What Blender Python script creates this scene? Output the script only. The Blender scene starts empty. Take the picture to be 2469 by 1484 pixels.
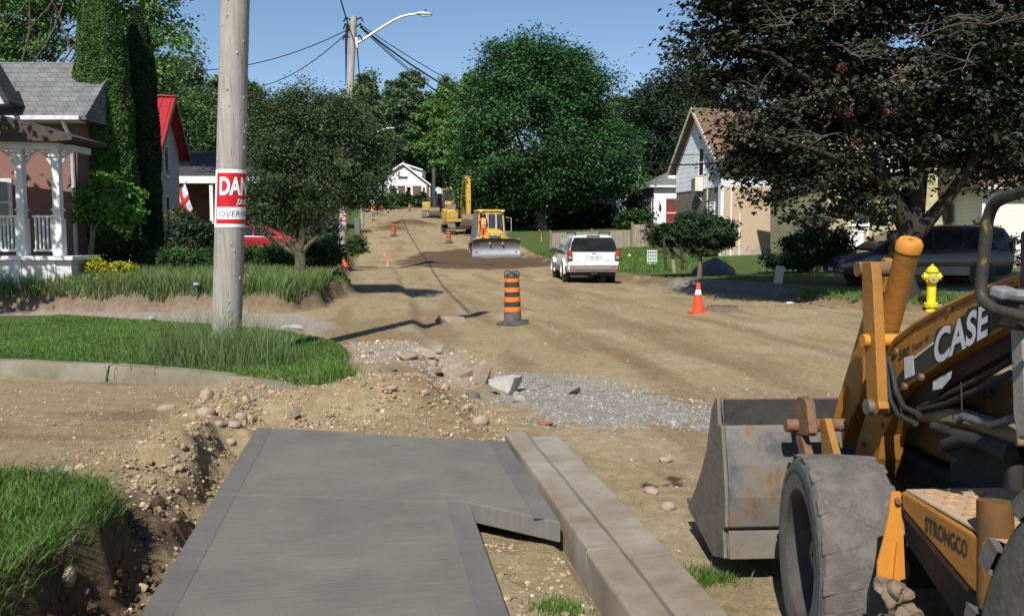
import bpy, bmesh, math, random
import numpy as np
from mathutils import Vector, Matrix, Euler
R = math.radians
PI = math.pi
rng = np.random.default_rng(7)
random.seed(7)
C = bpy.context.scene.collection
SC = bpy.context.scene

# ------------------------------------------------------------ camera, sky, sun
F, CX, CY, HZ, CH = 2100.0, 1234.0, 742.0, 572.0, 1.6
PITCH = math.atan((CY - HZ) / F)
cam_d = bpy.data.cameras.new('camera'); cam = bpy.data.objects.new('camera', cam_d); C.objects.link(cam)
cam.location = (0, 0, CH); cam.rotation_euler = (PI / 2 - PITCH, 0, 0)
cam_d.sensor_width = 36; cam_d.lens = 36 * F / 2468.0; cam_d.clip_start = 0.05; cam_d.clip_end = 4000
SC.camera = cam
SUN_AZ, SUN_EL = 14.0, 46.0          # shadows run 14 degrees right of straight away
W = bpy.data.worlds.new('World'); SC.world = W; W.use_nodes = True
nt = W.node_tree; bg = nt.nodes['Background']
sky = nt.nodes.new('ShaderNodeTexSky'); sky.sky_type = 'NISHITA'; sky.sun_disc = False
sky.sun_elevation = R(SUN_EL); sky.sun_rotation = R(180 + SUN_AZ)
sky.air_density = 1.0; sky.dust_density = 0.2; sky.ozone_density = 3.6; sky.altitude = 300
nt.links.new(sky.outputs[0], bg.inputs[0]); bg.inputs[1].default_value = 0.083
sun_d = bpy.data.lights.new('sun', 'SUN'); sun_d.energy = 4.6; sun_d.angle = R(0.5); sun_d.color = (1.0, 0.95, 0.88)
sun = bpy.data.objects.new('sun', sun_d); C.objects.link(sun)
d = Vector((math.sin(R(SUN_AZ)) * math.cos(R(SUN_EL)), math.cos(R(SUN_AZ)) * math.cos(R(SUN_EL)), -math.sin(R(SUN_EL))))
sun.rotation_euler = d.to_track_quat('-Z', 'Y').to_euler(); sun.location = (-8, -40, 30)
SC.view_settings.view_transform = 'Standard'; SC.view_settings.look = 'None'
SC.view_settings.exposure = 0.5; SC.view_settings.gamma = 1.0

# ------------------------------------------------------------ helpers
def tag(o, label=None, cat=None, group=None, kind=None):
    if label: o['label'] = label
    if cat: o['category'] = cat
    if group: o['group'] = group
    if kind: o['kind'] = kind
    return o

def thing(name, label, cat, loc=(0, 0, 0), rz=0.0, group=None):
    o = bpy.data.objects.new(name, None); C.objects.link(o)
    o.empty_display_size = 0.3
    o.location = loc; o.rotation_euler = (0, 0, rz)
    return tag(o, label, cat, group)

def dup(root, loc, rz=None, label=None, group=None, scale=None):
    r = root.copy(); C.objects.link(r); r.location = loc
    if rz is not None: r.rotation_euler = (r.rotation_euler.x, r.rotation_euler.y, rz)
    if scale: r.scale = scale if hasattr(scale, '__len__') else (scale,) * 3
    if label: r['label'] = label
    if group: r['group'] = group
    for ch in list(root.children):
        c = ch.copy(); C.objects.link(c); c.parent = r
        for g in list(ch.children):
            e = g.copy(); C.objects.link(e); e.parent = c
    return r

class MB:
    def __init__(s): s.v = []; s.f = []
    def add(s, vs, fs):
        b = len(s.v); s.v += [tuple(p) for p in vs]; s.f += [tuple(i + b for i in f) for f in fs]; return s
    def box(s, c, d, rot=None):
        x, y, z = d[0] / 2, d[1] / 2, d[2] / 2
        vs = [Vector(p) for p in ((-x,-y,-z),(x,-y,-z),(x,y,-z),(-x,y,-z),(-x,-y,z),(x,-y,z),(x,y,z),(-x,y,z))]
        if rot is not None:
            m = Euler(rot).to_matrix(); vs = [m @ p for p in vs]
        c = Vector(c)
        return s.add([p + c for p in vs], [(0,3,2,1),(4,5,6,7),(0,1,5,4),(1,2,6,5),(2,3,7,6),(3,0,4,7)])
    def span(s, x0, x1, y0, y1, z0, z1):
        return s.box(((x0+x1)/2, (y0+y1)/2, (z0+z1)/2), (abs(x1-x0), abs(y1-y0), abs(z1-z0)))
    def prism(s, pts, a0, a1, axis='x'):
        """polygon in the plane across axis, extruded a0..a1"""
        def P(p, a):
            return {'x': (a, p[0], p[1]), 'y': (p[0], a, p[1]), 'z': (p[0], p[1], a)}[axis]
        n = len(pts)
        ar = sum(pts[i][0]*pts[(i+1)%n][1]-pts[(i+1)%n][0]*pts[i][1] for i in range(n))
        if (ar < 0) != (axis == 'y'): pts = pts[::-1]
        vs = [P(p, a0) for p in pts] + [P(p, a1) for p in pts]
        fs = [tuple(range(n))[::-1], tuple(range(n, 2*n))] + [(i, (i+1)%n, n+(i+1)%n, n+i) for i in range(n)]
        if a1 < a0: fs = [f[::-1] for f in fs]
        return s.add(vs, fs)
    def tube(s, path, r, n=10, cap=True):
        path = [Vector(p) for p in path]
        rs = list(r) if hasattr(r, '__len__') else [r] * len(path)
        rings = []; up = None
        for i, p in enumerate(path):
            t = (path[min(i+1, len(path)-1)] - path[max(i-1, 0)]).normalized()
            if up is None:
                up = Vector((0,0,1)) if abs(t.z) < 0.9 else Vector((1,0,0))
            a = t.cross(up)
            if a.length < 1e-4: a = t.orthogonal()
            a.normalize(); b = a.cross(t).normalized(); up = b
            rings.append([p + rs[i] * (math.cos(2*PI*k/n) * a + math.sin(2*PI*k/n) * b) for k in range(n)])
        vs = [q for ring in rings for q in ring]; fs = []
        for i in range(len(path) - 1):
            for k in range(n):
                fs.append((i*n+k, i*n+(k+1)%n, (i+1)*n+(k+1)%n, (i+1)*n+k))
        if cap:
            fs.append(tuple(range(n))[::-1]); fs.append(tuple(range((len(path)-1)*n, len(path)*n)))
        return s.add(vs, fs)
    def cyl(s, a, b, r, n=16): return s.tube([a, b], r, n)
    def lathe(s, prof, c=(0,0,0), n=24, axis='z', cap=True):
        """prof: (r, h) list"""
        vs = []; fs = []; m = len(prof)
        for (r, h) in prof:
            for k in range(n):
                a = 2*PI*k/n; x, y = r*math.cos(a), r*math.sin(a)
                p = {'z': (x, y, h), 'x': (h, x, y), 'y': (y, h, x)}[axis]
                vs.append((p[0]+c[0], p[1]+c[1], p[2]+c[2]))
        for i in range(m-1):
            for k in range(n):
                fs.append((i*n+k, i*n+(k+1)%n, (i+1)*n+(k+1)%n, (i+1)*n+k))
        if cap:
            fs.append(tuple(range(n))[::-1]); fs.append(tuple(range((m-1)*n, m*n)))
        return s.add(vs, fs)
    def loft(s, secs, cap=True, close=True):
        n = len(secs[0]); vs = [p for q in secs for p in q]; fs = []
        for i in range(len(secs)-1):
            for k in range(n if close else n-1):
                fs.append((i*n+k, i*n+(k+1)%n, (i+1)*n+(k+1)%n, (i+1)*n+k))
        if cap:
            fs.append(tuple(range(n))[::-1]); fs.append(tuple(range((len(secs)-1)*n, len(secs)*n)))
        return s.add(vs, fs)
    def map(s, fn): s.v = [tuple(fn(p)) for p in s.v]; return s
    def build(s, name, m, parent=None, smooth=35, bevel=0, seg=2):
        me = bpy.data.meshes.new(name); me.from_pydata(s.v, [], s.f); me.update()
        bm = bmesh.new(); bm.from_mesh(me); bmesh.ops.recalc_face_normals(bm, faces=bm.faces); bm.to_mesh(me); bm.free()
        if m: me.materials.append(m)
        if smooth:
            me.shade_smooth(); me.set_sharp_from_angle(angle=R(smooth))
        o = bpy.data.objects.new(name, me); C.objects.link(o)
        if parent: o.parent = parent
        if bevel:
            b = o.modifiers.new('bevel', 'BEVEL'); b.width = bevel; b.segments = seg; b.limit_method = 'ANGLE'; b.angle_limit = R(40)
        return o

def npmesh(name, V, faces_n, m, col=None, parent=None, smooth=False):
    """V (N,3); faces_n (K,n) int array of n-gons"""
    me = bpy.data.meshes.new(name)
    V = np.ascontiguousarray(V, dtype=np.float32); K, n = faces_n.shape
    me.vertices.add(len(V)); me.vertices.foreach_set('co', V.ravel())
    me.loops.add(K*n); me.loops.foreach_set('vertex_index', np.ascontiguousarray(faces_n, dtype=np.int32).ravel())
    me.polygons.add(K); me.polygons.foreach_set('loop_start', np.arange(0, K*n, n, dtype=np.int32))
    me.polygons.foreach_set('use_smooth', np.full(K, smooth, dtype=bool))
    me.update(calc_edges=True)
    if col is not None:
        a = me.color_attributes.new('Col', 'FLOAT_COLOR', 'POINT')
        c4 = np.ones((len(V), 4), dtype=np.float32); c4[:, :3] = col; a.data.foreach_set('color', c4.ravel())
    if m: me.materials.append(m)
    o = bpy.data.objects.new(name, me); C.objects.link(o)
    if parent: o.parent = parent
    return o

# ------------------------------------------------------------ picture geometry
def rayd(x, y):
    u, v = (x - CX) / F, (y - CY) / F
    return Vector((u, math.cos(PITCH) - v*math.sin(PITCH), -math.sin(PITCH) - v*math.cos(PITCH)))
def at(x, y, Y):
    d = rayd(x, y); k = Y / d.y
    return Vector((d.x*k, Y, CH + d.z*k))
def on(x, y, z):
    d = rayd(x, y); k = (z - CH) / d.z
    return Vector((d.x*k, d.y*k, z))
TH = math.atan(332.0 / F); ST, CT = math.sin(TH), math.cos(TH)
def st2xy(s, t): return (t*CT - s*ST, t*ST + s*CT)

# ------------------------------------------------------------ numpy noise
def vnoise(x, y, seed=0):
    xi = np.floor(x).astype(np.int64); yi = np.floor(y).astype(np.int64)
    xf = x - xi; yf = y - yi
    xf = xf*xf*(3-2*xf); yf = yf*yf*(3-2*yf)
    def h(a, b):
        n = (a * 374761393 + b * 668265263 + seed * 144665) & 0x7fffffff
        n = ((n ^ (n >> 13)) * 1274126177) & 0x7fffffff
        return ((n ^ (n >> 16)) & 0xffff) / 65535.0
    return (h(xi, yi)*(1-xf)+h(xi+1, yi)*xf)*(1-yf) + (h(xi, yi+1)*(1-xf)+h(xi+1, yi+1)*xf)*yf
def fbm(x, y, oct=4, seed=0):
    s = 0; a = 0.5; tot = 0
    for i in range(oct):
        s = s + a*vnoise(x, y, seed+i*17); tot += a; a *= 0.5; x = x*2.03+5.1; y = y*2.03+1.7
    return s/tot
def sst(a, b, x):
    t = np.clip((x-a)/(b-a), 0, 1); return t*t*(3-2*t)
def sdp(X, Y, poly):
    """signed distance to a polygon, negative inside"""
    d2 = np.full(X.shape, 1e12); ins = np.zeros(X.shape, bool); n = len(poly)
    for i in range(n):
        ax, ay = poly[i]; bx, by = poly[(i+1) % n]
        ex, ey = bx-ax, by-ay; wx, wy = X-ax, Y-ay
        k = np.clip((wx*ex+wy*ey)/(ex*ex+ey*ey+1e-12), 0, 1)
        d2 = np.minimum(d2, (wx-ex*k)**2+(wy-ey*k)**2)
        c = ((ay > Y) != (by > Y)) & (X < (bx-ax)*(Y-ay)/((by-ay) if by != ay else 1e-12)+ax)
        ins ^= c
    return np.where(ins, -1, 1)*np.sqrt(d2)
def px(pts, z): return [tuple(on(x, y, z)[:2]) for x, y in pts]

# ------------------------------------------------------------ materials
MATS = {}
def newmat(name):
    m = bpy.data.materials.new(name); m.use_nodes = True
    n = m.node_tree.nodes; return m, n, m.node_tree.links, n['Principled BSDF']
def N(n, typ, **kw):
    q = n.new(typ)
    for k, v in kw.items():
        if k in q.inputs.keys(): q.inputs[k].default_value = v
        else: setattr(q, k, v)
    return q
def ramp(n, l, src, stops):
    r = n.new('ShaderNodeValToRGB'); l.new(src, r.inputs[0])
    e = r.color_ramp.elements
    while len(e) < len(stops): e.new(0.5)
    for i, (p, c) in enumerate(stops):
        e[i].position = p; e[i].color = (*c, 1) if len(c) == 3 else c
    return r
def pmat(name, c1, c2=None, scale=6.0, rough=0.6, bump=0.0, bscale=None, metal=0.0, lo=0.35, hi=0.65, c3=None, stretch=None, spec=0.3, coat=0.0, coord='Object'):
    """noise-mixed paint / wood / stone"""
    if name in MATS: return MATS[name]
    m, n, l, p = newmat(name)
    p.inputs['Roughness'].default_value = rough; p.inputs['Metallic'].default_value = metal
    p.inputs['Specular IOR Level'].default_value = spec; p.inputs['Coat Weight'].default_value = coat
    tc = N(n, 'ShaderNodeTexCoord'); src = tc.outputs[coord]
    if stretch:
        mp = N(n, 'ShaderNodeMapping'); mp.inputs['Scale'].default_value = stretch; l.new(src, mp.inputs[0]); src = mp.outputs[0]
    nz = N(n, 'ShaderNodeTexNoise', Scale=scale, Detail=8.0, Roughness=0.65); l.new(src, nz.inputs['Vector'])
    c2 = c2 or tuple(x*0.8 for x in c1)
    st = [(lo, c1), (hi, c2)]
    if c3: st = [(lo, c1), (hi, c2), (min(0.98, hi+0.12), c3)]
    r = ramp(n, l, nz.outputs['Fac'], st); l.new(r.outputs[0], p.inputs['Base Color'])
    if bump:
        b = N(n, 'ShaderNodeBump', Strength=bump, Distance=0.02)
        nb = N(n, 'ShaderNodeTexNoise', Scale=bscale or scale*4, Detail=8.0, Roughness=0.7); l.new(src, nb.inputs['Vector'])
        l.new(nb.outputs['Fac'], b.inputs['Height']); l.new(b.outputs[0], p.inputs['Normal'])
    MATS[name] = m; return m
def glassmat(name, c=(0.02, 0.025, 0.03), rough=0.08):
    if name in MATS: return MATS[name]
    m, n, l, p = newmat(name)
    p.inputs['Base Color'].default_value = (*c, 1); p.inputs['Roughness'].default_value = rough
    p.inputs['Specular IOR Level'].default_value = 0.6
    tc = N(n, 'ShaderNodeTexCoord'); nz = N(n, 'ShaderNodeTexNoise', Scale=3.0); l.new(tc.outputs['Object'], nz.inputs[0])
    r = ramp(n, l, nz.outputs['Fac'], [(0.3, c), (0.8, tuple(x*1.8+0.004 for x in c))]); l.new(r.outputs[0], p.inputs['Base Color'])
    MATS[name] = m; return m
def leafmat(name, rough=0.5, trans=0.22, gain=1.0):
    if name in MATS: return MATS[name]
    m, n, l, p = newmat(name)
    a = N(n, 'ShaderNodeAttribute', attribute_name='Col')
    p.inputs['Roughness'].default_value = rough; p.inputs['Specular IOR Level'].default_value = 0.25
    l.new(a.outputs['Color'], p.inputs['Base Color'])
    tr = N(n, 'ShaderNodeBsdfTranslucent'); g = N(n, 'ShaderNodeMix', data_type='RGBA', blend_type='MULTIPLY')
    g.inputs[0].default_value = 1.0; l.new(a.outputs['Color'], g.inputs[6]); g.inputs[7].default_value = (1.2*gain, 1.5*gain, 0.6*gain, 1)
    l.new(g.outputs[2], tr.inputs['Color'])
    mx = N(n, 'ShaderNodeMixShader'); mx.inputs[0].default_value = trans
    l.new(p.outputs[0], mx.inputs[1]); l.new(tr.outputs[0], mx.inputs[2]); l.new(mx.outputs[0], n['Material Output'].inputs['Surface'])
    MATS[name] = m; return m
def brickmat(name, c1, c2, mortar, bw=0.22, bh=0.075, msize=0.01, rough=0.8, bump=0.4, axis='x'):
    """bricks / courses: axis = the horizontal local axis of the wall"""
    if name in MATS: return MATS[name]
    m, n, l, p = newmat(name)
    p.inputs['Roughness'].default_value = rough; p.inputs['Specular IOR Level'].default_value = 0.2
    tc = N(n, 'ShaderNodeTexCoord'); sx = N(n, 'ShaderNodeSeparateXYZ'); l.new(tc.outputs['Object'], sx.inputs[0])
    ad = N(n, 'ShaderNodeMath', operation='ADD'); l.new(sx.outputs[0], ad.inputs[0]); l.new(sx.outputs[1], ad.inputs[1])
    cx = N(n, 'ShaderNodeCombineXYZ'); l.new(ad.outputs[0], cx.inputs[0]); l.new(sx.outputs[2], cx.inputs[1])
    b = N(n, 'ShaderNodeTexBrick'); l.new(cx.outputs[0], b.inputs['Vector'])
    b.inputs['Scale'].default_value = 1.0; b.inputs['Brick Width'].default_value = bw; b.inputs['Row Height'].default_value = bh
    b.inputs['Mortar Size'].default_value = msize; b.inputs['Color1'].default_value = (*c1, 1); b.inputs['Color2'].default_value = (*c2, 1)
    b.inputs['Mortar'].default_value = (*mortar, 1)
    nz = N(n, 'ShaderNodeTexNoise', Scale=2.5, Detail=6.0); l.new(tc.outputs['Object'], nz.inputs[0])
    r = ramp(n, l, nz.outputs['Fac'], [(0.3, (0.72, 0.72, 0.72)), (0.7, (1.15, 1.12, 1.08))])
    mx = N(n, 'ShaderNodeMix', data_type='RGBA', blend_type='MULTIPLY'); mx.inputs[0].default_value = 1
    l.new(b.outputs['Color'], mx.inputs[6]); l.new(r.outputs[0], mx.inputs[7]); l.new(mx.outputs[2], p.inputs['Base Color'])
    if bump:
        bp = N(n, 'ShaderNodeBump', Strength=bump, Distance=0.01); iv = N(n, 'ShaderNodeMath', operation='SUBTRACT'); iv.inputs[0].default_value = 1
        l.new(b.outputs['Fac'], iv.inputs[1]); l.new(iv.outputs[0], bp.inputs['Height']); l.new(bp.outputs[0], p.inputs['Normal'])
    MATS[name] = m; return m
def sidingmat(name, c, gap=0.18, dark=0.45):
    """lapped horizontal boards: saw-tooth bump and a dark lap line"""
    if name in MATS: return MATS[name]
    m, n, l, p = newmat(name); p.inputs['Roughness'].default_value = 0.55
    tc = N(n, 'ShaderNodeTexCoord'); sx = N(n, 'ShaderNodeSeparateXYZ'); l.new(tc.outputs['Object'], sx.inputs[0])
    dv = N(n, 'ShaderNodeMath', operation='DIVIDE'); l.new(sx.outputs[2], dv.inputs[0]); dv.inputs[1].default_value = gap
    fr = N(n, 'ShaderNodeMath', operation='FRACT'); l.new(dv.outputs[0], fr.inputs[0])
    nz = N(n, 'ShaderNodeTexNoise', Scale=1.5, Detail=5.0); l.new(tc.outputs['Object'], nz.inputs[0])
    r0 = ramp(n, l, nz.outputs['Fac'], [(0.3, tuple(x*0.86 for x in c)), (0.7, c)])
    r = ramp(n, l, fr.outputs[0], [(0.0, (dark,)*3), (0.1, (1, 1, 1)), (1.0, (1, 1, 1))])
    mx = N(n, 'ShaderNodeMix', data_type='RGBA', blend_type='MULTIPLY'); mx.inputs[0].default_value = 1
    l.new(r0.outputs[0], mx.inputs[6]); l.new(r.outputs[0], mx.inputs[7]); l.new(mx.outputs[2], p.inputs['Base Color'])
    bp = N(n, 'ShaderNodeBump', Strength=0.6, Distance=0.03); iv = N(n, 'ShaderNodeMath', operation='SUBTRACT'); iv.inputs[0].default_value = 1
    l.new(fr.outputs[0], iv.inputs[1]); l.new(iv.outputs[0], bp.inputs['Height']); l.new(bp.outputs[0], p.inputs['Normal'])
    MATS[name] = m; return m

def textmesh(txt, size=1.0, bold=0.0, align='LEFT', ext=0.0, shear=0.0, sx=1.0):
    """mesh data of a line of lettering in the XY plane"""
    cu = bpy.data.curves.new('lettering', 'FONT'); cu.body = txt; cu.size = size; cu.offset = bold; cu.align_x = align; cu.extrude = ext; cu.shear = shear
    cu.resolution_u = 4
    o = bpy.data.objects.new('lettering', cu); C.objects.link(o)
    dg = bpy.context.evaluated_depsgraph_get(); dg.update()
    me = bpy.data.meshes.new_from_object(o.evaluated_get(dg))
    bpy.data.objects.remove(o); bpy.data.curves.remove(cu)
    if sx != 1.0:
        for v in me.vertices: v.co.x *= sx
    return me
def textobj(txt, m, fn, parent, name='lettering', cuts=0, **kw):
    """lettering whose flat points (x, y) are carried to 3D by fn"""
    me = textmesh(txt, **kw)
    if cuts:
        bm = bmesh.new(); bm.from_mesh(me); bmesh.ops.triangulate(bm, faces=bm.faces)
        bmesh.ops.subdivide_edges(bm, edges=bm.edges, cuts=cuts, use_grid_fill=True); bm.to_mesh(me); bm.free()
    for v in me.vertices: v.co = Vector(fn(v.co.x, v.co.y, v.co.z))
    me.materials.clear(); me.materials.append(m); me.name = name
    o = bpy.data.objects.new(name, me); C.objects.link(o); o.parent = parent
    return o
# ------------------------------------------------------------ ground
PROF = np.array([(-60,-.18),(12,-.2),(20,-.17),(32,-.1),(45,.05),(52,.2),(56,.36),(60,.75),(64,1.2),(68,1.6),(75,2.0),(105,4.0),(160,7.4),(230,10),(400,14),(1500,20)])
def prof(s): return (np.interp(s-1.5, PROF[:,0], PROF[:,1])+np.interp(s, PROF[:,0], PROF[:,1])+np.interp(s+1.5, PROF[:,0], PROF[:,1]))/3
YL = [(-150,20.5),(-40,20.0),(-11.5,19.2),(-7,19.0),(-4.95,18.9),(-4.5,20.0),(-4.75,22.5),st2xy(24.5,-.75),st2xy(26.5,-.8),st2xy(27.5,-1.4),st2xy(40,-1.2),st2xy(70,-1.3),st2xy(142,-1.6),(-60,148),(-150,150)]
YR = [(60,15.5),(25,17.2),(11.8,19.5),(10,21.2),(8.4,23.2),(7.9,24.3),(8.1,27.4),(6.6,29.2),(5.3,31.2),st2xy(36,9.3),st2xy(45,9.8),st2xy(70,9.8),st2xy(140,9.4),(60,150),(150,140)]
GR_B = px([(-500,760),(0,757),(130,756),(450,777),(600,791),(740,806),(815,820),(836,842),(822,880),(806,922),(782,930),(700,914),(640,907),(520,891),(255,879),(0,866),(-500,845)], .07)  # boulevard lawn
GR_F = [(-9,5.55),(-4,5.5),(-2.95,5.42),(-2.62,5.3),(-2.25,4.85),(-2.2,4.5),(-2.3,4.2),(-2.25,3.9),(-2.35,3.3),(-2.5,2.2),(-3,-5),(-9,-5)]  # near lawn corner
SWL = [st2xy(-6,-1.0),st2xy(-6,.55),st2xy(5.16,.55),st2xy(4.7,1.02),st2xy(6.68,1.0),st2xy(7.02,.1),st2xy(7.52,-1.0)]
def hgt(X, Y):
    X = np.asarray(X, float); Y = np.asarray(Y, float)
    s = -ST*X+CT*Y; t = CT*X+ST*Y
    z = prof(s)
    # old boulevard strip on the left of the street, a step above the dug-out carriageway
    wob = (fbm(s*.6, t*0, 3, 3)-.5)*.5
    strip = sst(.9, .55, t+wob*.6-np.clip(s-12,0,8)*.03)*sst(8.2, 8.8, s)*sst(60, 30, s)
    strip = strip*(1-sst(-1.3,-2.1,t)*sst(12.5,11,s))
    z = z+strip*.17
    # side street bed on the left
    side = sst(-1.0, -1.5, t)*sst(3.5,5.5,s)*sst(18,14,s)
    z = z+side*.1
    # loose berm beyond the walk's end
    d = ((t-.1)/1.0)**2+((s-8.9)/1.15)**2
    z = z+.2*np.exp(-d*1.3)
    d = ((t+1.35)/.45)**2+((s-7.4)/.9)**2
    z = z+.1*np.exp(-d)
    # lump by the walk
    for (xx,yy,rr,hh) in ((-2.62,6.55,.28,.17),(-2.45,7.4,.3,.1),(-2.9,6.0,.3,.08),(-2.5,7.0,.18,.1)):
        z = z+hh*np.exp(-((X-xx)**2+(Y-yy)**2)/(rr*rr))
    # trench hugging the new walk
    lob = (fbm(s*1.7,t*1.7,3,11)-.5)*.4
    tr = np.exp(-((t+1.18)/.2)**2)*sst(8.2,7.2,s)
    z = z-.1*tr
    # crumbling face between the side street and the walk
    te = -1.34+(fbm(s*2.6,s*0+3.3,3,91)-.5)*.5+(fbm(s*9,t*9,2,93)-.5)*.12
    m = sst(te-.04,te+.05,t)*sst(-.98,-1.02,t-.0)*sst(5.3,5.7,s)*sst(7.75,7.5,s)
    z = z-m*(.12+.06*(fbm(s*4,t*4,2,95)-.5))
    # lawns
    dn = (fbm(X*2.2,Y*2.2,3,5)-.5)*.5
    gb = sst(.1,-.1,sdp(X,Y,GR_B)+dn*.25)
    z = z*(1-gb)+gb*(.05+.0*X)
    yl = sdp(X,Y,YL)+dn*.5; m = sst(.25,-.15,yl)
    z = z+m*(.42+.28*sst(0,7,-yl)+.3*sst(6,30,-yl))
    yr = sdp(X,Y,YR)+dn*.7; m = sst(.5,-.25,yr)
    z = z+m*(.26+.35*sst(0,14,-yr))
    # near lawn corner with a dug bank
    gf = sdp(X,Y,GR_F)+lob*.35
    tr2 = sst(.75,.0,gf)*sst(0,-.2,t+1.0-.1)*sst(5.6,4.9,s)
    z = z-.22*tr2
    m = sst(.14,-.04,gf); z = z*(1-m)+m*(.1+(fbm(X*3,Y*3,3,8)-.5)*.06)
    # between walk and kerb
    m = sst(.5,.6,t)*sst(1.08,1.0,t)*sst(5.1,4.6,s); z = z*(1-m)+m*(-.13-.05*(t-.55))
    # ground kept below the new walk and kerb
    m = sst(.05,-.03,sdp(X,Y,SWL)); z = z*(1-m)+m*np.minimum(z,-.09)
    m = sst(1.0,1.06,t)*sst(1.52,1.45,t)*sst(7.3,7.0,s)
    z = z*(1-m)+m*np.minimum(z,-.2)
    # soft undulation and ruts
    road = sst(.5,1.2,t)*sst(10.5,9,t)
    z = z+road*sst(6,12,Y)*((fbm(t*1.1,s*.22,3,21)-.5)*.12+(fbm(t*.5,s*.35,2,25)-.5)*.1)*sst(90,30,s)
    # heaps of earth on the carriageway far off
    for (s0,t0,rs,rt,hh) in ((88,3.6,3.5,2.0,.55),(80,1.6,3,1.3,.25),(49,2.6,3,1.5,.2)):
        z = z+hh*np.exp(-((s-s0)/rs)**2-((t-t0)/rt)**2)
    return z
def hz(x, y): return float(hgt(np.array([x]), np.array([y]))[0])
_Ys = np.geomspace(1.5, 400, 4000)
def grd(x, y):
    """first meeting of the pixel's ray with the ground"""
    d = rayd(x, y); k = _Ys/d.y; X = d.x*k; Z = CH+d.z*k
    H = hgt(X, _Ys); i = int(np.argmax(Z < H))
    if Z[i] >= H[i]: i = len(_Ys)-1
    return Vector((float(X[i]), float(_Ys[i]), float(H[i])))
def gp(x, Y):
    """ground point under picture column x at depth Y"""
    X = (x-CX)/F*Y*1.0
    return Vector((X, Y, hz(X, Y)))

rows = np.concatenate([np.linspace(-30,.9,24), np.geomspace(1.0,110,720), np.geomspace(112,1500,50)])
us = np.linspace(-1,1,701)
Yg = np.repeat(rows[:,None],701,1); Xg = us[None,:]*(.9*np.abs(rows[:,None])+3.2)
Zg = hgt(Xg,Yg)
sg = -ST*Xg+CT*Yg; tg = CT*Xg+ST*Yg
near = sst(40,6,Yg)
sd_sw = sdp(Xg,Yg,SWL); sd_b = sdp(Xg,Yg,GR_B); sd_l = sdp(Xg,Yg,YL); sd_r = sdp(Xg,Yg,YR); sd_f = sdp(Xg,Yg,GR_F)
dn = (fbm(Xg*2.2,Yg*2.2,3,5)-.5)*.5
lob = (fbm(sg*1.7,tg*1.7,3,11)-.5)*.4
lawn = np.maximum.reduce([sst(.05,-.05,sd_b+dn*.25), sst(.0,-.2,sd_l+dn*.5), sst(-.1,-.4,sd_r+dn*.7)*sst(22,24,Yg+Xg*.0), sst(.02,-.06,sd_f+lob*.35), sst(138,146,Yg)])
# clods
rough = 1-lawn*.7
berm = np.exp(-(((tg-.1)/1.3)**2+((sg-8.9)/1.6)**2))+np.exp(-((tg+1.3)/.7)**2)*sst(9.5,8,sg)
Zg = Zg+near*rough*((fbm(Xg*7,Yg*7,4,31)-.5)*(.02+.07*np.clip(berm,0,1))+(fbm(Xg*26,Yg*26,3,41)-.5)*(.012+.018*np.clip(berm,0,1)))
bank = np.exp(-(sd_f/.3)**2)*sst(6,5,Yg)
Zg = Zg+bank*(fbm(Xg*9,Yg*9,4,61)-.5)*.1
bk2 = np.exp(-((sd_l-.05)/.3)**2)+np.exp(-((sd_r-.1)/.5)**2)
Zg = Zg+bk2*(fbm(Xg*4,Yg*4,4,62)-.5)*.22*sst(60,40,Yg)
m = sst(.03,-.02,sd_sw); Zg = Zg*(1-m)+m*np.minimum(Zg,-.07)
# colours of the bare earth itself
c_dirt = np.array((.305,.24,.138)); c_dark = np.array((.12,.085,.05)); c_light = np.array((.385,.325,.22)); c_grav = np.array((.27,.258,.232)); c_soil = np.array((.065,.042,.026)); c_lawn = np.array((.06,.10,.026))
col = np.tile(c_dirt, Xg.shape+(1,)).astype(float)
def mixc(k, c):
    global col
    col = col*(1-k[...,None])+np.array(c)*k[...,None]
n1 = fbm(Xg*.8,Yg*.8,5,71); n2 = fbm(tg*1.6,sg*.25,4,75)
mixc(sst(.45,.75,n1)*.45, c_light)
mixc(sst(.5,.75,n2)*.7*sst(4,8,Yg), (.225,.155,.088))
for q0,amp,wl,ph in ((3.2,.5,9.,0.),(4.8,.5,9.,0.),(6.2,1.1,16.,1.2),(7.9,1.1,16.,1.2),(2.2,.9,22.,2.0)):
    dd_ = np.abs(tg-q0-amp*np.sin(sg/wl+ph)); mixc(sst(.34,.12,dd_)*.6*sst(.42,.66,fbm(sg*.35,tg*.9,4,int(q0*10)))*sst(8,12,sg)*sst(70,40,sg), (.21,.145,.082))
mixc(sst(.58,.75,fbm(Xg*1.9,Yg*.9,4,77))*.4, (.22,.155,.09))
# side street streaks
m = sst(-1.6,-2.4,tg)*sst(5.5,6.5,sg)*sst(12,10.5,sg)
mixc(m*.55, (.275,.197,.118)); mixc(m*sst(.5,.62,fbm(Xg*.35,Yg*2.2,3,80))*.65, (.165,.112,.066))
# pale old concrete path and driveway behind the boulevard lawn
PATH = px([(-500,728),(0,735),(380,742),(560,748),(720,752),(800,775),(760,800),(700,800),(600,788),(450,774),(200,756),(0,755),(-500,757)], .03)
sd_p = sdp(Xg,Yg,PATH)
mixc(sst(.25,-.15,sd_p+dn)*.85, (.33,.295,.245)); pm = sst(.1,-.2,sd_p)
# broken pale paving beyond the berm
RUB = px([(830,830),(960,820),(1100,822),(1138,850),(1140,905),(1060,890),(960,870),(850,872)], -.02)
mixc(sst(.2,-.2,sdp(Xg,Yg,RUB)+dn*.6)*.75, (.36,.305,.24))
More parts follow.
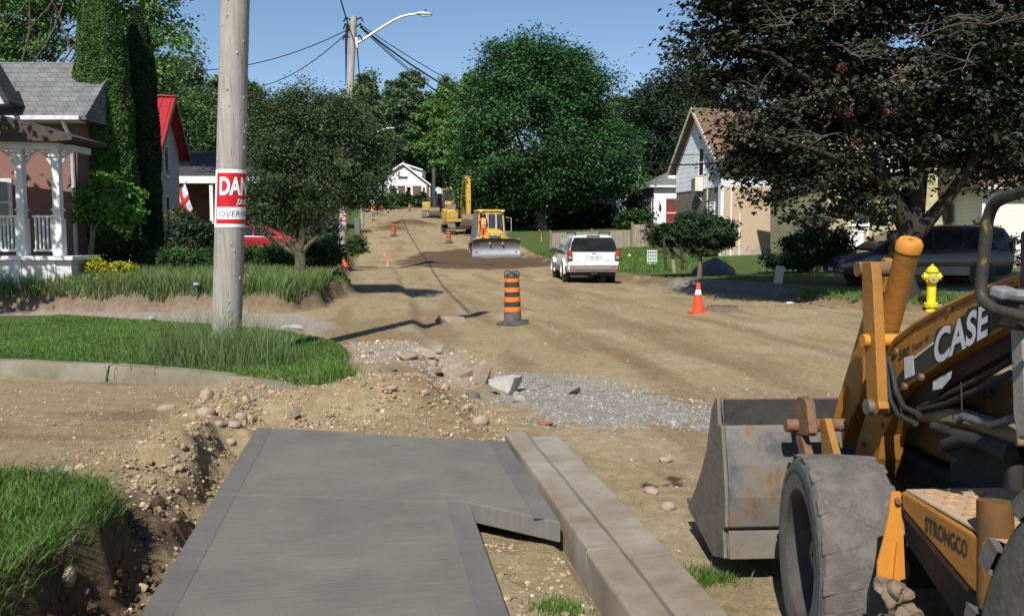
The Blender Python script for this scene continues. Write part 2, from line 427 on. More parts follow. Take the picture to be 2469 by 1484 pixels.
# crushed grey concrete
GRV = px([(1185,955),(1200,920),(1290,900),(1420,915),(1560,955),(1720,985),(1760,1030),(1600,1020),(1450,1040),(1300,1010)], -.2)
sd_g = sdp(Xg,Yg,GRV); mixc(sst(.25,-.3,sd_g+(fbm(Xg*5,Yg*5,4,83)-.5)*1.0)*.95, c_grav)
# moist earth in front of the bulldozer and heaps behind
MOI = [tuple(grd(x,y)[:2]) for x,y in ((960,630),(1010,610),(1100,601),(1250,614),(1375,630),(1335,640),(1200,648),(1060,646),(985,640))]
mixc(sst(.5,-.4,sdp(Xg,Yg,MOI)+(fbm(Xg*1.2,Yg*.6,4,85)-.5)*1.6)*.9, (.095,.062,.036))
for (s0,t0,rs,rt) in ((88,3.6,4.2,2.3),(80,1.6,3.2,1.4)):
    mixc(np.clip(np.exp(-((sg-s0)/rs)**4-((tg-t0)/rt)**4)*1.2,0,1)*.85, (.12,.08,.046))
# damp blotches by the bucket
for (x,y,rx,ry) in ((1563,1172,.055,.045),(1622,1155,.05,.04),(1632,1168,.045,.035),(1605,1168,.025,.02)):
    p = on(x,y,-.2); mixc(sst(1.25,.9,np.sqrt(((Xg-p.x)/rx)**2+((Yg-p.y)/ry/1.8)**2)+(fbm(Xg*30,Yg*30,2,87)-.5)*.5), (.075,.05,.03))
# dark topsoil in banks
mixc(np.exp(-((sd_f-.12)/.2)**2)*sst(7,5.5,Yg)*sst(.3,.6,n1+.2), c_soil); mixc(sst(.9,.15,sd_f)*sst(6.2,5.4,Yg)*.75, c_dark)
mixc(np.clip(bk2,0,1)*sst(50,40,Yg)*.85*sst(.3,.5,n1+.12), (.15,.105,.064))
mixc(np.exp(-((tg+1.15)/.25)**2)*sst(8,6.8,sg)*.4, (.30,.235,.16))
# lawns
mixc(lawn*(1-pm)*(.93), c_lawn); g2 = lawn*sst(.4,.7,n1); mixc(g2*.4*(1-pm), (.085,.115,.03))
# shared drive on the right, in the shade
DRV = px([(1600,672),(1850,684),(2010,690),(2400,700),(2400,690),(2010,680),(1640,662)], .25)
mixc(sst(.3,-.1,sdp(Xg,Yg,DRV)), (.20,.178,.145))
mixc(sst(-2.6,-1.6,-np.abs(sg-140))*0, c_dirt)
mg, ng, lg, pg = newmat('earth')
at_ = N(ng,'ShaderNodeAttribute',attribute_name='Col'); tcg = N(ng,'ShaderNodeTexCoord')
nz1 = N(ng,'ShaderNodeTexNoise',Scale=9.0,Detail=10.0,Roughness=.72); lg.new(tcg.outputs['Object'],nz1.inputs[0])
r1 = ramp(ng,lg,nz1.outputs['Fac'],[(.28,(.66,.64,.62)),(.55,(1,1,1)),(.78,(1.32,1.33,1.35))])
nz2 = N(ng,'ShaderNodeTexVoronoi',Scale=34.0); lg.new(tcg.outputs['Object'],nz2.inputs['Vector'])
r2 = ramp(ng,lg,nz2.outputs['Distance'],[(.0,(1.35,1.35,1.38)),(.16,(1.1,1.1,1.1)),(.3,(.95,.95,.95)),(1,(.9,.9,.9))])
nz3 = N(ng,'ShaderNodeTexNoise',Scale=70.0,Detail=6.0,Roughness=.8); lg.new(tcg.outputs['Object'],nz3.inputs[0])
r3 = ramp(ng,lg,nz3.outputs['Fac'],[(.3,(.72,.71,.7)),(.7,(1.28,1.28,1.28))])
prev = at_.outputs['Color']
for rr in (r1,r2,r3):
    mx = N(ng,'ShaderNodeMix',data_type='RGBA',blend_type='MULTIPLY'); mx.inputs[0].default_value = 1
    lg.new(prev,mx.inputs[6]); lg.new(rr.outputs[0],mx.inputs[7]); prev = mx.outputs[2]
lg.new(prev,pg.inputs['Base Color']); pg.inputs['Roughness'].default_value = .95; pg.inputs['Specular IOR Level'].default_value = .1
b1 = N(ng,'ShaderNodeBump',Strength=.7,Distance=.03); lg.new(nz1.outputs['Fac'],b1.inputs['Height'])
b2 = N(ng,'ShaderNodeBump',Strength=.6,Distance=.012); lg.new(nz3.outputs['Fac'],b2.inputs['Height']); lg.new(b1.outputs[0],b2.inputs['Normal'])
lg.new(b2.outputs[0],pg.inputs['Normal'])
nr, nc = Xg.shape
idx = np.arange(nr*nc).reshape(nr,nc)
quads = np.stack([idx[:-1,:-1].ravel(),idx[:-1,1:].ravel(),idx[1:,1:].ravel(),idx[1:,:-1].ravel()],1)
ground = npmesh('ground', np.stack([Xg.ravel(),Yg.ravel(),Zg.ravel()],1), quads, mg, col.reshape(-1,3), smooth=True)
tag(ground, kind='structure')

# ------------------------------------------------------------ new concrete walk, kerb and gutter
def concmat(name, base, var, streak=(40,2.0,1), bump=.25, stain=None):
    m, n, l, p = newmat(name); p.inputs['Roughness'].default_value = .95; p.inputs['Specular IOR Level'].default_value = .06
    tc = N(n,'ShaderNodeTexCoord'); mp = N(n,'ShaderNodeMapping'); mp.inputs['Rotation'].default_value = (0,0,-TH); l.new(tc.outputs['Object'],mp.inputs[0])
    m2 = N(n,'ShaderNodeMapping'); m2.inputs['Scale'].default_value = (streak[1],streak[0],1); l.new(mp.outputs[0],m2.inputs[0])
    a = N(n,'ShaderNodeTexNoise',Scale=1.3,Detail=6.0,Roughness=.6); l.new(m2.outputs[0],a.inputs[0])
    b = N(n,'ShaderNodeTexNoise',Scale=1.1,Detail=7.0,Roughness=.6); l.new(mp.outputs[0],b.inputs[0])
    g = N(n,'ShaderNodeTexNoise',Scale=160.0,Detail=3.0); l.new(tc.outputs['Object'],g.inputs[0])
    ra = ramp(n,l,a.outputs['Fac'],[(.25,tuple(x*(1-var) for x in base)),(.75,tuple(x*(1+var) for x in base))])
    rb = ramp(n,l,b.outputs['Fac'],[(.3,(.84,.84,.85)),(.7,(1.14,1.13,1.1))] if not stain else [(.35,(1,1,1)),(.62,stain),(.8,(1.1,1.1,1.1))])
    rg = ramp(n,l,g.outputs['Fac'],[(.3,(.9,.9,.9)),(.7,(1.1,1.1,1.1))])
    vo = N(n,'ShaderNodeTexVoronoi',Scale=5.0); l.new(mp.outputs[0],vo.inputs['Vector']); rv = ramp(n,l,vo.outputs['Distance'],[(.0,(1.5,1.46,1.38)),(.035,(1.25,1.22,1.18)),(.06,(1,1,1))])
    d2 = N(n,'ShaderNodeTexNoise',Scale=2.7,Detail=9.0,Roughness=.75); l.new(tc.outputs['Object'],d2.inputs[0]); rd = ramp(n,l,d2.outputs['Fac'],[(.42,(.94,.94,.95)),(.6,(1.03,1.02,1.0)),(.75,(1.22,1.15,1.03))])
    prev = ra.outputs[0]
    for rr in (rb,rg,rv,rd):
        mx = N(n,'ShaderNodeMix',data_type='RGBA',blend_type='MULTIPLY'); mx.inputs[0].default_value = 1
        l.new(prev,mx.inputs[6]); l.new(rr.outputs[0],mx.inputs[7]); prev = mx.outputs[2]
    l.new(prev,p.inputs['Base Color'])
    bp = N(n,'ShaderNodeBump',Strength=bump,Distance=.004); l.new(a.outputs['Fac'],bp.inputs['Height'])
    b2 = N(n,'ShaderNodeBump',Strength=.2,Distance=.002); l.new(g.outputs['Fac'],b2.inputs['Height']); l.new(bp.outputs[0],b2.inputs['Normal']); l.new(b2.outputs[0],p.inputs['Normal'])
    return m
m_walk = concmat('fresh_concrete',(.148,.142,.128),.12,bump=.3)
m_edge = concmat('trowelled_edge',(.131,.128,.120),.07)
m_kerb = concmat('dusty_kerb',(.275,.25,.205),.16,streak=(9,5,1),stain=(.70,.62,.53))
m_side = pmat('cast_concrete',(.28,.26,.22),(.22,.2,.165),9,.9,.4)
def P2(s,t): return st2xy(s,t)
def slab(poly, z0, z1, name, m, zf=None, bevel=.006):
    b = MB(); b.prism(poly, z0, z1, 'z'); return b.build(name, m, smooth=0, bevel=bevel)
JS = 5.57; JE = 5.15    # joint s at the two edges
jl = lambda s, t: s + (t+1.0)/1.55*(JE-JS)
walkA = [P2(-6,-1.0),P2(-6,.55),P2(JE-.002,.55),P2(JS-.002,-1.0)]
walkB = [P2(JS+.002,-1.0),P2(JE+.002,.55),P2(4.70,1.02),P2(6.68,1.005),P2(6.98,.25),P2(7.30,-.4),P2(7.52,-1.0)]
for nm, pl in (('sidewalk',walkA),('sidewalk',walkB)):
    o = slab(pl,-.12,0.0,nm,m_walk); tag(o,kind='structure')
# trowelled border bands (sheets 4 mm above)
def band(pts): 
    b = MB(); b.prism(pts,-.002,.0022,'z'); o = b.build('sidewalk_border',m_edge,smooth=0); tag(o,kind='structure')
w=.13
band([P2(-6,-.995),P2(-6,-.995+w),P2(JS-.02-.03,-.995+w),P2(JS-.012,-.995)])
band([P2(JS+.015,-.995),P2(JS-.015,-.995+w),P2(7.43,-.995+w),P2(7.50,-.995)])
band([P2(-6,.545-w),P2(-6,.545),P2(5.14,.545),P2(5.18,.545-w)])
band([P2(4.74,1.015),P2(4.80,1.015-w),P2(6.72,1.0-w),P2(6.675,1.0)])
# kerb and gutter: swept section
def kerbsec(s):
    # last two metres drop a little and crumble
    dz = -.01*max(0,(s-4.7)); 
    return [(1.055,-.26),(1.05,.005+dz),(1.06,.02+dz),(1.215,.02+dz),(1.245,-.015+dz),(1.275,-.035+dz),(1.49,-.02+dz),(1.5,-.03+dz),(1.5,-.26)]
b = MB(); secs=[]
ss = [-6,-4,-2,0,1,2,2.8,3.2,3.6,3.99]
def kpart(ss, jit):
    secs=[]
    for s in ss:
        secs.append([(*P2(s+(random.uniform(-.02,.02) if s>6.8 else 0),t+random.uniform(-jit,jit)), z+random.uniform(-jit,jit)*.6) for t,z in kerbsec(s)])
    bb = MB(); bb.loft(secs); return bb
for ss in ([-6,-4,-2,0,1.5,2.4,3,3.4,3.8,4.15,4.197],[4.2,4.22,4.5,5,5.5,6,6.4,6.7,6.9,7.02]):
    o = kpart(ss,.006).build('kerb',m_kerb,smooth=30,bevel=.014); tag(o,kind='structure')
# old kerb of the side street, bending round to the broken end
KP = [(-14,11.55),(-9,11.0),(-6.26,10.6),(-4.78,10.22)]; KP2 = [(-4.75,10.21),(-4.0,10.0),(-3.33,9.78),(-2.9,9.52),(-2.55,9.2),(-2.25,8.82),(-2.02,8.42)]
m_oldk = concmat('old_kerb',(.225,.21,.165),.16,streak=(3,3,1),stain=(.72,.68,.6))
for kp, jit in ((KP,.003),(KP2,.012)):
    secs=[]
    for i,(x,y) in enumerate(kp):
        a = Vector(kp[max(i-1,0)]); c = Vector(kp[min(i+1,len(kp)-1)]); dd=(c-a).normalized(); nn=Vector((-dd.y,dd.x))  # away from street
        drop = 0 if kp is KP else -.015*i
        zz = .05
        pr=[(-.06,-.22),(-.045,-.02+drop),(0.0,.085+drop),(.02,.095+drop),(.17,.095+drop),(.18,-.22)]
        secs.append([(x+nn.x*q+random.uniform(-jit,jit),y+nn.y*q+random.uniform(-jit,jit),z+random.uniform(-jit,jit)) for q,z in pr])
    bb=MB(); bb.loft(secs); o=bb.build('kerb',m_oldk,smooth=40,bevel=.012); tag(o,kind='structure')
# spilt cement and chalk line on the slab
# ------------------------------------------------------------ leaves
def leaf_arrays(cen, nor, size, col, asp=.62, fold=.25, g=None):
    """one bent rhombus per leaf: V (4N,3), faces (N,4), colours (4N,3)"""
    g = g or rng
    n = len(cen); nor = nor/(np.linalg.norm(nor,axis=1,keepdims=True)+1e-9)
    r = g.normal(size=(n,3)); a = np.cross(nor,r); a /= (np.linalg.norm(a,axis=1,keepdims=True)+1e-9); b = np.cross(nor,a)
    s = size[:,None]
    p0 = cen-a*s*.5; p2 = cen+a*s*.5-nor*s*fold*.5
    p1 = cen+b*s*asp*.5+a*s*.06+nor*s*fold*.25; p3 = cen-b*s*asp*.5+a*s*.06+nor*s*fold*.25
    V = np.stack([p0,p1,p2,p3],1).reshape(-1,3)
    Fc = np.arange(4*n).reshape(n,4); return V, Fc, np.repeat(col,4,0)
def star_arrays(cen, nor, size, col, g=None):
    """lobed maple leaf: two crossed rhombi in one plane"""
    g = g or rng
    n = len(cen); nor = nor/(np.linalg.norm(nor,axis=1,keepdims=True)+1e-9)
    r = g.normal(size=(n,3)); a = np.cross(nor,r); a /= (np.linalg.norm(a,axis=1,keepdims=True)+1e-9); b = np.cross(nor,a)
    s = size[:,None]; Vs=[]
    for ang in (0, 1.1, -1.1):
        c, q = math.cos(ang), math.sin(ang); aa = a*c+b*q; bb = b*c-a*q
        k = .55 if ang == 0 else .46
        Vs += [cen-a*s*.1, cen+aa*s*k*.5+bb*s*.17, cen+aa*s*k-nor*s*.1, cen+aa*s*k*.5-bb*s*.17]
    V = np.stack(Vs,1).reshape(-1,3); Fc = np.arange(12*n).reshape(3*n,4); return V, Fc, np.repeat(col,12,0)
def crown_pts(ells, ncl, nper, crad, seed, shell=.45, flat=.6, up=.6, out=.5, rnd=.7, gaps=.0):
    g = np.random.default_rng(seed)
    E = np.array(ells,float); w = (E[:,3]*E[:,4]*E[:,5])**(2/3); w /= w.sum()
    k = g.choice(len(E), ncl, p=w)
    u = g.normal(size=(ncl,3)); u /= np.linalg.norm(u,axis=1,keepdims=True)
    rr = (shell+(1-shell)*g.random(ncl)**.6)[:,None]
    c = E[k,:3]+u*rr*E[k,3:6]
    c += g.normal(size=c.shape)*crad*.25
    if gaps:
        q = fbm(c[:,0]*.9/crad/2.2+c[:,2]*.3,c[:,2]*.9/crad/2.2+c[:,1]*.35,2,seed)
        c_, u_, k_ = c[q>gaps], u[q>gaps], k[q>gaps]; c,u,k = c_,u_,k_; ncl=len(c)
    cr = crad*(.6+.8*g.random(ncl))
    off = g.normal(size=(ncl,nper,3))*.5; off[:,:,2] *= flat
    P = c[:,None,:]+off*cr[:,None,None]
    nrm = u[:,None,:]*out+np.array([0,0,1.])*up+g.normal(size=(ncl,nper,3))*rnd
    tone = np.repeat(g.random(ncl),nper)
    return c, P.reshape(-1,3), nrm.reshape(-1,3), tone, g
def leafcol(n, tone, cols, g, var=.16):
    cols = np.array(cols,float); wts = np.array([1.0]+[.6]*(len(cols)-1)); wts/=wts.sum()
    k = g.choice(len(cols), n, p=wts); c = cols[k]
    return c*(.62+.76*tone[:,None])*(1+var*(g.random((n,1))-.5)*2)
m_leaf = leafmat('leaves'); m_leafd = leafmat('dark_leaves',.45,.1); m_leafb = leafmat('bright_leaves',.5,.3)
m_bark = pmat('grey_bark',(.16,.13,.10),(.075,.06,.045),7,.95,1.0,16,stretch=(1,1,.25))
m_bark2 = pmat('tan_bark',(.27,.22,.15),(.13,.10,.07),9,.95,.8,20,stretch=(1,1,.3))
m_twig = pmat('pale_twig',(.13,.115,.095),(.08,.07,.055),12,.9,.3)
m_bark3 = pmat('mossy_bark',(.13,.115,.065),(.06,.052,.032),9,.95,.8,20,stretch=(1,1,.3))
def ell(pts, Y, dr=1.0, ref=None):
    """(px x, px y, rx, ry[, dy]) to world ellipsoids about depth Y"""
    out=[]
    for e in pts:
        dy = e[4] if len(e) > 4 else 0
        c = at(e[0],e[1],Y+dy); k = (Y+dy)/F
        rx, rz = e[2]*k, e[3]*k; out.append((c.x,c.y,c.z,rx,dr*(rx+rz)/2,rz))
    return out
def limb(b, p, q, r0, r1, bend=.12, n=6, seg=7):
    p, q = Vector(p), Vector(q); L=(q-p).length; path=[]; rs=[]
    o = Vector((random.uniform(-1,1),random.uniform(-1,1),random.uniform(-.2,.9)))*L*bend
    for i in range(seg+1):
        k=i/seg; path.append(p.lerp(q,k)+o*math.sin(PI*k)+Vector((random.uniform(-1,1),random.uniform(-1,1),random.uniform(-1,1)))*L*.012); rs.append(r0+(r1-r0)*k)
    b.tube(path,rs,n)
    return path
def tree(name, label, cat, base, ells, cols, ncl=200, nper=60, crad=.6, leaf=.2, trunk=.25, mleaf=None, mbark=None, seed=1, fork=.35, limbs=14, star=False, group=None, top=None, parts=True, stems=None, bark_r=.35, **kw):
    random.seed(seed); base = Vector(base)
    t = thing(name,label,cat,base,0,group)
    c,P,nrm,tone,g = crown_pts(ells,ncl,nper,crad,seed,**kw)
    P = P-np.array(base); ok = P[:,2] > .05; P,nrm,tone = P[ok],nrm[ok],tone[ok]
    n=len(P); sz = leaf*(.6+.8*g.random(n)); col = leafcol(n,tone,cols,g)
    V,Fc,cc = (star_arrays if star else leaf_arrays)(P,nrm,sz,col,g=g)
    npmesh('crown',V,Fc,mleaf or m_leaf,cc,t)
    b = MB(); E=np.array(ells); cen = Vector(E[:,:3].mean(0))-base
    topz = float((E[:,2]+E[:,5]).max())-base.z
    hf = topz*fork; ax = Vector(((top or cen).x*.25 if top is None else (top-base).x*.4, 0, hf))
    if stems:
        b.tube([(0,0,-.15),(0,0,.1),(.01,0,.45),(0,0,.78)],[trunk*1.6,trunk*1.3,trunk*1.2,trunk*1.15],12)
        for q in stems:
            q = Vector(q)-base; path = limb(b,(random.uniform(-.06,.06),random.uniform(-.06,.06),.62),q,trunk*random.uniform(.45,.7),trunk*.18,.06,7)
            for k in range(3):
                j = random.choice(range(len(c))); limb(b,path[4+k],Vector(c[j])-base,trunk*.16,trunk*.04,.1,5)
    else:
        fl = [(-.15,1.6),(0,1.35),(.25,1.1),(.6,1.0)]; path=[]; rs=[]
        for i in range(9):
            k=i/8; path.append(Vector((ax.x*k+math.sin(k*3+seed)*trunk*.25,math.cos(k*2+seed)*trunk*.2,-.15+(hf+.15)*k))); rs.append(trunk*(1.35-.35*min(1,k*4)-.25*k))
        b.tube(path,rs,12)
        for k in range(limbs):
            j = random.randrange(len(c)); q = Vector(c[j])-base
            st = path[random.randrange(5,9)]
            pth = limb(b,st,q,trunk*random.uniform(.25,.55),trunk*.06,.14,7)
            for u in range(2):
                qq = Vector(c[np.argmin(((c-np.array(q+base)-g.normal(size=3)*crad*2)**2).sum(1))])-base
                limb(b,pth[random.randrange(3,6)],qq,trunk*.14,trunk*.03,.15,5)
    b.build('trunk',mbark or m_bark,t,smooth=60)
    return t
def bush(name, label, cat, ells, cols, ncl=60, nper=40, crad=.2, leaf=.08, mleaf=None, seed=1, group=None, base=None, star=False, **kw):
    E=np.array(ells); bx,by = E[0,0],E[0,1]; bz = hz(bx,by) if base is None else base
    c,P,nrm,tone,g = crown_pts(ells,ncl,nper,crad,seed,**kw)
    P = P-np.array((bx,by,bz)); ok = P[:,2]>-.03; P,nrm,tone=P[ok],nrm[ok],tone[ok]; n=len(P)
    V,Fc,cc = leaf_arrays(P,nrm,leaf*(.6+.8*g.random(n)),leafcol(n,tone,cols,g),g=g)
    o = npmesh(name,V,Fc,mleaf or m_leaf,cc); o.location=(bx,by,bz)
    return tag(o,label,cat,group)

# crimson maple on the right, the nearest tree
CR = [(.031,.042,.024),(.025,.036,.020),(.038,.032,.023),(.040,.050,.028)]
b_ = gp(2192,22.0)
E1 = ell([(1775,110,150,140),(1740,200,90,60),(1960,40,220,190),(2200,140,250,220),(2420,180,180,220),(1840,335,120,95),(1790,400,50,40),(1900,430,90,50),(1990,440,120,90),(2080,500,80,50),(2150,370,170,120),(2330,330,140,110),(2440,370,120,90),(2010,230,230,120),(1800,-60,150,120),(2100,-140,350,180),(2460,-80,250,220),(2650,150,220,260)],22.0,1.1)
maple = tree('maple_tree','dark purple-leaved maple spreading over the parked minivan and hydrant','tree',b_,E1,CR,ncl=1500,nper=80,crad=.62,leaf=.165,trunk=.33,mleaf=m_leafd,mbark=pmat('dark_bark',(.045,.036,.030),(.022,.018,.015),8,.95,1.0,18,stretch=(1,1,.25)),seed=4,fork=.16,limbs=0,star=True,shell=.35,up=.9,out=.4,rnd=.45,flat=.4)
# its forking limbs, as drawn by the photo
def limbs_px(pts, Y, base): return [at(x,y,Y+dy)-base for x,y,dy in pts]
bb=MB()
for pts,rr in (([(2190,560,0),(2140,450,-.2),(2080,330,-.5),(2010,220,-.8)],(.24,.19,.13,.06)),([(2200,560,0),(2215,430,0),(2230,280,.2),(2240,80,.3)],(.25,.2,.14,.07)),([(2205,570,0),(2290,470,-.3),(2345,390,-.6),(2400,250,-.8),(2440,120,-.9)],(.2,.14,.12,.08,.04)),([(2140,455,-.2),(2060,400,-.8),(1960,360,-1.2),(1850,330,-1.6)],(.13,.09,.06,.03)),([(2080,330,-.5),(1960,200,-1.0),(1860,130,-1.2),(1770,110,-1)],(.11,.08,.05,.025)),([(2215,430,0),(2310,250,.3),(2400,120,.5)],(.12,.08,.04)),([(2195,555,0),(2180,400,1.0),(2150,200,1.6)],(.17,.12,.05))):
    bb.tube(limbs_px(pts,22,b_),rr,9)
bb.build('limb',MATS['dark_bark'],maple,smooth=60)
random.seed(3)
for (x,y,dy) in ((1900,60,-3.4),(2010,40,-3.6),(2220,90,-3.6),(2330,150,-3.6),(2380,60,-3.4),(1980,330,-3.2),(2050,130,-3.7),(2290,40,-3.5),(1830,220,-2.8)):
    p=at(x,y,22+dy)-b_; bb=MB()
    for k in range(5):
        q=p+Vector((random.uniform(-1,1),random.uniform(-.3,.5),random.uniform(-.25,.5)))*1.0; pth=limb(bb,p,q,.014,.004,.12,4)
        for j in range(3): limb(bb,pth[3+j],pth[3+j]+Vector((random.uniform(-1,1),random.uniform(-.5,.5),random.uniform(-.3,.4)))*.4,.006,.0025,.1,4)
    bb.build('bare_twig',m_twig,maple,smooth=60)
# red sprigs
g=np.random.default_rng(5)
for (x,y) in ((2030,160),(2065,345),(2140,270),(2045,272)):
    p=np.array(at(x,y,22-3.6)-b_); Vc=p+g.normal(size=(40,3))*.05
    V,Fc,cc=leaf_arrays(Vc,g.normal(size=Vc.shape)+[0,-.6,.6],np.full(len(Vc),.09),np.tile((.085,.024,.022),(len(Vc),1))*(.6+.8*g.random((len(Vc),1))),g=g)
    npmesh('red_seed_cluster',V,Fc,m_leafd,cc,maple)

# green maple by the fence
b_ = gp(1306,73.0)
tree('maple_tree','big round deep green maple beside the board fence and street','tree',b_,ell([(1290,310,170,170),(1300,190,120,85),(1400,230,60,80),(1180,300,60,70),(1170,400,70,80),(1410,380,110,90),(1480,430,45,45),(1220,460,110,45),(1330,450,130,40),(1240,150,60,50),(1350,150,60,45)],73,.9),[(.037,.10,.033),(.030,.08,.029),(.05,.12,.036)],ncl=620,nper=260,crad=1.5,leaf=.25,trunk=.42,seed=9,fork=.2,limbs=16,shell=.55,up=.8,rnd=.5)
b_ = gp(1620,84.0)
tree('maple_tree','very dark green maple crown behind the gabled stucco house','tree',b_,ell([(1610,330,105,130),(1560,300,70,70),(1690,270,90,80),(1750,330,80,100),(1640,230,60,50)],84,.9),[(.024,.045,.022),(.034,.052,.022),(.02,.036,.02)],ncl=360,nper=170,crad=1.5,leaf=.3,trunk=.4,seed=12,fork=.25,limbs=8,up=.8)
# ornamental on the left with many stems
b_ = gp(724,23.2); b_.z = hz(b_.x,b_.y)
orn = tree('ornamental_tree','dark bushy ornamental tree with many slim stems by the second utility pole','tree',b_,ell([(770,400,150,120),(690,330,90,85),(640,400,60,110),(840,330,90,90),(880,420,65,90),(760,280,100,65),(660,490,70,50),(790,452,115,48),(705,520,55,30),(620,270,30,30),(700,250,40,28),(850,260,50,25),(905,350,35,40)],23.2,.9),[(.058,.098,.036),(.064,.07,.038),(.05,.088,.032),(.044,.07,.03)],ncl=520,nper=170,crad=.40,leaf=.066,trunk=.125,mbark=m_bark3,seed=21,stems=[at(650,520,23),at(690,500,23.4),at(730,490,22.8),at(775,500,23.5),at(810,540,23.1),at(700,440,23.8),at(760,430,22.9),at(600,540,23)],shell=.4,up=.5,rnd=.8)
# columnar cedars: vertical sprays
def cedar(label, px_, Y, y0, y1, prof_, cols, n, seed, leaf=.14):
    base = gp(px_,Y); base.z = hz(base.x,base.y)
    t = thing('cedar_tree',label,'tree',base); g=np.random.default_rng(seed)
    zt = at(px_,y0,Y).z-base.z; zb = .05
    k = g.random(n)**.9; ang = g.random(n)*2*PI
    r = np.interp(k,[q[0] for q in prof_],[q[1] for q in prof_])
    lump = .86+.26*fbm(ang*2.2+seed,k*16,3,seed)+.10*fbm(ang*6,k*45,2,seed+3)
    rr = r*lump*(1-.22*g.random(n)**2.2)
    P = np.stack([rr*np.cos(ang),rr*np.sin(ang),zb+(zt-zb)*k],1)
    nr = np.stack([np.cos(ang),np.sin(ang),.35+0*k],1)+g.normal(size=(n,3))*.45
    tone = fbm(ang*3,k*26,3,seed+9)
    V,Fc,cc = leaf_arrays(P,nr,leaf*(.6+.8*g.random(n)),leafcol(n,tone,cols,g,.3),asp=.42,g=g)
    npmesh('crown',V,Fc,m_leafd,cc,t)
    b=MB(); b.tube([(0,0,-.1),(0,0,zt*.5),(0.02,0,zt*.93)],[.16,.1,.02],8); b.build('trunk',m_bark,t)
    # dense heart so that no daylight shows through
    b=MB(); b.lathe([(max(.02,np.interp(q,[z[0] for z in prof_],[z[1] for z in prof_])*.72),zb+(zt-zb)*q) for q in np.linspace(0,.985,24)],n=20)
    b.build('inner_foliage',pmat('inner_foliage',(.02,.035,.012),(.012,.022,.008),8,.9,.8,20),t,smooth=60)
    return t
pr = [(0,.62),(.08,.78),(.3,.77),(.55,.70),(.75,.58),(.9,.40),(1,.05)]
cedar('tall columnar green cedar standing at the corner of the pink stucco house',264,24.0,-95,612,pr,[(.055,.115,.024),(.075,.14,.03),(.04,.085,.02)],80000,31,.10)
cedar('slimmer shaded columnar cedar just right of the tallest cedar',352,25.6,18,600,[(0,.4),(.2,.5),(.55,.46),(.8,.40),(.94,.25),(1,.04)],[(.020,.040,.014),(.028,.05,.015)],42000,33,.10)  # its shade is put into the darker leaf colours
# little umbrella-shaped tree
b_ = gp(212,22.0)
tree('weeping_tree','small bright green umbrella-shaped tree in front of the tall cedar','tree',b_,ell([(262,470,70,38),(225,500,40,35),(300,500,38,45),(262,505,70,32)],22,.9),[(.085,.21,.035),(.07,.17,.03),(.11,.24,.045)],ncl=130,nper=36,crad=.2,leaf=.15,trunk=.075,mbark=m_bark2,seed=41,fork=.62,limbs=8,top=at(262,480,22),up=.4,out=.9,rnd=.5)
# weeping tree on the right, the maple's shade put into its leaf colours
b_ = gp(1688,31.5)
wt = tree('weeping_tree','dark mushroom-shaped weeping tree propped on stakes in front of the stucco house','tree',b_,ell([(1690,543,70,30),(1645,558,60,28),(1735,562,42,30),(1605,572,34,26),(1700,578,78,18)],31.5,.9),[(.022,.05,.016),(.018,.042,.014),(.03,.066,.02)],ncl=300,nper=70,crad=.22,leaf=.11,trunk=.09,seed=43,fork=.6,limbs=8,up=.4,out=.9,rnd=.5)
# walnut with open limbs, upper left
b_ = gp(-60,44.0)
tree('walnut_tree','open-limbed tree with black branches behind the pink stucco house','tree',b_,ell([(-40,60,120,110),(60,30,90,60),(120,100,110,50),(20,150,90,40),(300,20,90,50),(390,30,60,45),(410,110,45,60),(180,0,110,50),(340,90,70,40),(250,-60,200,70),(60,-60,160,80)],44,.9),[(.095,.18,.045),(.115,.21,.05),(.07,.14,.04)],ncl=300,nper=100,crad=.75,leaf=.2,trunk=.26,seed=51,fork=.42,limbs=22,top=at(120,150,44),shell=.2,up=.7,gaps=.36)
# far and middle-distance trees
far_protos = {}
def proto(kind, cols, seed, leaf=.055):
    E = [(0,0,.62,.27,.27,.26),(-.16,.05,.5,.2,.2,.2),(.17,-.05,.52,.2,.2,.2),(.03,.1,.80,.17,.17,.18),(-.1,-.1,.74,.15,.15,.15),(.2,.05,.7,.13,.13,.15),(-.24,0,.62,.12,.12,.13),(.0,-.1,.38,.22,.22,.14)]
    g=np.random.default_rng(seed); E=[tuple(np.array(e)+g.normal(size=6)*[.05,.05,.04,.015,.015,.02]) for e in E]
    E=[(e[0],e[1],e[2],abs(e[3]),abs(e[4]),abs(e[5])) for e in E]
    return E, cols
def far_tree(i, label, x, top, wpx, Y, kind, ncl=380):
    b = gp(x,Y); zt = at(x,top,Y).z; H = zt-b.z; w = wpx/F*Y
    E,cols = proto(kind,KIND[kind],200+i)
    ells=[(b.x+e[0]*w*1.5,b.y+e[1]*w*1.3,b.z+e[2]*H*1.02,e[3]*w*1.25,e[4]*w*1.2,e[5]*H*.95) for e in E]
    lf = max(.22,Y*.0038)
    tree('broadleaf_tree',label,'tree',b,ells,cols,ncl=ncl,nper=80,crad=max(.9,w*.10),leaf=lf,trunk=H*.022,seed=300+i,fork=.4,limbs=7,shell=.35,up=.8,rnd=.6,group='trees along and beyond the street',gaps=.2)
KIND = {'lime':[(.10,.20,.045),(.085,.17,.04),(.12,.20,.055)],'mid':[(.085,.155,.05),(.07,.135,.045),(.10,.16,.06)],'blue':[(.11,.165,.085),(.125,.18,.09),(.09,.15,.08)],'dark':[(.055,.105,.035),(.065,.125,.04)]}  # distant haze put into the leaf colours: lime greyed, blue bluish
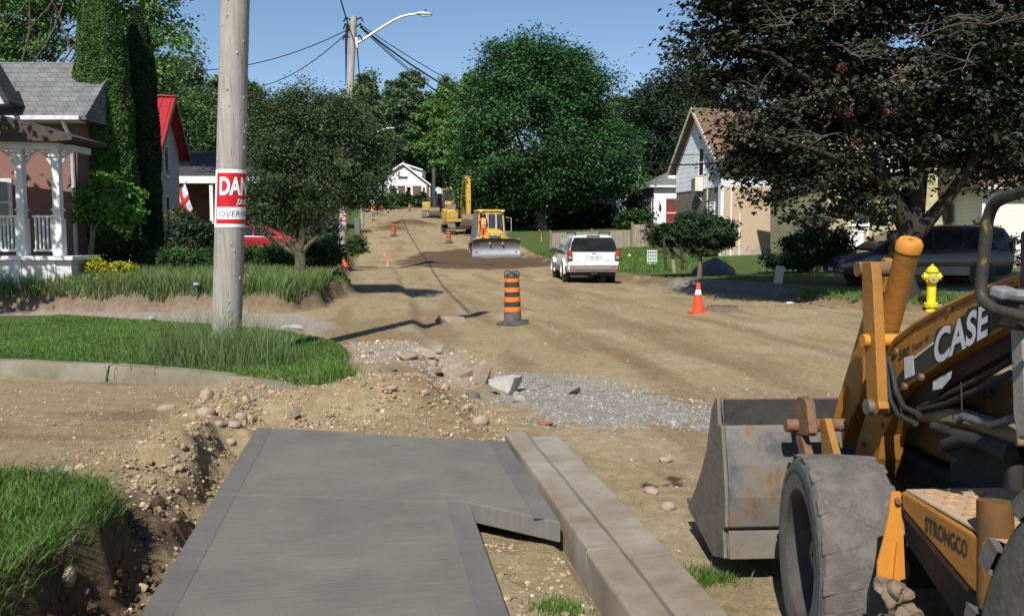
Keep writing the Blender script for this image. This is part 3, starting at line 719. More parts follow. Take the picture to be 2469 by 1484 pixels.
FT = [
 ('mid green tree between the cedars and the red metal roof',395,125,120,58,'mid'),
 ('pale airy tree rising behind the nearest utility pole on its left',480,135,150,85,'blue'),
 ('rounded tree seen just right of the nearest utility pole',590,190,120,90,'mid'),
 ('low tree behind the brick porch house',450,270,170,66,'dark'),
 ('tall loose tree behind the top of the street lamp pole base',880,185,110,150,'blue'),
 ('tall feathery tree above the white gabled house at street end',965,172,120,165,'blue'),
 ('bright lime green tree left of the big round maple',1072,215,140,165,'lime'),
 ('tall lime green tree whose top shows left of the round maple',1150,165,125,112,'lime'),
 ('mid green tree standing over the white gabled house',925,290,130,172,'mid'),
 ('dark tree behind the far excavators',1075,330,130,178,'dark'),
 ('pale tree visible in the gap right of the round maple',1497,203,110,120,'blue'),
 ('lime tree low behind the round maple on its right side',1500,330,120,100,'lime'),
 ('mid green tree beyond the crimson maple near the chimney gable',1790,240,200,95,'dark'),
 ('tree standing behind the dark ornamental tree',700,300,200,70,'mid'),
 ('low dark tree left of the white gabled house',790,400,150,120,'dark'),
 ('broad tree behind the brick porch house roof',540,300,180,95,'mid'),
 ('tree rising behind the yellow brick house',2200,180,420,62,'mid'),
 ('dark tree behind the siding house at right edge',2480,150,380,60,'dark'),
 ('dark tree behind the grey brick house',1430,330,170,96,'dark'),
 ('distant tree behind the white gabled house to the left',760,260,200,190,'mid'),
 ('distant tree filling the end of the street',1000,300,190,200,'dark'),
 ('tall pale tree between the lamp pole and the lime green trees',1005,176,130,172,'blue'),
 ('pale tree crowning the skyline left of the round maple',1095,190,130,188,'blue'),
 ('airy tree right behind the upper part of the lamp pole',830,215,150,130,'blue'),
 ('loose mid green tree between the two nearest utility poles',640,225,150,110,'mid'),
 ('rounded green tree showing above the dark ornamental tree',735,235,150,140,'blue'),
 ('green tree filling the gap left of the nearest pole',455,230,150,75,'mid'),
]
for i,(lb,x,top,w,Y,k) in enumerate(FT): far_tree(i,lb,x,top,w,Y,k)

# shrubs and beds
Gn=[(.042,.085,.026),(.034,.07,.022),(.055,.105,.03)]; Dk=[(.022,.042,.016),(.03,.052,.018)]
bush('yellow_shrub','low golden yellow shrub beside the porch steps','shrub',ell([(225,648,75,22),(170,652,35,18),(280,650,40,20)],20.6,1.2),[(.42,.36,.03),(.32,.31,.03),(.22,.26,.03)],70,60,.16,.07,m_leafb,61)
bush('hedge','low dark green hedge left of the nearest utility pole','hedge',ell([(440,625,65,26),(390,628,30,20),(490,625,40,24)],22.5,.9),Gn,90,60,.2,.08,None,62)
bush('hedge','green hedge between the nearest utility pole and the ornamental tree','hedge',ell([(620,622,50,24),(670,628,30,18),(580,620,30,20)],24.5,.9),Gn,80,60,.2,.08,None,63)
bush('shrub','dark bush under the flag beside the brick porch house','shrub',ell([(450,565,50,45),(400,590,30,35),(500,580,35,35)],36,.9),Dk,80,50,.4,.16,None,64)
bush('shrub','olive shrub under the hanging flag','shrub',ell([(435,525,22,22)],36.5,.9),[(.1,.11,.04),(.08,.09,.035)],24,40,.25,.12,None,65)
bush('shrub','dark evergreen shrub at the base of the two cedars','shrub',ell([(330,610,60,25),(290,618,30,18)],23.2,.9),Dk,70,50,.25,.1,None,66)
bush('flower_bed','leafy bed of iris and greenery behind the ornamental tree stems','flower bed',ell([(780,605,60,35),(700,615,60,25),(640,600,40,20)],27,.9),Gn,100,60,.25,.11,None,67,asp=None) if False else bush('flower_bed','leafy garden bed of iris and greenery behind the ornamental stems','flower bed',ell([(780,605,55,32),(700,615,50,22),(650,605,40,18)],27,.9),Gn+[(.07,.12,.06)],100,60,.25,.11,None,67)
bush('shrub','rounded green bush beside the second utility pole by the curb','shrub',ell([(858,590,24,26),(800,585,22,25)],42,.9),Gn,60,50,.25,.11,None,68)
bush('shrub','spruce-blue low bush behind the second danger sign','shrub',ell([(790,545,40,22)],38,.9),[(.05,.075,.06),(.04,.06,.05)],40,50,.3,.12,None,69)
bush('shrub','green bush between the red car and second pole','shrub',ell([(680,545,70,28),(740,530,50,30)],44,.9),Gn,60,50,.4,.16,None,70)
bush('round_bush','large round dark clipped bush in front of the yellow brick house','bush',ell([(1972,588,72,50),(1972,600,74,42)],28.0,1.0),Dk,150,70,.26,.09,m_leafd,71,shell=.75)
bush('shrub','spiky light green shrub beside the siding wall at right edge','shrub',ell([(2390,590,35,50),(2430,610,30,45),(2360,560,25,30)],27.8,.8),[(.10,.15,.05),(.075,.12,.04)],80,40,.2,.09,m_leafb,72)
bush('hedge','clipped green hedge below the grey brick house','hedge',ell([(1540,527,35,16),(1505,530,15,12)],72,.6),Gn,50,50,.5,.25,None,73)
bush('shrub','dark shrub against the grey brick house window','shrub',ell([(1525,497,22,32)],74,.8),Dk,40,50,.5,.24,None,74)
bush('shrub','dark thicket under the round maple behind the fence','shrub',ell([(1420,520,60,30),(1250,520,50,40),(1200,500,50,50),(1360,515,40,30),(1225,555,40,30)],77,.8),Dk,150,50,.8,.35,None,75)
bush('shrub','reddish twiggy shrub at the tall end of the fence','shrub',ell([(1575,560,22,24)],52,.8),[(.09,.05,.045),(.06,.06,.03)],30,40,.35,.14,None,76)
bush('shrub','green shrub at the stucco wall behind the weeping tree','shrub',ell([(1700,600,30,18)],46,.8),Gn,30,40,.4,.16,None,77)
bush('hedge','light green hedge in front of the white gabled house','hedge',ell([(962,480,18,9),(930,484,12,8),(1000,488,40,5)],147,.4),[(.09,.16,.04),(.07,.13,.04)],60,40,.8,.5,None,78)
bush('shrub','low dark planting in front of the porch rail under the maple','shrub',ell([(1880,628,45,14),(1930,640,40,12)],33,.8),Dk,50,40,.3,.12,None,79)
for i,(x,y0,w,lb) in enumerate(((985,455,8,'left pointed evergreen below the white gabled house door'),(1003,472,5,'shortest pointed evergreen by the white gabled house door'),(1021,462,6,'right pointed evergreen by the white gabled house door'),(966,462,5,'pointed evergreen nearest the left corner of the white gabled house'))):
    p=at(x,490,146.5); k=146.5/F; H=(490-y0)*k
    bush('evergreen',lb,'evergreen',[(p.x,p.y,p.z+H*q,w*k*(1.02-q),w*k*(1.02-q),H*.16) for q in (.1,.25,.4,.55,.7,.85)],Dk,60,30,.35,.4,None,80+i)

# ------------------------------------------------------------ grass
m_grass = leafmat('grass_blades',.5,.35)
def blades(name, label, P, hgt_, cols, seed, lean=.35, wid=.006, kind='stuff', tall=None):
    g=np.random.default_rng(seed); n=len(P)
    h = hgt_*(.55+.9*g.random(n))*(tall if tall is not None else 1)
    a = g.random(n)*2*PI; d = np.stack([np.cos(a),np.sin(a),np.zeros(n)],1); sd = np.stack([-np.sin(a),np.cos(a),np.zeros(n)],1)
    b2 = g.random(n)*2*PI; sd = np.stack([np.cos(b2),np.sin(b2),np.zeros(n)],1)
    L = lean*(.3+1.2*g.random(n))[:,None]*h[:,None]; w = (wid*(.7+.6*g.random(n)))[:,None]
    z=np.array([0,0,1.])
    p0=P-sd*w; p1=P+sd*w; m0=P+z*h[:,None]*.6+d*L*.35-sd*w*.8; m1=P+z*h[:,None]*.6+d*L*.35+sd*w*.8; tp=P+z*(h[:,None])+d*L
    V=np.stack([p0,p1,m1,m0,tp],1).reshape(-1,3); i=np.arange(n)*5
    # a quad and a tip quad with a doubled corner keeps one face size
    Fq=np.stack([i,i+1,i+2,i+3],1); V2=V.copy()
    tip=np.stack([m0,m1,tp+sd*w*.15,tp-sd*w*.15],1).reshape(-1,3); j=len(V)+np.arange(n)*4
    Fa=np.concatenate([Fq,np.stack([j,j+1,j+2,j+3],1)]); VV=np.concatenate([V,tip])
    pat=fbm(P[:,0]*1.7,P[:,1]*1.7,3,seed)
    c=leafcol(n,pat,cols,g,.3); cc=np.concatenate([np.repeat(c,5,0),np.repeat(c*1.08,4,0)])
    o=npmesh(name,VV,Fa,m_grass,cc); tag(o,kind='stuff'); tag(o,label,'grass'); return o
def inpoly(poly, n, seed, inset=.0, ymax=None):
    g=np.random.default_rng(seed); p=np.array(poly); lo,hi=p.min(0),p.max(0); out=[]; tot=0
    while tot<n:
        q=lo+(hi-lo)*g.random((n*2,2)); q=q[sdp(q[:,0],q[:,1],poly)<inset]; out.append(q); tot+=len(q)
    q=np.concatenate(out)[:n]; return q
def onground(q, dz=-.01): return np.stack([q[:,0],q[:,1],hgt(q[:,0],q[:,1])+dz],1)
Lg=[(.088,.175,.036),(.075,.15,.03),(.12,.195,.048),(.15,.19,.06)]
GFv=[(x,y) for x,y in GR_F]; GFv=[(max(x,-5),max(y,2.2)) for x,y in GFv]
q=inpoly(GFv,34000,91,.06); dn_=(fbm(q[:,0]*1.7,q[:,1]*1.7,2,3)-.5); blades('grass','fringed lawn corner above the dark dug bank in the foreground',onground(q),.062,Lg,92,.55,.004)
GBv=[(max(x,-9),y) for x,y in GR_B]
q=inpoly(GBv,90000,93,.05); blades('grass','mown green lawn between the old curb and the pale path',onground(q),.045,Lg,94,.5,.006)
YLv=[(-12.5,19.2),(-11.5,19.2),(-7,19.0),(-4.95,18.9),(-4.5,20.0),(-4.8,22.5),(-4.9,23.5),(-7,24),(-12.5,22.2)]
q=inpoly(YLv,34000,95,.05); q=q[(q[:,1]<19.5)|(q[:,0]>-10.2)]
blades('grass','long unmown grass along the top of the cut bank on the left',onground(q),.3,[(.11,.18,.05),(.09,.155,.04),(.16,.20,.085),(.19,.21,.11)],96,.35,.009)
q=inpoly([(7.7,24.2),(8.5,23.0),(10.2,21.0),(12,19.3),(16,18.8),(16,20.5),(11,22.6),(8.5,24.6)],16000,97,.1); blades('grass','sunlit turf strip on the bank under the crimson maple',onground(q),.1,Lg,98,.4,.01)
p_=[st2xy(34,9.9),st2xy(55,10.2),st2xy(58,13),st2xy(55,20),st2xy(40,17),st2xy(34,12)]
q=inpoly(p_,22000,99,.1); blades('grass','green lawn between the board fence and the weeping tree',onground(q),.12,Lg,100,.4,.02)
p_=[st2xy(24,-.8),st2xy(27,-.75),st2xy(27,-2),st2xy(40,-1.4),st2xy(40,-4),st2xy(23.5,-3)]
q=inpoly(p_,14000,101,.05); blades('grass','grassy knoll and verge around the second utility pole',onground(q),.13,Lg,102,.4,.012)
# seed grass round the pole's foot
g=np.random.default_rng(8); c0=np.array(grd(548,868)[:2]); 
q=np.concatenate([c0+g.normal(size=(2600,2))*[.42,.28]+[-.12,-.22],c0+g.normal(size=(1500,2))*[.16,.16]+[.45,-.25]])
blades('tall_grass','wispy tall seed grass around the foot of the nearest pole',onground(q),.42,[(.14,.20,.075),(.19,.22,.11),(.11,.17,.05)],103,.45,.0032,tall=np.concatenate([.6+.7*np.random.default_rng(1).random(2600),.8*np.ones(1500)]))
q=np.random.default_rng(2).normal(size=(500,2))*[.07,.05]+np.array(on(1707,1398,-.2)[:2]); blades('grass','small tuft of grass on the dirt beside the gutter',onground(q,0),.05,Lg,104,.5,.003)
q=np.random.default_rng(3).normal(size=(350,2))*[.06,.05]+np.array(on(1345,1480,-.16)[:2]); blades('grass','small tuft of grass in the gap beside the walk',onground(q,0),.04,Lg,105,.5,.003)
q=np.random.default_rng(4).normal(size=(900,2))*[.12,.2]+np.array(on(795,930,0)[:2]); blades('grass','ragged grass hanging at the lawn tip by the broken curb',onground(q,0),.14,Lg,106,.6,.004)

b_ = Vector((-13.8,15.6,0)); b_.z = hz(b_.x,b_.y)  # unseen tree added beyond the left edge to shade the porch
tree('added_shade_tree','added unseen leafy tree outside the left edge that shades the white porch','tree',b_,[(-13.8,15.6,5.4,2.5,2.4,2.4),(-13.2,16.2,6.6,1.9,1.9,1.6),(-14.6,15.2,4.2,1.8,1.8,1.5)],[(.05,.11,.03),(.04,.09,.026)],ncl=200,nper=50,crad=.6,leaf=.2,trunk=.16,seed=77,fork=.35,limbs=10)
g=np.random.default_rng(19); ang=g.random(60000); 
q=np.stack([g.uniform(-5,-1.9,60000),g.uniform(2.2,5.7,60000)],1); d_=sdp(q[:,0],q[:,1],GR_F)+(fbm((-ST*q[:,0]+CT*q[:,1])*1.7,(CT*q[:,0]+ST*q[:,1])*1.7,3,11)-.5)*.4*.35; q=q[(d_>-.05)&(d_<.015)][:7000]
blades('grass','ragged roots and grass hanging over the dug bank in the foreground',onground(q,-.01),.085,Lg[:4]+[(.13,.10,.06)],107,1.3,.003)
# ------------------------------------------------------------ houses, left side and far end
m_white = pmat('white_paint',(.74,.74,.72),(.62,.62,.60),5,.5,.15,30)
m_whited = pmat('weathered_white',(.66,.66,.64),(.48,.47,.44),6,.6,.3,30)
m_stucco = pmat('pink_pebbledash',(.30,.165,.135),(.15,.08,.068),55,.95,1.0,60,lo=.4,hi=.6,c3=(.45,.31,.26))
m_shing = pmat('grey_shingles',(.16,.165,.165),(.07,.072,.075),5,.9,.8,25,stretch=(1,1,6),c3=(.24,.24,.23))
def shingles(name,c1,c2,rows=.14):
    c2=tuple(a*.65+b*.35 for a,b in zip(c1,c2))
    """courses run horizontally whatever way the slope faces"""
    if name in MATS: return MATS[name]
    return brickmat(name,c1,c2,tuple(x*.6 for x in c1),.26,rows,.010,.9,.7)
m_roofg = shingles('grey_roof_shingles',(.17,.175,.178),(.09,.095,.10),.15)
m_roofbr = shingles('brown_roof_shingles',(.19,.12,.085),(.14,.085,.065),.12)
m_roofd = shingles('dark_roof_shingles',(.06,.06,.065),(.04,.04,.045),.14)
m_glass = glassmat('window_glass')
m_trimd = pmat('dark_trim',(.05,.04,.035),(.03,.025,.022),8,.6)
def wb(b, name, m, root, **kw):
    o = root.location; b.map(lambda p:(p[0]-o.x,p[1]-o.y,p[2]-o.z)); return b.build(name,m,root,**kw)
def face(pts, Y): return [(at(x,y,Y).x, at(x,y,Y).z) for x,y in pts]
def pane_w(root, x0,y0,x1,y1, Y, frame=.07, mf=None, mg=None, bars=(1,1), name='window', proud=.05):
    """framed window in a wall that faces the camera, from picture corners"""
    a=at(x0,y0,Y); c=at(x1,y1,Y); xa,xb=min(a.x,c.x),max(a.x,c.x); za,zb=min(a.z,c.z),max(a.z,c.z)
    b=MB(); f=frame
    b.span(xa-f,xa,Y-proud,Y+.02,za-f,zb+f).span(xb,xb+f,Y-proud,Y+.02,za-f,zb+f).span(xa,xb,Y-proud,Y+.02,zb,zb+f).span(xa,xb,Y-proud-.03,Y+.02,za-f,za)
    for i in range(1,bars[0]): q=xa+(xb-xa)*i/bars[0]; b.span(q-.02,q+.02,Y-proud*.7,Y+.02,za,zb)
    for i in range(1,bars[1]): q=za+(zb-za)*i/bars[1]; b.span(xa,xb,Y-proud*.7+.003,Y+.02,q-.02,q+.02)
    fr=wb(b,name,mf or m_white,root,smooth=0)
    g=MB(); g.span(xa,xb,Y-proud*.4,Y+.015,za,zb); o=root.location; g.map(lambda p:(p[0]-o.x,p[1]-o.y,p[2]-o.z)); g.build('glass',mg or m_glass,fr,smooth=0)
    return fr

# pink stucco house with porch
b0=gp(60,22.6); ph=thing('stucco_house','pink stucco house with grey shingle roof and white railed porch','house',b0)
Yw=22.6
b=MB(); b.prism(face([(-420,283),(186,283),(186,660),(-420,660)],Yw),Yw,Yw+3,'y'); wb(b,'wall',m_stucco,ph,smooth=0)
zr=at(0,150,Yw+1.5).z; ze=at(0,279,Yw-.35).z; xl=at(-430,0,Yw).x; xr=at(212,0,Yw).x
b=MB(); b.prism([(Yw-.35,ze),(Yw+1.5,zr),(Yw+3.35,ze),(Yw+3.35,ze-.1),(Yw-.35,ze-.1)],xl,xr,'x'); wb(b,'roof',m_roofg,ph,smooth=0)
b=MB(); b.span(xl,at(200,0,Yw).x,Yw-.47,Yw-.352,ze-.12,ze-.01); b.span(xl,at(195,0,Yw).x,Yw-.35,Yw-.003,ze-.16,ze-.102); wb(b,'gutter',m_whited,ph,smooth=0,bevel=.015)
p=at(170,290,Yw-.08); b=MB(); b.tube([(p.x-.05,Yw-.4,ze-.12),(p.x-.02,Yw-.2,ze-.4),(p.x,Yw-.06,ze-.6),(p.x,Yw-.06,.6)],.05,8); wb(b,'downspout',m_whited,ph)
pane_w(ph,-30,440,25,535,Yw,.1,m_whited,bars=(1,2))
# little front gable at the picture's left edge
b=MB(); b.prism(face([(-90,255),(14,250),(14,240),(-40,150),(-90,160)],21.9),21.9,22.4,'y'); wb(b,'gable_wall',pmat('blue_white_board',(.5,.55,.62),(.42,.47,.54),5,.6),ph,smooth=0)
b=MB(); b.prism(face([(-44,140),(-38,140),(24,246),(24,252),(14,252),(-41,158)],21.85),21.8,22.5,'y'); wb(b,'gable_roof',m_roofd,ph,smooth=0)
# porch
Yp=19.8
b=MB(); b.prism(face([(-300,240),(0,277),(192,333),(192,341),(140,345),(-300,332)],Yp),Yp-.35,21.1,'y'); wb(b,'porch_roof',pmat('porch_roof_brown',(.085,.065,.055),(.05,.04,.035),8,.8,.4),ph,smooth=0)
b=MB(); b.prism(face([(-300,333),(148,346),(148,362),(-300,352)],Yp),Yp-.1,Yp+.12,'y'); x1=at(148,0,Yp).x; z1=at(0,362,Yp).z; b.span(x1-.14,x1,Yp+.12,20.9,z1,z1+.14); wb(b,'beam',m_white,ph,smooth=0)
for px_ in (-90,46,134):
    a=at(px_,352,Yp); f=at(px_,618,Yp); q=MB()
    q.span(a.x-.085,a.x+.085,Yp-.085,Yp+.085,f.z,a.z-.0); q.span(a.x-.11,a.x+.11,Yp-.11,Yp+.11,f.z,f.z+.9*.0+.85); q.span(a.x-.115,a.x+.115,Yp-.115,Yp+.115,f.z+1.02,f.z+1.07); q.span(a.x-.12,a.x+.12,Yp-.12,Yp+.12,a.z-.25,a.z-.2)
    po=wb(q,'post',m_white,ph,smooth=0,bevel=.008)
    for sgn in (-1,1):
        q=MB(); pts=[]
        for i in range(9):
            k=i/8; pts.append((a.x+sgn*(.1+.42*k),Yp,a.z-.08-.32*(1-k)**2*(1+.12*math.sin(k*14))))
        q.tube(pts,[.035-.002*i for i in range(9)],6); q.tube([(a.x+sgn*.12,Yp,a.z-.12),(a.x+sgn*.3,Yp,a.z-.2),(a.x+sgn*.22,Yp,a.z-.1)],.02,5)
        o=ph.location; q.map(lambda p:(p[0]-o.x,p[1]-o.y,p[2]-o.z)); q.build('bracket',m_whited,ph)
def railing(xa,xb,Y,zt,zb,root):
    b=MB(); b.span(xa,xb,Y-.05,Y+.05,zt-.05,zt); b.span(xa,xb,Y-.04,Y+.04,zb,zb+.05)
    n=max(2,int((xb-xa)/.082))
    for i in range(n):
        q=xa+(xb-xa)*(i+.5)/n; b.span(q-.018,q+.018,Y-.02,Y+.02,zb+.05,zt-.05)
    return wb(b,'railing',m_white,root,smooth=0)
zt,zb=at(0,519,Yp).z,at(0,606,Yp).z
railing(at(-85,0,Yp).x,at(36,0,Yp).x,Yp,zt,zb,ph); railing(at(57,0,Yp).x,at(125,0,Yp).x,Yp,zt,zb,ph)
fz=at(0,617,Yp).z; xr_=at(152,0,Yp-.2).x
b=MB(); b.span(-16,xr_,Yp-.25,20.9,fz-.09,fz); wb(b,'porch_floor',m_white,ph,smooth=0,bevel=.01)
b=MB(); b.span(-16,xr_-.1,Yp-.12,20.8,b0.z-.25,fz-.092); 
wb(b,'porch_skirt',m_whited,ph,smooth=0)
for q in (-85,20,105): xx=at(q,0,Yp).x; b=MB(); b.span(xx-.09,xx+.09,Yp-.15,Yp-.122,b0.z-.1,fz-.1); wb(b,'skirt_board',m_white,ph,smooth=0)

# red metal roof house (road frame)
def rf(px_, Y, z): X=(px_-CX)/F*Y; return Vector((X,Y,z))
p=rf(378,38,hz((378-CX)/F*38,38)); rh=thing('red_roof_house','grey house with a bright red metal roof behind the cedars','house',p,TH)
ev=5.75-p.z; pk=8.0-p.z
b=MB(); b.prism([(0,-.2),(5.05,-.2),(5.05,ev),(2.5,pk-.12),(0,ev)],-8,0,'x'); b.build('wall',pmat('grey_render',(.36,.35,.34),(.28,.27,.26),6,.9,.3),rh,smooth=0)
m_red=pmat('red_metal',(.36,.028,.028),(.30,.022,.024),4,.35,0,coat=.2)
b=MB()
for sy in (0,1):
    y0,y1=(-.45,2.5) if sy==0 else (5.5,2.5); z0=ev-.35; 
    b.add([(-8.2,y0,z0),(.45,y0,z0),(.45,y1,pk),(-8.2,y1,pk),(-8.2,y0,z0-.06),(.45,y0,z0-.06),(.45,y1,pk-.06),(-8.2,y1,pk-.06)],[(0,1,2,3),(7,6,5,4),(0,4,5,1),(1,5,6,2),(2,6,7,3),(3,7,4,0)])
    for i in range(22):
        x=-8.1+i*.4; b.add([(x,y0,z0+.004),(x+.035,y0,z0+.004),(x+.035,y1,pk+.004),(x,y1,pk+.004),(x,y0,z0+.04),(x+.035,y0,z0+.04),(x+.035,y1,pk+.04),(x,y1,pk+.04)],[(4,5,6,7),(0,1,5,4),(1,2,6,5),(3,0,4,7),(2,3,7,6)])
b.span(-8.2,.46,2.38,2.62,pk+.0,pk+.07); b.build('roof',m_red,rh,smooth=0)
b=MB(); 
for (ya,yb) in ((-.47,2.5),(5.52,2.5)): b.add([(.452,ya,ev-.36),(.452,yb,pk+.01),(.452,yb,pk-.28),(.452,ya,ev-.62),(.5,ya,ev-.36),(.5,yb,pk+.01),(.5,yb,pk-.28),(.5,ya,ev-.62)],[(0,1,2,3),(7,6,5,4),(0,4,5,1),(1,5,6,2),(2,6,7,3),(3,7,4,0)])
b.build('barge_board',pmat('dark_red_trim',(.13,.02,.018),(.1,.015,.014),5,.5),rh,smooth=0)
b=MB(); b.span(-3,.3,-.52,-.46,ev-.2,ev-.02); b.build('fascia',m_white,rh,smooth=0)
for (ya,z0,z1) in ((2.0,.6,2.6),(2.0,3.6,4.9)):
    b=MB(); b.span(-.02,.05,ya-.06,ya,z0,z1).span(-.02,.05,ya+.7,ya+.76,z0,z1).span(-.02,.05,ya-.06,ya+.76,z1,z1+.06).span(-.02,.07,ya-.06,ya+.76,z0-.08,z0); fr=b.build('window',m_whited,rh,smooth=0)
    g=MB(); g.span(-.02,.02,ya,ya+.7,z0,z1); g.build('glass',m_glass,fr,smooth=0)

# brick house with white porch
Yb=49.0; b0=gp(470,Yb); bh=thing('brick_house','red brick house with white porch fascia and post beside the red metal roof','house',b0)
m_brick=brickmat('red_brick',(.26,.09,.05),(.19,.06,.04),(.2,.16,.13))
b=MB(); b.prism(face([(380,432),(640,432),(640,600),(380,600)],Yb),Yb,Yb+8,'y'); wb(b,'wall',m_brick,bh,smooth=0)
b=MB(); zt_=at(0,365,Yb+3).z; ze_=at(0,426,Yb-2.4).z; b.prism([(Yb-2.6,ze_),(Yb+3,zt_),(Yb+8.4,ze_),(Yb+8.4,ze_-.1),(Yb-2.6,ze_-.1)],at(372,0,Yb).x,at(650,0,Yb).x,'x'); wb(b,'roof',m_roofd,bh,smooth=0)
b=MB(); b.span(at(372,0,Yb).x,at(650,0,Yb).x,Yb-2.68,Yb-2.602,ze_-.36,ze_+.01); wb(b,'fascia',m_white,bh,smooth=0)
for q in (497,560): 
    xx=at(q,0,Yb-2.5).x; b=MB(); b.span(xx-.09,xx+.09,Yb-2.58,Yb-2.4,b0.z-.2,ze_-.1); wb(b,'post',m_white,bh,smooth=0)
pane_w(bh,530,455,556,510,Yb,.1,m_white,bars=(1,2))

# flag with a red cross hanging on the brick porch
fb=at(440,442,46.2); fl=thing('flag','white flag with a red cross hanging from a slanted staff on the brick porch','flag',fb)
def flagpt(u,v,o=0):   # u along hoist edge, v down the fly
    a=at(446,443,46.0+o); e1=at(420,470,46.0+o)-a; e2=at(465,505,46.0+o)-a
    p=a+e1*u+e2*v+Vector((0,math.sin(v*7+u*3)*.06,-.1*u*v)); return p-fb
def flagmesh(us_,vs_,name,m,o):
    b=MB(); n,mn=len(us_),len(vs_); b.add([flagpt(u,v,o) for u in us_ for v in vs_],[(i*mn+j,i*mn+j+1,(i+1)*mn+j+1,(i+1)*mn+j) for i in range(n-1) for j in range(mn-1)]); ob=b.build(name,m,fl); md=ob.modifiers.new('s','SOLIDIFY'); md.thickness=.006
flagmesh(np.linspace(0,1,8),np.linspace(0,1,14),'cloth',pmat('flag_white',(.7,.71,.74),(.62,.63,.66),6,.8),0)
mr=pmat('flag_red',(.5,.03,.03),(.42,.025,.03),6,.8)
cross=MB()
for us_,vs_ in ((np.linspace(.38,.62,3),np.linspace(0,.4,6)),(np.linspace(.38,.62,3),np.linspace(.6,1,6)),(np.linspace(0,1,8),np.linspace(.4,.6,4))):
    n,mn=len(us_),len(vs_); cross.add([flagpt(u,v,-.02) for u in us_ for v in vs_],[(i*mn+j,i*mn+j+1,(i+1)*mn+j+1,(i+1)*mn+j) for i in range(n-1) for j in range(mn-1)])
ob=cross.build('red_cross',mr,fl); ob.modifiers.new('s','SOLIDIFY').thickness=.006
b=MB(); b.tube([at(452,436,46.0)-fb,at(412,478,46.02)-fb],.018,6); b.build('staff',pmat('staff_wood',(.35,.25,.15),None,6,.6),fl)

# white gabled house that closes the street
Yf=150.0; b0=gp(985,Yf); wh=thing('gabled_house','white gabled house with brown brick ground floor closing the street','house',b0)
g3=lambda x,y:(892.2+x*.2254,334.6+y*.2254)
m_sidf=pmat('far_white_siding',(.80,.80,.80),(.72,.72,.72),.6,.6); m_brf=brickmat('brown_brick',(.17,.085,.06),(.13,.06,.045),(.16,.12,.10),.5,.16,.03)
b=MB(); b.prism(face([g3(300,505),g3(640,505),g3(640,720),g3(300,720)],Yf),Yf,Yf+9,'y'); wb(b,'ground_floor',m_brf,wh,smooth=0)
b=MB(); b.prism(face([g3(240,330),g3(350,262),g3(640,490),g3(640,504),g3(190,504),g3(190,350)],Yf),Yf-.1,Yf+9,'y'); wb(b,'gable',m_sidf,wh,smooth=0)
b=MB(); b.prism(face([g3(120,352),g3(240,322),g3(350,250),g3(655,490),g3(640,497),g3(350,268),g3(245,335),g3(120,366)],Yf-.5),Yf-.55,Yf+9.2,'y'); wb(b,'roof',m_roofd,wh,smooth=0)
b=MB(); b.prism(face([g3(350,250),g3(652,490),g3(645,500),g3(350,272),g3(243,340),g3(236,326)],Yf-.6),Yf-.63,Yf-.552,'y'); wb(b,'verge_board',m_white,wh,smooth=0)
b=MB(); b.prism(face([g3(390,282),g3(560,335),g3(555,405),g3(530,400)],Yf+1.2),Yf+1.0,Yf+7,'y'); wb(b,'dormer',m_sidf,wh,smooth=0)
b=MB(); b.prism(face([g3(370,264),g3(562,326),g3(562,340),g3(370,282)],Yf+.9),Yf+.6,Yf+7.2,'y'); wb(b,'dormer_roof',m_white,wh,smooth=0)
b=MB(); b.prism(face([g3(140,504),g3(300,504),g3(300,700),g3(140,700)],Yf+1.5),Yf+1.2,Yf+7,'y'); wb(b,'side_wing',m_sidf,wh,smooth=0)
m_blind=pmat('white_blind',(.7,.71,.73),(.62,.63,.65),3,.6)
f_=pane_w(wh,*g3(302,345),*g3(402,425),Yf-.1,.14,m_white,m_blind); 
a,c=at(*g3(302,405),Yf),at(*g3(402,427),Yf); b=MB(); b.span(a.x,c.x,Yf-.2,Yf-.16,c.z,a.z); o=wh.location; b.map(lambda p:(p[0]-o.x,p[1]-o.y,p[2]-o.z)); b.build('open_sash',m_glass,f_,smooth=0)
pane_w(wh,*g3(563,520),*g3(588,568),Yf,.22,m_white)
pane_w(wh,*g3(240,530),*g3(262,640),Yf+1.2,.1,m_white)
pane_w(wh,*g3(280,515),*g3(300,620),Yf-.02,.12,m_white,m_blind)
f_=pane_w(wh,*g3(390,520),*g3(440,660),Yf,.25,m_white,m_blind,bars=(2,1),name='door'); 
a,c=at(*g3(395,528),Yf),at(*g3(432,552),Yf); b=MB(); b.span(a.x,c.x,Yf-.09,Yf-.06,c.z,a.z); b.map(lambda p:(p[0]-o.x,p[1]-o.y,p[2]-o.z)); b.build('fanlight',m_glass,f_,smooth=0)
a,c=at(*g3(634,500),Yf-.1),at(*g3(642,690),Yf-.1); b=MB(); b.span(a.x,c.x,Yf-.2,Yf-.12,c.z,a.z); wb(b,'downspout',m_white,wh,smooth=0)
for x0 in (365,505,560): a,c=at(*g3(x0,684),Yf),at(*g3(x0+35,700),Yf); b=MB(); b.span(a.x,c.x,Yf-.08,Yf+.1,c.z-.5,a.z); wb(b,'basement_window',m_white,wh,smooth=0)

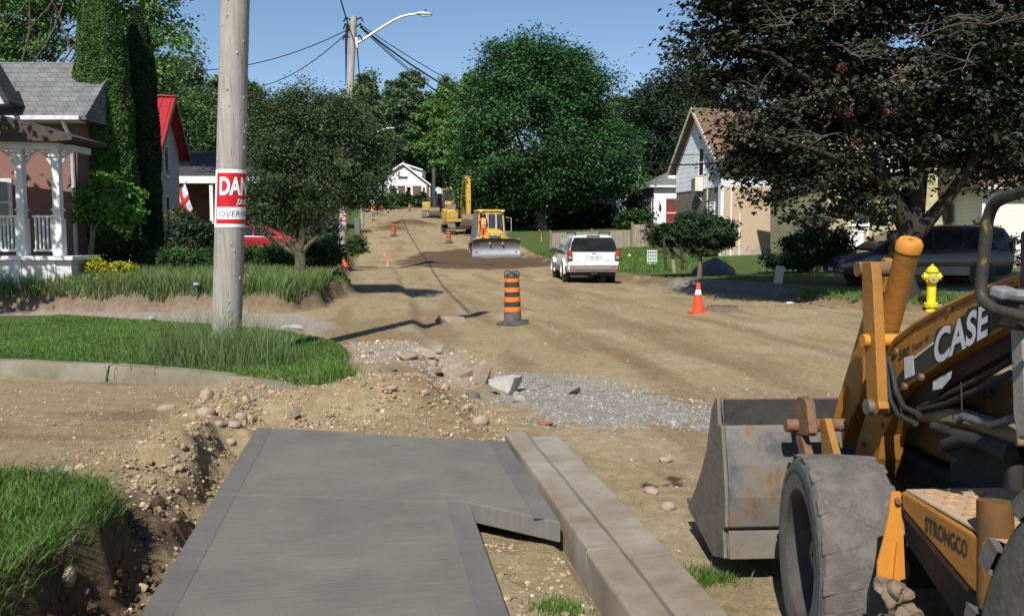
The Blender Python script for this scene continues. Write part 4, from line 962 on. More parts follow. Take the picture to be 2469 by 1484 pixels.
# ------------------------------------------------------------ utility poles, danger signs, lamps, cables
def polemat(name,c1,c2,c3):
    m,n,l,p=newmat(name); p.inputs['Roughness'].default_value=.9; p.inputs['Specular IOR Level'].default_value=.15
    tc=N(n,'ShaderNodeTexCoord'); mp=N(n,'ShaderNodeMapping'); mp.inputs['Scale'].default_value=(1,1,.06); l.new(tc.outputs['Object'],mp.inputs[0])
    a=N(n,'ShaderNodeTexNoise',Scale=26.0,Detail=8.0,Roughness=.7); l.new(mp.outputs[0],a.inputs[0])
    r=ramp(n,l,a.outputs['Fac'],[(.28,c3),(.42,c2),(.6,c1),(.8,tuple(x*1.12 for x in c1))])
    k=N(n,'ShaderNodeTexNoise',Scale=1.1,Detail=4.0); l.new(tc.outputs['Object'],k.inputs[0]); r2=ramp(n,l,k.outputs['Fac'],[(.35,(.86,.84,.8)),(.65,(1.06,1.05,1.05))])
    mx=N(n,'ShaderNodeMix',data_type='RGBA',blend_type='MULTIPLY'); mx.inputs[0].default_value=1; l.new(r.outputs[0],mx.inputs[6]); l.new(r2.outputs[0],mx.inputs[7]); l.new(mx.outputs[2],p.inputs['Base Color'])
    # long drying checks
    m2=N(n,'ShaderNodeMapping'); m2.inputs['Scale'].default_value=(1,1,.02); l.new(tc.outputs['Object'],m2.inputs[0])
    v=N(n,'ShaderNodeTexNoise',Scale=60.0,Detail=2.0); l.new(m2.outputs[0],v.inputs[0]); rv=ramp(n,l,v.outputs['Fac'],[(.27,(0,0,0)),(.33,(1,1,1))])
    bp=N(n,'ShaderNodeBump',Strength=.8,Distance=.01); l.new(rv.outputs[0],bp.inputs['Height']); b2=N(n,'ShaderNodeBump',Strength=.5,Distance=.008); l.new(a.outputs['Fac'],b2.inputs['Height']); l.new(bp.outputs[0],b2.inputs['Normal']); l.new(b2.outputs[0],p.inputs['Normal'])
    return m
m_pole=polemat('weathered_pole',(.36,.34,.315),(.275,.258,.235),(.125,.11,.095))
m_pole2=polemat('far_weathered_pole',(.42,.39,.355),(.30,.27,.24),(.13,.105,.09))
m_signw=pmat('sign_white',(.8,.8,.8),(.74,.74,.74),4,.4); m_signr=pmat('sign_red',(.52,.016,.022),(.46,.012,.018),3,.4); m_ink=pmat('marker_ink',(.035,.04,.06),None,5,.6)
def danger(base, axis, r, zc, hgt_, width, phi0, lines, label):
    """sheet wrapped on a pole: base point, unit axis, phi measured from the side facing the camera"""
    cam_dir=Vector((-base.x,-base.y,0)).normalized(); side=Vector((-cam_dir.y,cam_dir.x,0))
    org=base+axis*zc; t=thing('danger_sign',label,'sign',org)
    def pt(u,v,o=0):
        ph=phi0+u/r; rr=r+o; return (cam_dir*math.cos(ph)+side*math.sin(ph))*rr+axis*v
    def sheet(u0,u1,v0,v1,o,name,m):
        n=max(2,int((u1-u0)/.03)); b=MB(); vs=[]
        for i in range(n+1):
            u=u0+(u1-u0)*i/n
            vs+= [pt(u,v0,o),pt(u,v1,o),pt(u,v1,o-.0015),pt(u,v0,o-.0015)]
        fs=[]
        for i in range(n):
            for k in range(4): fs.append((4*i+k,4*i+(k+1)%4,4*i+4+(k+1)%4,4*i+4+k))
        fs+=[(0,1,2,3),(4*n,4*n+3,4*n+2,4*n+1)]
        return b.add(vs,fs).build(name,m,t,smooth=30)
    H=hgt_/2; sheet(0,width,-H,H,.003,'backing',m_signw); m_=.055*hgt_/.7; sheet(m_,width-m_,-H+m_*.8,H-m_*.8,.0048,'red_panel',m_signr)
    sheet(m_*1.35,width-m_*1.6,-H*.72,-H*.30,.0066,'write_panel',m_signw)
    for (txt,u,v,size,bold,m,sx,sh) in lines:
        textobj(txt,m,lambda x,y,z:pt(u+x,v+y,.0085),t,size=size,bold=bold,sx=sx,shear=sh,cuts=1)
    for v in (-H+.03,H-.03):
        b=MB(); q=pt(width*.12,v,.008); b.box(q,(.012,.012,.012)); b.build('staple',pmat('steel_staple',(.4,.4,.4),None,5,.4,metal=1),t)
    return t
# nearest pole
pb=on(545,866,.05); ptop=at(567,0,pb.y); ax_=(ptop-pb).normalized(); 
np_=thing('utility_pole','nearest weathered grey wooden utility pole standing in the lawn','utility pole',pb)
b=MB(); path=[];rs=[]
for i in range(40):
    k=i/39; path.append(ax_*(-.4+10.6*k)+Vector((random.uniform(-1,1),random.uniform(-1,1),0))*.002); rs.append(.186-.03*k+random.uniform(-1,1)*.0012)
b.tube(path,rs,40); shaft=b.build('shaft',m_pole,np_,smooth=60)
cam_dir=Vector((-pb.x,-pb.y,0)).normalized(); sd_=Vector((-cam_dir.y,cam_dir.x,0))
random.seed(11)
for i in range(34):
    h=.5+i*.145+random.uniform(-.05,.05); ph=random.uniform(-1.3,1.4); r=.186-.03*(h+.4)/10.6
    q=(cam_dir*math.cos(ph)+sd_*math.sin(ph)); b=MB(); c=ax_*h+q*(r-.006); s=random.uniform(.012,.02)
    b.lathe([(.001,-.0),(s*.7,.0),(s,.005),(s*.75,.014),(s*.3,.017)],n=8); m3=q.to_track_quat('Z','Y').to_matrix(); b.map(lambda p:c+m3@Vector((p[0],p[1]*1.6,p[2]))); b.build('knot',pmat('knot_wood',(.40,.375,.34),(.2,.18,.155),30,.9),np_)
danger(pb,ax_,.183,at(545,479,pb.y).z-pb.z,.715,.66,-1.32,[('DANGER',.10,.05,.295,.011,m_signw,.62,0),('DUE TO',.325,-.07,.085,.003,m_signw,.9,0),('OVERHEAD',.10,-.225,.105,-.001,m_ink,1.0,.12)],'red and white danger notice wrapped round the nearest utility pole')
# second pole with street lamp
Y2=38.0; pb2=gp(822,Y2); pt2=at(853,40,Y2); ax2=(pt2-pb2).normalized(); L2=(pt2-pb2).length
p2=thing('utility_pole','tall leaning utility pole with street lamp behind the dark ornamental tree','utility pole',pb2)
b=MB(); b.tube([ax2*(-.5+(L2+.5)*i/20) for i in range(21)],[.175-.045*i/20+random.uniform(-1,1)*.003 for i in range(21)],18); b.build('shaft',m_pole2,p2,smooth=60)
m_galv=pmat('galvanised_steel',(.62,.63,.64),(.5,.51,.52),6,.45,metal=.3)
b=MB(); b.tube([at(x,y,Y2)-pb2 for x,y in ((860,106),(875,97),(900,80),(925,64),(948,50),(968,41),(985,36.5),(1008,34))],[.06,.058,.055,.052,.05,.048,.045,.042],10); b.box(at(860,104,Y2)-pb2,(.1,.2,.45)); b.build('lamp_arm',m_galv,p2)
a=at(1004,33,Y2)-pb2; b=MB()
b.loft([[(a.x+x,a.y+w*math.cos(q),a.z+dz+h*math.sin(q)) for q in np.linspace(0,2*PI,12,endpoint=False)] for x,w,h,dz in ((-.02,.05,.05,0),(.12,.12,.075,-.005),(.4,.16,.085,-.02),(.6,.13,.06,-.035),(.68,.04,.02,-.045))]); lh=b.build('lamp_head',m_galv,p2,smooth=50)
b=MB(); b.cyl((a.x+.38,a.y,a.z+.06),(a.x+.38,a.y,a.z+.17),.045,10); b.build('photocell',pmat('photocell_blue',(.05,.08,.16),None,5,.4),lh)
b=MB(); b.box((a.x+.4,a.y,a.z-.10),(.36,.2,.03)); b.build('lens',glassmat('lamp_lens',(.4,.4,.38)),lh)
b=MB()
for h,q in ((L2-.15,.0),(L2-.45,.05),(L2-.9,0)):
    for s in (-1,1): b.tube([ax2*h+Vector((s*.13,-.05,0)),ax2*h+Vector((s*.32,-.08,.08+q)),ax2*h+Vector((s*.42,-.08,-.1))],[.03,.045,.03],6)
b.tube([ax2*(L2-.5)+Vector((-.22,-.1,.1)),ax2*(L2-.9)+Vector((-.26,-.12,0)),ax2*(L2-2.8)+Vector((-.17,-.12,0))],[.09,.06,.02],7)
b.build('splice_hardware',pmat('black_cable',(.018,.018,.02),None,6,.6),p2)
danger(pb2,ax2,.174,at(825,532,Y2).z-pb2.z,.56,.46,-.95,[('DANGER',.05,.035,.22,.008,m_signw,.62,0),('DUE TO',.15,-.06,.05,.002,m_signw,1,0),('OVERHEAD',.06,-.185,.09,0,m_ink,.7,.12)],'small danger notice low on the leaning lamp pole')
# third pole, far
Y3=78.0; b3=gp(874,Y3); t3=at(877,252,Y3); p3=thing('utility_pole','distant utility pole with curved lamp arm half hidden by foliage','utility pole',b3)
b=MB(); b.tube([Vector((0,0,-.4)),t3-b3],[.17,.13],10); b.build('shaft',m_pole2,p3)
b=MB(); b.tube([at(x,y,Y3)-b3 for x,y in ((878,342),(890,332),(905,321),(920,313),(932,309.5),(940,309))],[.08,.075,.07,.065,.06,.055],8); b.build('lamp_arm',m_galv,p3)
a=at(938,309,Y3)-b3; b=MB(); b.loft([[(a.x+x,a.y+w*math.cos(q),a.z+h*math.sin(q)) for q in np.linspace(0,2*PI,8,endpoint=False)] for x,w,h in ((-.02,.05,.05),(.2,.14,.08),(.5,.1,.05))]); b.build('lamp_head',m_galv,p3)
m_cab=MATS['black_cable']
def cable(a,bp_,sag,r,label,group=None,n=18,twist=0):
    a,bp_=Vector(a),Vector(bp_); b=MB(); pts=[]
    for i in range(n+1):
        k=i/n; pts.append(a.lerp(bp_,k)-Vector((0,0,4*sag*k*(1-k)))+Vector((0,math.sin(i*2.1)*twist,math.cos(i*1.7)*twist)))
    b.tube([p-a for p in pts],r,5); o=b.build('cable',m_cab,None); o.location=a; return tag(o,label,'cable',group)
top=at(850,66,Y2)
cable(top,at(405,168,41),.6,.022,'upper of two black cables running left from the lamp pole head')
cable(top,at(500,205,46),1.1,.02,'lower of two black cables running left from the lamp pole head')
cable(at(840,62,Y2),Vector((pb.x,pb.y,0))+Vector((.25,0,10.0)),.35,.03,'thick cable rising from lamp pole head towards the nearest pole')
cable(at(868,60,Y2),at(1735,372,48),1.6,.02,'topmost of the cables crossing the street to the gabled stucco house')
cable(at(868,66,Y2),at(1725,392,48.3),1.9,.04,'thickest bundled cable crossing the street from the lamp pole',twist=.02)
cable(at(868,68,Y2),at(1636,396,56),2.5,.022,'lowest sagging cable crossing the street from the lamp pole',twist=.02)
cable(at(868,64,Y2),at(1560,440,76),2.2,.018,'thin cable dropping from the lamp pole to the white bungalow')
cable(at(857,70,Y2),t3-Vector((0,0,.3)),.8,.03,'cable running up the street between the two lamp poles')
cable(t3-Vector((0,0,2.5)),at(1075,338,150),1.0,.03,'distant cable strung from the far lamp pole')

# ------------------------------------------------------------ small things on the left bank
def stake(px_,py_,h,label,Y=None):
    p=grd(px_,py_) if Y is None else gp(px_,Y); t=thing('survey_stake',label,'stake',p,random.uniform(-.3,.3),'survey stakes with orange tops'); t.rotation_euler.x=random.uniform(-.08,.08); t.rotation_euler.y=random.uniform(-.08,.08)
    b=MB(); b.span(-.02,.02,-.012,.012,-.1,h); b.build('wood',pmat('stake_wood',(.55,.42,.27),(.45,.33,.2),8,.8),t,smooth=0)
    b=MB(); b.span(-.024,.024,-.016,.016,h*.55,h+.01); b.build('orange_tip',pmat('flagging_orange',(.85,.13,.02),(.75,.1,.02),6,.7),t,smooth=0)
stake(934,643,.55,'nearest of the two orange-topped stakes on the left edge of the road'); stake(927,619,.5,'farther of the two orange-topped stakes on the left edge of the road')
stake(1305,582,.55,'orange-topped stake on the dirt by the grass left of the board fence'); stake(1962,668,.75,'tall orange-topped stake in front of the round dark bush'); stake(1252,588,.4,'short plain stake beside the bulldozer blade')
def mflag(px_,py_,h,label,Y=None):
    p=grd(px_,py_) if Y is None else gp(px_,Y); t=thing('marker_flag',label,'flag',p,0,'yellow utility marker flags')
    b=MB(); b.tube([(0,0,-.05),(.01,0,h)],.004,5); b.build('wire',m_galv,t)
    b=MB(); n=5; vs=[]; 
    for i in range(n):
        k=i/(n-1); y=math.sin(k*5)*.03; vs+=[(.01+.14*k,y,h-.02*k),(.01+.12*k,y+.01,h-.12-.03*k)]
    b.add(vs,[(2*i,2*i+1,2*i+3,2*i+2) for i in range(n-1)]); o=b.build('pennant',pmat('flag_yellow',(.8,.62,.02),(.7,.52,.02),6,.7),t); o.modifiers.new('s','SOLIDIFY').thickness=.003
mflag(584,676,.24,'yellow marker flag close behind the nearest pole, lower one',19.9); mflag(588,664,.30,'yellow marker flag close behind the nearest pole, higher one',20.2); mflag(762,590,.35,'yellow marker flag in the bed behind the ornamental tree',28.5); mflag(1513,602,.4,'yellow marker flag on the lawn right of the white vehicle',45)
def plight(px_,Y,h,label):
    p=gp(px_,Y); t=thing('garden_light',label,'garden light',p,0)
    b=MB(); b.tube([(0,0,-.1),(0,0,h)],.018,8); b.build('post',pmat('grey_plastic',(.12,.12,.12),None,6,.5),t)
    b=MB(); b.lathe([(.02,h),(.075,h+.0),(.08,h+.02),(.06,h+.05),(.01,h+.055)],n=14); b.build('cap',pmat('dull_cap',(.3,.31,.33),None,6,.4),t)
plight(473,18.9,.36,'small grey mushroom garden light standing in the dug strip'); plight(363,16.9,.03,'flat garden light cap sunk at the lawn edge')
b=MB(); p=grd(862,559); b.span(-.22,.22,-.2,.2,-.2,1.1); o=b.build('utility_pedestal',pmat('dull_green',(.12,.15,.11),(.09,.12,.09),6,.6),None,bevel=.04); o.location=p; tag(o,'dull green utility pedestal box by the left verge','utility box')
o_=thing('safety_cone','tiny red cone tucked behind the foot of the lamp pole','cone',gp(832,37.2))
b=MB(); b.lathe([(.14,0),(.12,.04),(.03,.48),(.025,.5)],n=14); b.build('body',pmat('cone_orange',(.80,.075,.02),(.7,.06,.02),5,.5),o_); b=MB(); b.box((0,0,.015),(.34,.34,.03)); b.build('foot',MATS['cone_orange'],o_)
# ------------------------------------------------------------ houses, right side
def ptst(px_,Y): return ((px_-CX)/F*Y, Y)
def rwall(b, xs0,xs1,ys0,ys1,z0,z1): return b.span(xs0,xs1,ys0,ys1,z0,z1)
def lwin(root,y0,y1,z0,z1,x=0.0,mf=None,mg=None,bars=(1,2),f=.07):
    """window in a wall whose outside looks towards local -x"""
    b=MB(); X0,X1=x-.05,x+.02
    b.span(X0,X1,y0-f,y0,z0-f,z1+f).span(X0,X1,y1,y1+f,z0-f,z1+f).span(X0,X1,y0,y1,z1,z1+f).span(X0-.03,X1,y0,y1,z0-f,z0)
    for i in range(1,bars[1]): q=z0+(z1-z0)*i/bars[1]; b.span(X0+.012,X1,y0,y1,q-.02,q+.02)
    for i in range(1,bars[0]): q=y0+(y1-y0)*i/bars[0]; b.span(X0+.016,X1,q-.02,q+.02,z0,z1)
    fr=b.build('window',mf or m_white,root,smooth=0); g=MB(); g.span(x-.02,x+.015,y0,y1,z0,z1); g.build('glass',mg or m_glass,fr,smooth=0); return fr
def fwin(root,x0,x1,z0,z1,y=0.0,mf=None,mg=None,bars=(1,2),f=.07,name='window'):
    """window in a wall whose outside looks towards local -y"""
    b=MB(); Y0,Y1=y-.05,y+.02
    b.span(x0-f,x0,Y0,Y1,z0-f,z1+f).span(x1,x1+f,Y0,Y1,z0-f,z1+f).span(x0,x1,Y0,Y1,z1,z1+f).span(x0,x1,Y0-.03,Y1,z0-f,z0)
    for i in range(1,bars[1]): q=z0+(z1-z0)*i/bars[1]; b.span(x0,x1,Y0+.012,Y1,q-.02,q+.02)
    for i in range(1,bars[0]): q=x0+(x1-x0)*i/bars[0]; b.span(q-.02,q+.02,Y0+.016,Y1,z0,z1)
    fr=b.build(name,mf or m_white,root,smooth=0); g=MB(); g.span(x0,x1,y-.02,y+.015,z0,z1); g.build('glass',mg or m_glass,fr,smooth=0); return fr
# gabled house: siding over grey brick on the street side, beige stucco towards us
p=Vector((*ptst(1735,48),0)); p.z=.62
gh=thing('gabled_house','gabled house with white siding, grey brick and beige stucco by the weeping tree','house',p,TH)
EV,PK=5.35,8.5; GW=7.2; EL=10.5; BR=3.75
m_sid=sidingmat('white_lap_siding',(.72,.74,.77),.27,.4); m_gbr=brickmat('grey_stone_courses',(.29,.265,.215),(.20,.185,.155),(.10,.09,.08),.6,.13,.03,bump=1.0)
m_beige=pmat('beige_stucco',(.47,.36,.25),(.42,.32,.22),14,.9,.4,80); m_stone=brickmat('pale_foundation_block',(.44,.38,.31),(.38,.33,.27),(.27,.23,.19),.5,.28,.014)
b=MB(); b.span(0,EL,0,GW,-.6,BR); b.build('ground_floor',m_gbr,gh,smooth=0)
b=MB(); b.prism([(0,BR),(GW,BR),(GW,EV),(GW/2,PK-.1),(0,EV)],-.04,EL,'x'); b.build('siding_gable',m_sid,gh,smooth=0)
b=MB(); b.span(.12,5.3,-.035,-.001,.52,BR-.02); b.build('stucco_wall',m_beige,gh,smooth=0)
b=MB(); b.span(.0,5.3,-.06,-.0015,-.6,.52); b.build('foundation',m_stone,gh,smooth=0)
b=MB(); b.span(-.055,.12,-.045,-.001,-.4,EV); b.span(-.055,-.041,-.04,.3,-.4,BR); b.build('corner_board',m_white,gh,smooth=0)
b=MB()
ov=.4
for (y0,y1) in ((-ov,GW/2),(GW+ov,GW/2)):
    z0=EV-ov*(PK-EV)/(GW/2); b.add([(-.45,y0,z0),(EL,y0,z0),(EL,y1,PK),(-.45,y1,PK),(-.45,y0,z0-.16),(EL,y0,z0-.16),(EL,y1,PK-.16),(-.45,y1,PK-.16)],[(0,1,2,3),(7,6,5,4),(0,4,5,1),(1,5,6,2),(2,6,7,3),(3,7,4,0)])
b.build('roof',m_roofbr,gh,smooth=0)
b=MB(); z0=EV-ov*(PK-EV)/(GW/2)
for (y0,y1) in ((-ov-.02,GW/2),(GW+ov+.02,GW/2)): b.add([(-.5,y0,z0+.02),(-.452,y0,z0+.02),(-.452,y1,PK+.02),(-.5,y1,PK+.02),(-.5,y0,z0-.22),(-.452,y0,z0-.22),(-.452,y1,PK-.22),(-.5,y1,PK-.22)],[(0,1,2,3),(7,6,5,4),(0,4,5,1),(1,5,6,2),(2,6,7,3),(3,7,4,0)])
b.build('verge_board',pmat('cream_trim',(.55,.5,.38),(.47,.42,.3),5,.6),gh,smooth=0)
b=MB(); b.span(-.5,EL,-ov-.12,-ov-.002,z0-.2,z0-.02); b.span(-.48,.5,-ov-.1,-.05,z0-.3,z0-.2); b.build('gutter',m_white,gh,smooth=0)
b=MB(); b.span(-.5,-.06,GW+.05,GW+ov+.1,z0-.35,z0-.15); b.build('eave_return',m_white,gh,smooth=0)
for xx in (.55,1.05):
    b=MB(); b.tube([(xx,-.1,z0-.25 if xx<1 else 2.3),(xx,-.09,-.3)],.045 if xx<1 else .03,8); b.build('downspout',m_white,gh)
lwin(gh,2.55,3.25,4.55,6.05,-.04,bars=(1,2)); lwin(gh,.55,.75,4.2,5.3,-.04,m_white,m_blind,(1,1),.05); lwin(gh,.9,1.5,1.6,2.9,0,m_white,m_blind,(1,2))
b=MB(); b.span(-.55,-.08,2.5,3.2,3.62,4.42); ac=b.build('air_conditioner',pmat('ac_beige',(.62,.58,.5),(.54,.5,.43),6,.6),gh,smooth=0,bevel=.02)
b=MB(); 
for i in range(7): b.span(-.565,-.552,2.56,3.14,3.7+i*.1,3.74+i*.1)
b.build('louvres',m_trimd,ac,smooth=0)
b=MB(); b.tube([(-.5,2.85,3.62),(-.06,2.85,3.2)],.03,6); b.tube([(-.06,2.85,3.62),(-.06,2.85,3.1)],.03,6); b.build('bracket',m_whited,gh)
b=MB(); b.tube([(-.05,1.9,3.7),(-.05,1.9,-.3)],.035,6); b.build('conduit',m_whited,gh)
fwin(gh,6.4,7.9,1.1,2.6,0,m_white,bars=(2,2)); fwin(gh,8.6,9.6,1.1,2.6,0,m_white,bars=(1,2))
# porch on the stucco side
z_=lambda y_,Y: 1.6+(572-y_)*Y/F-p.z
b=MB(); b.prism([(3.0,z_(470,46)),(5.6,z_(470,46)),(5.6,z_(455,46)),(3.0,z_(458,46))],-2.2,-.06,'y'); b.build('porch_roof',m_whited,gh,smooth=0)
for xx,yy in ((3.1,-2.1),(4.68,-2.1),(5.5,-2.1)):
    b=MB(); b.lathe([(.09,-.4),(.09,1.0),(.1,1.02),(.06,1.1),(.075,1.5),(.05,2.0),(.06,2.6),(.09,2.7),(.09,z_(470,46))],(xx,yy,0),10); b.build('porch_post',m_whited,gh)
b=MB(); b.span(3.0,4.75,-2.14,-2.06,-.4,.98)
for i in range(12): x=3.02+i*.145; b.span(x,x+.008,-2.155,-2.141,-.38,.95)
b.span(2.98,4.78,-2.18,-2.02,.98,1.03); b.build('porch_panel',pmat('bluish_board',(.56,.6,.64),(.42,.45,.48),5,.7,.3,stretch=(3,1,.4)),gh,smooth=0)
b=MB(); b.span(4.9,5.32,-.06,-.02,.1,2.6); b.build('porch_door',m_white,gh,smooth=0)
for s in ((3.1,1),(4.68,-1)):
    b=MB(); pts=[(s[0]+s[1]*(.08+.4*k),-2.1,z_(470,46)-.05-.4*(1-k)**2) for k in np.linspace(0,1,7)]; b.tube(pts,.03,5); b.build('bracket',m_whited,gh)
hb=gh.matrix_basis@Vector((4.55,-2.0,1.85)); t=thing('hanging_basket','dark hanging flower basket below the porch roof of the stucco wall','basket',hb)
b=MB(); b.lathe([(.02,-.2),(.14,-.16),(.2,-.02),(.2,0)],n=14); b.build('pot',pmat('pot_brown',(.06,.04,.03),None,6,.7),t); b=MB()
for a in (0,2.1,4.2): b.tube([(.19*math.cos(a),.19*math.sin(a),0),(0,0,.55)],.008,4)
b.build('chain',m_trimd,t); g=np.random.default_rng(3); P=g.normal(size=(420,3))*[.15,.15,.09]+[0,0,.06]; V,Fc,cc=leaf_arrays(P,P+[0,0,.1],np.full(420,.07),leafcol(420,g.random(420),[(.04,.05,.02),(.09,.03,.03)],g),g=g); npmesh('plant',V,Fc,m_leafd,cc,t)

# white bungalow with the red door
p=Vector((*ptst(1573,75),0)); p.z=hz(p.x,p.y)+.1
rb=thing('bungalow','small white bungalow with a red door and grey roof left of the gabled house','house',p,TH)
m_sw=sidingmat('fine_white_siding',(.80,.80,.80),.14,.75); H=3.45
b=MB(); b.span(0,6.5,0,4.4,-.6,H); b.build('wall',m_sw,rb,smooth=0)
b=MB(); o_=.35; zt=H+1.45; b.add([(-o_,-o_,H),(6.9,-o_,H),(6.9,4.75,H),(-o_,4.75,H),(2.2,2.2,zt),(6.9,2.2,zt),(-o_,-o_,H-.02),(6.9,-o_,H-.02),(6.9,4.75,H-.02),(-o_,4.75,H-.02)],[(0,1,5,4),(1,2,5),(2,3,4,5),(3,0,4),(9,8,7,6),(0,6,7,1),(1,7,8,2),(2,8,9,3),(3,9,6,0)]); b.build('roof',m_roofg,rb,smooth=0)
b=MB(); b.span(-o_-.05,6.9,-o_-.1,-o_-.002,H-.16,H+.02); b.span(-o_-.06,-o_-.002,-o_,4.75,H-.16,H+.02); b.build('gutter',m_white,rb,smooth=0)
b=MB(); b.span(-.02,-.003,0,4.4,-.6,H-.2); b.build('side_cladding',pmat('dark_side_tone',(.20,.22,.2),(.15,.165,.15),5,.7),rb,smooth=0)  # thin sheet making the side wall darker than the white front
lwin(rb,.5,1.7,.9,2.4,-.02,bars=(2,1)); lwin(rb,2.4,3.6,.9,2.4,-.02,bars=(2,1)); b=MB(); b.span(-.045,-.021,1.85,2.2,.8,2.5); b.build('shutter',m_white,rb,smooth=0)
dx=1.1; b=MB(); b.span(dx-.28,dx,-.06,.01,-.1,2.62).span(dx+.95,dx+1.2,-.06,.01,-.1,2.62).span(dx,dx+.95,-.06,.01,2.35,2.62); b.build('door_surround',m_white,rb,smooth=0)
b=MB(); b.span(dx,dx+.95,-.03,-.005,-.1,2.35); dr=b.build('door',pmat('red_door',(.26,.035,.03),(.2,.028,.024),4,.4),rb,smooth=0)
b=MB(); b.span(dx,dx+.95,-.06,-.031,1.1,1.18); b.build('crossbar',m_white,dr,smooth=0); b=MB()
for i in range(4):
    for j in range(2): b.span(dx+.1+i*.2,dx+.26+i*.2,-.036,-.0305,1.68+j*.28,1.92+j*.28)
b.build('panes',m_glass,dr,smooth=0); b=MB(); b.span(dx+.42,dx+.58,-.035,-.0305,.72,.92); b.build('letter_slot',m_trimd,dr,smooth=0)
b=MB(); b.lathe([(.03,1.35),(.1,1.42),(.12,1.75),(.05,1.88),(.02,1.92)],(.55,-.12,0),8); b.build('wall_lantern',m_trimd,rb)
b=MB()
for i in range(3): b.span(dx-.5,dx+1.4,-.9+i*.28,-.9+i*.28+.28,-.7,-.5+i*.15)
b.build('steps',m_side,rb,smooth=0); b=MB()
for i in range(7): b.tube([(dx-.6+i*.12,-.9,-.5),(dx-.6+i*.12,-.9,.3)],.02,4)
b.tube([(dx-.65,-.9,.3),(dx+.2,-.9,.3)],.025,5); b.build('handrail',m_white,rb)
# grey brick house further back
Yg_=81.0; b0=gp(1440,Yg_); gb=thing('brick_house','pale grey brick house half hidden behind the round maple','house',b0)
m_pbr=brickmat('pale_grey_brick',(.34,.31,.27),(.28,.25,.215),(.36,.34,.31),.5,.16,.02)
b=MB(); b.prism(face([(1330,380),(1545,380),(1545,560),(1330,560)],Yg_),Yg_,Yg_+7,'y'); wb(b,'wall',m_pbr,gb,smooth=0)
b=MB(); zt=at(0,310,Yg_+3).z; ze=at(0,382,Yg_).z; b.prism([(Yg_-.5,ze),(Yg_+3.5,zt),(Yg_+7.5,ze),(Yg_+7.5,ze-.2),(Yg_-.5,ze-.2)],at(1322,0,Yg_).x,at(1553,0,Yg_).x,'x'); wb(b,'roof',m_roofd,gb,smooth=0)
pane_w(gb,1489,483,1506,523,Yg_,.14,m_white,m_blind,bars=(2,3)); pane_w(gb,1352,505,1362,528,Yg_,.12,m_white,pmat('red_curtain',(.5,.1,.08),(.7,.68,.66),3,.6),bars=(1,2)); pane_w(gb,1410,483,1428,523,Yg_,.14,m_white,bars=(2,3))
b=MB(); a,c=at(1445,470,Yg_),at(1449,540,Yg_); b.span(a.x,c.x,Yg_-.1,Yg_-.01,c.z,a.z); wb(b,'downspout',m_whited,gb,smooth=0)
# yellow brick house behind the minivan
Yy=36.0; b0=gp(2190,Yy); yh=thing('brick_house','yellow brick house behind the dark minivan and crimson maple','house',b0)
m_ybr=brickmat('yellow_brick',(.50,.45,.25),(.40,.36,.19),(.42,.39,.29),.24,.08,.012)
b=MB(); b.prism(face([(1995,300),(2384,300),(2384,650),(1995,650)],Yy),Yy,Yy+8,'y'); wb(b,'wall',m_ybr,yh,smooth=0)
ze=at(0,300,Yy).z; zt=ze+3.2; b=MB(); b.prism([(Yy-.4,ze),(Yy+4,zt),(Yy+8.4,ze),(Yy+8.4,ze-.15),(Yy-.4,ze-.15)],at(1985,0,Yy).x,at(2394,0,Yy).x,'x'); wb(b,'roof',m_roofbr,yh,smooth=0)
for (x0,y0,x1,y1,mm) in ((2240,345,2268,395,m_blind),(2060,470,2090,540,None),(2110,340,2138,400,None),(2052,560,2074,600,m_blind)): pane_w(yh,x0,y0,x1,y1,Yy,.09,m_white,mm,bars=(1,2))
b=MB(); 
a=at(2374,420,Yy); 
for i in range(14): q=a.z-i*.24; w_=.22 if i%2 else .34; b.span(a.x-w_,a.x+.12,Yy-.03,Yy-.003,q-.2,q-.02)
wb(b,'quoins',pmat('quoin_brick',(.44,.40,.27),(.33,.30,.19),9,.9,.4),yh,smooth=0)
a=at(2282,490,Yy); c=at(2282,538,Yy); b=MB(); b.lathe([(.10,c.z),(.16,c.z+.02),(.1,c.z+.12),(.09,a.z)],(a.x,Yy-.13,0),10); wb(b,'vent_pipe',pmat('rusty_pipe',(.09,.06,.045),None,6,.7),yh)
a=at(2086,470,Yy); b=MB(); b.tube([(a.x,Yy-.08,a.z),(a.x+.1,Yy-.08,a.z-.1),(a.x+.1,Yy-.08,b0.z)],.05,8); wb(b,'downspout',m_white,yh)
b=MB(); a=at(1945,300,Yy+2); b.prism(face([(1930,350),(1948,296),(1996,312),(1996,352)],Yy+2),Yy+2,Yy+6,'y'); wb(b,'upper_wing',sidingmat('cream_siding',(.70,.68,.58),.16,.75),yh,smooth=0)
# siding house at the right edge
Ys_=33.0; b0=gp(2470,Ys_); sh=thing('siding_house','cream lap-sided house at the right edge behind the backhoe','house',b0)
b=MB(); b.prism(face([(2389,449),(2700,449),(2700,660),(2389,660)],Ys_),Ys_,Ys_+7,'y'); wb(b,'wall',MATS['cream_siding'],sh,smooth=0)
ze=at(0,449,Ys_).z; b=MB(); b.prism([(Ys_-.4,ze),(Ys_+3.5,ze+2.0),(Ys_+7.4,ze),(Ys_+7.4,ze-.1),(Ys_-.4,ze-.1)],at(2372,0,Ys_).x,at(2720,0,Ys_).x,'x'); wb(b,'roof',m_roofbr,sh,smooth=0)
b=MB(); b.span(at(2370,0,Ys_).x,at(2720,0,Ys_).x,Ys_-.5,Ys_-.402,ze-.13,ze+.02); b.span(at(2389,0,Ys_).x-.01,at(2396,0,Ys_).x,Ys_-.02,Ys_-.001,b0.z-.3,ze-.14); wb(b,'gutter',m_white,sh,smooth=0)
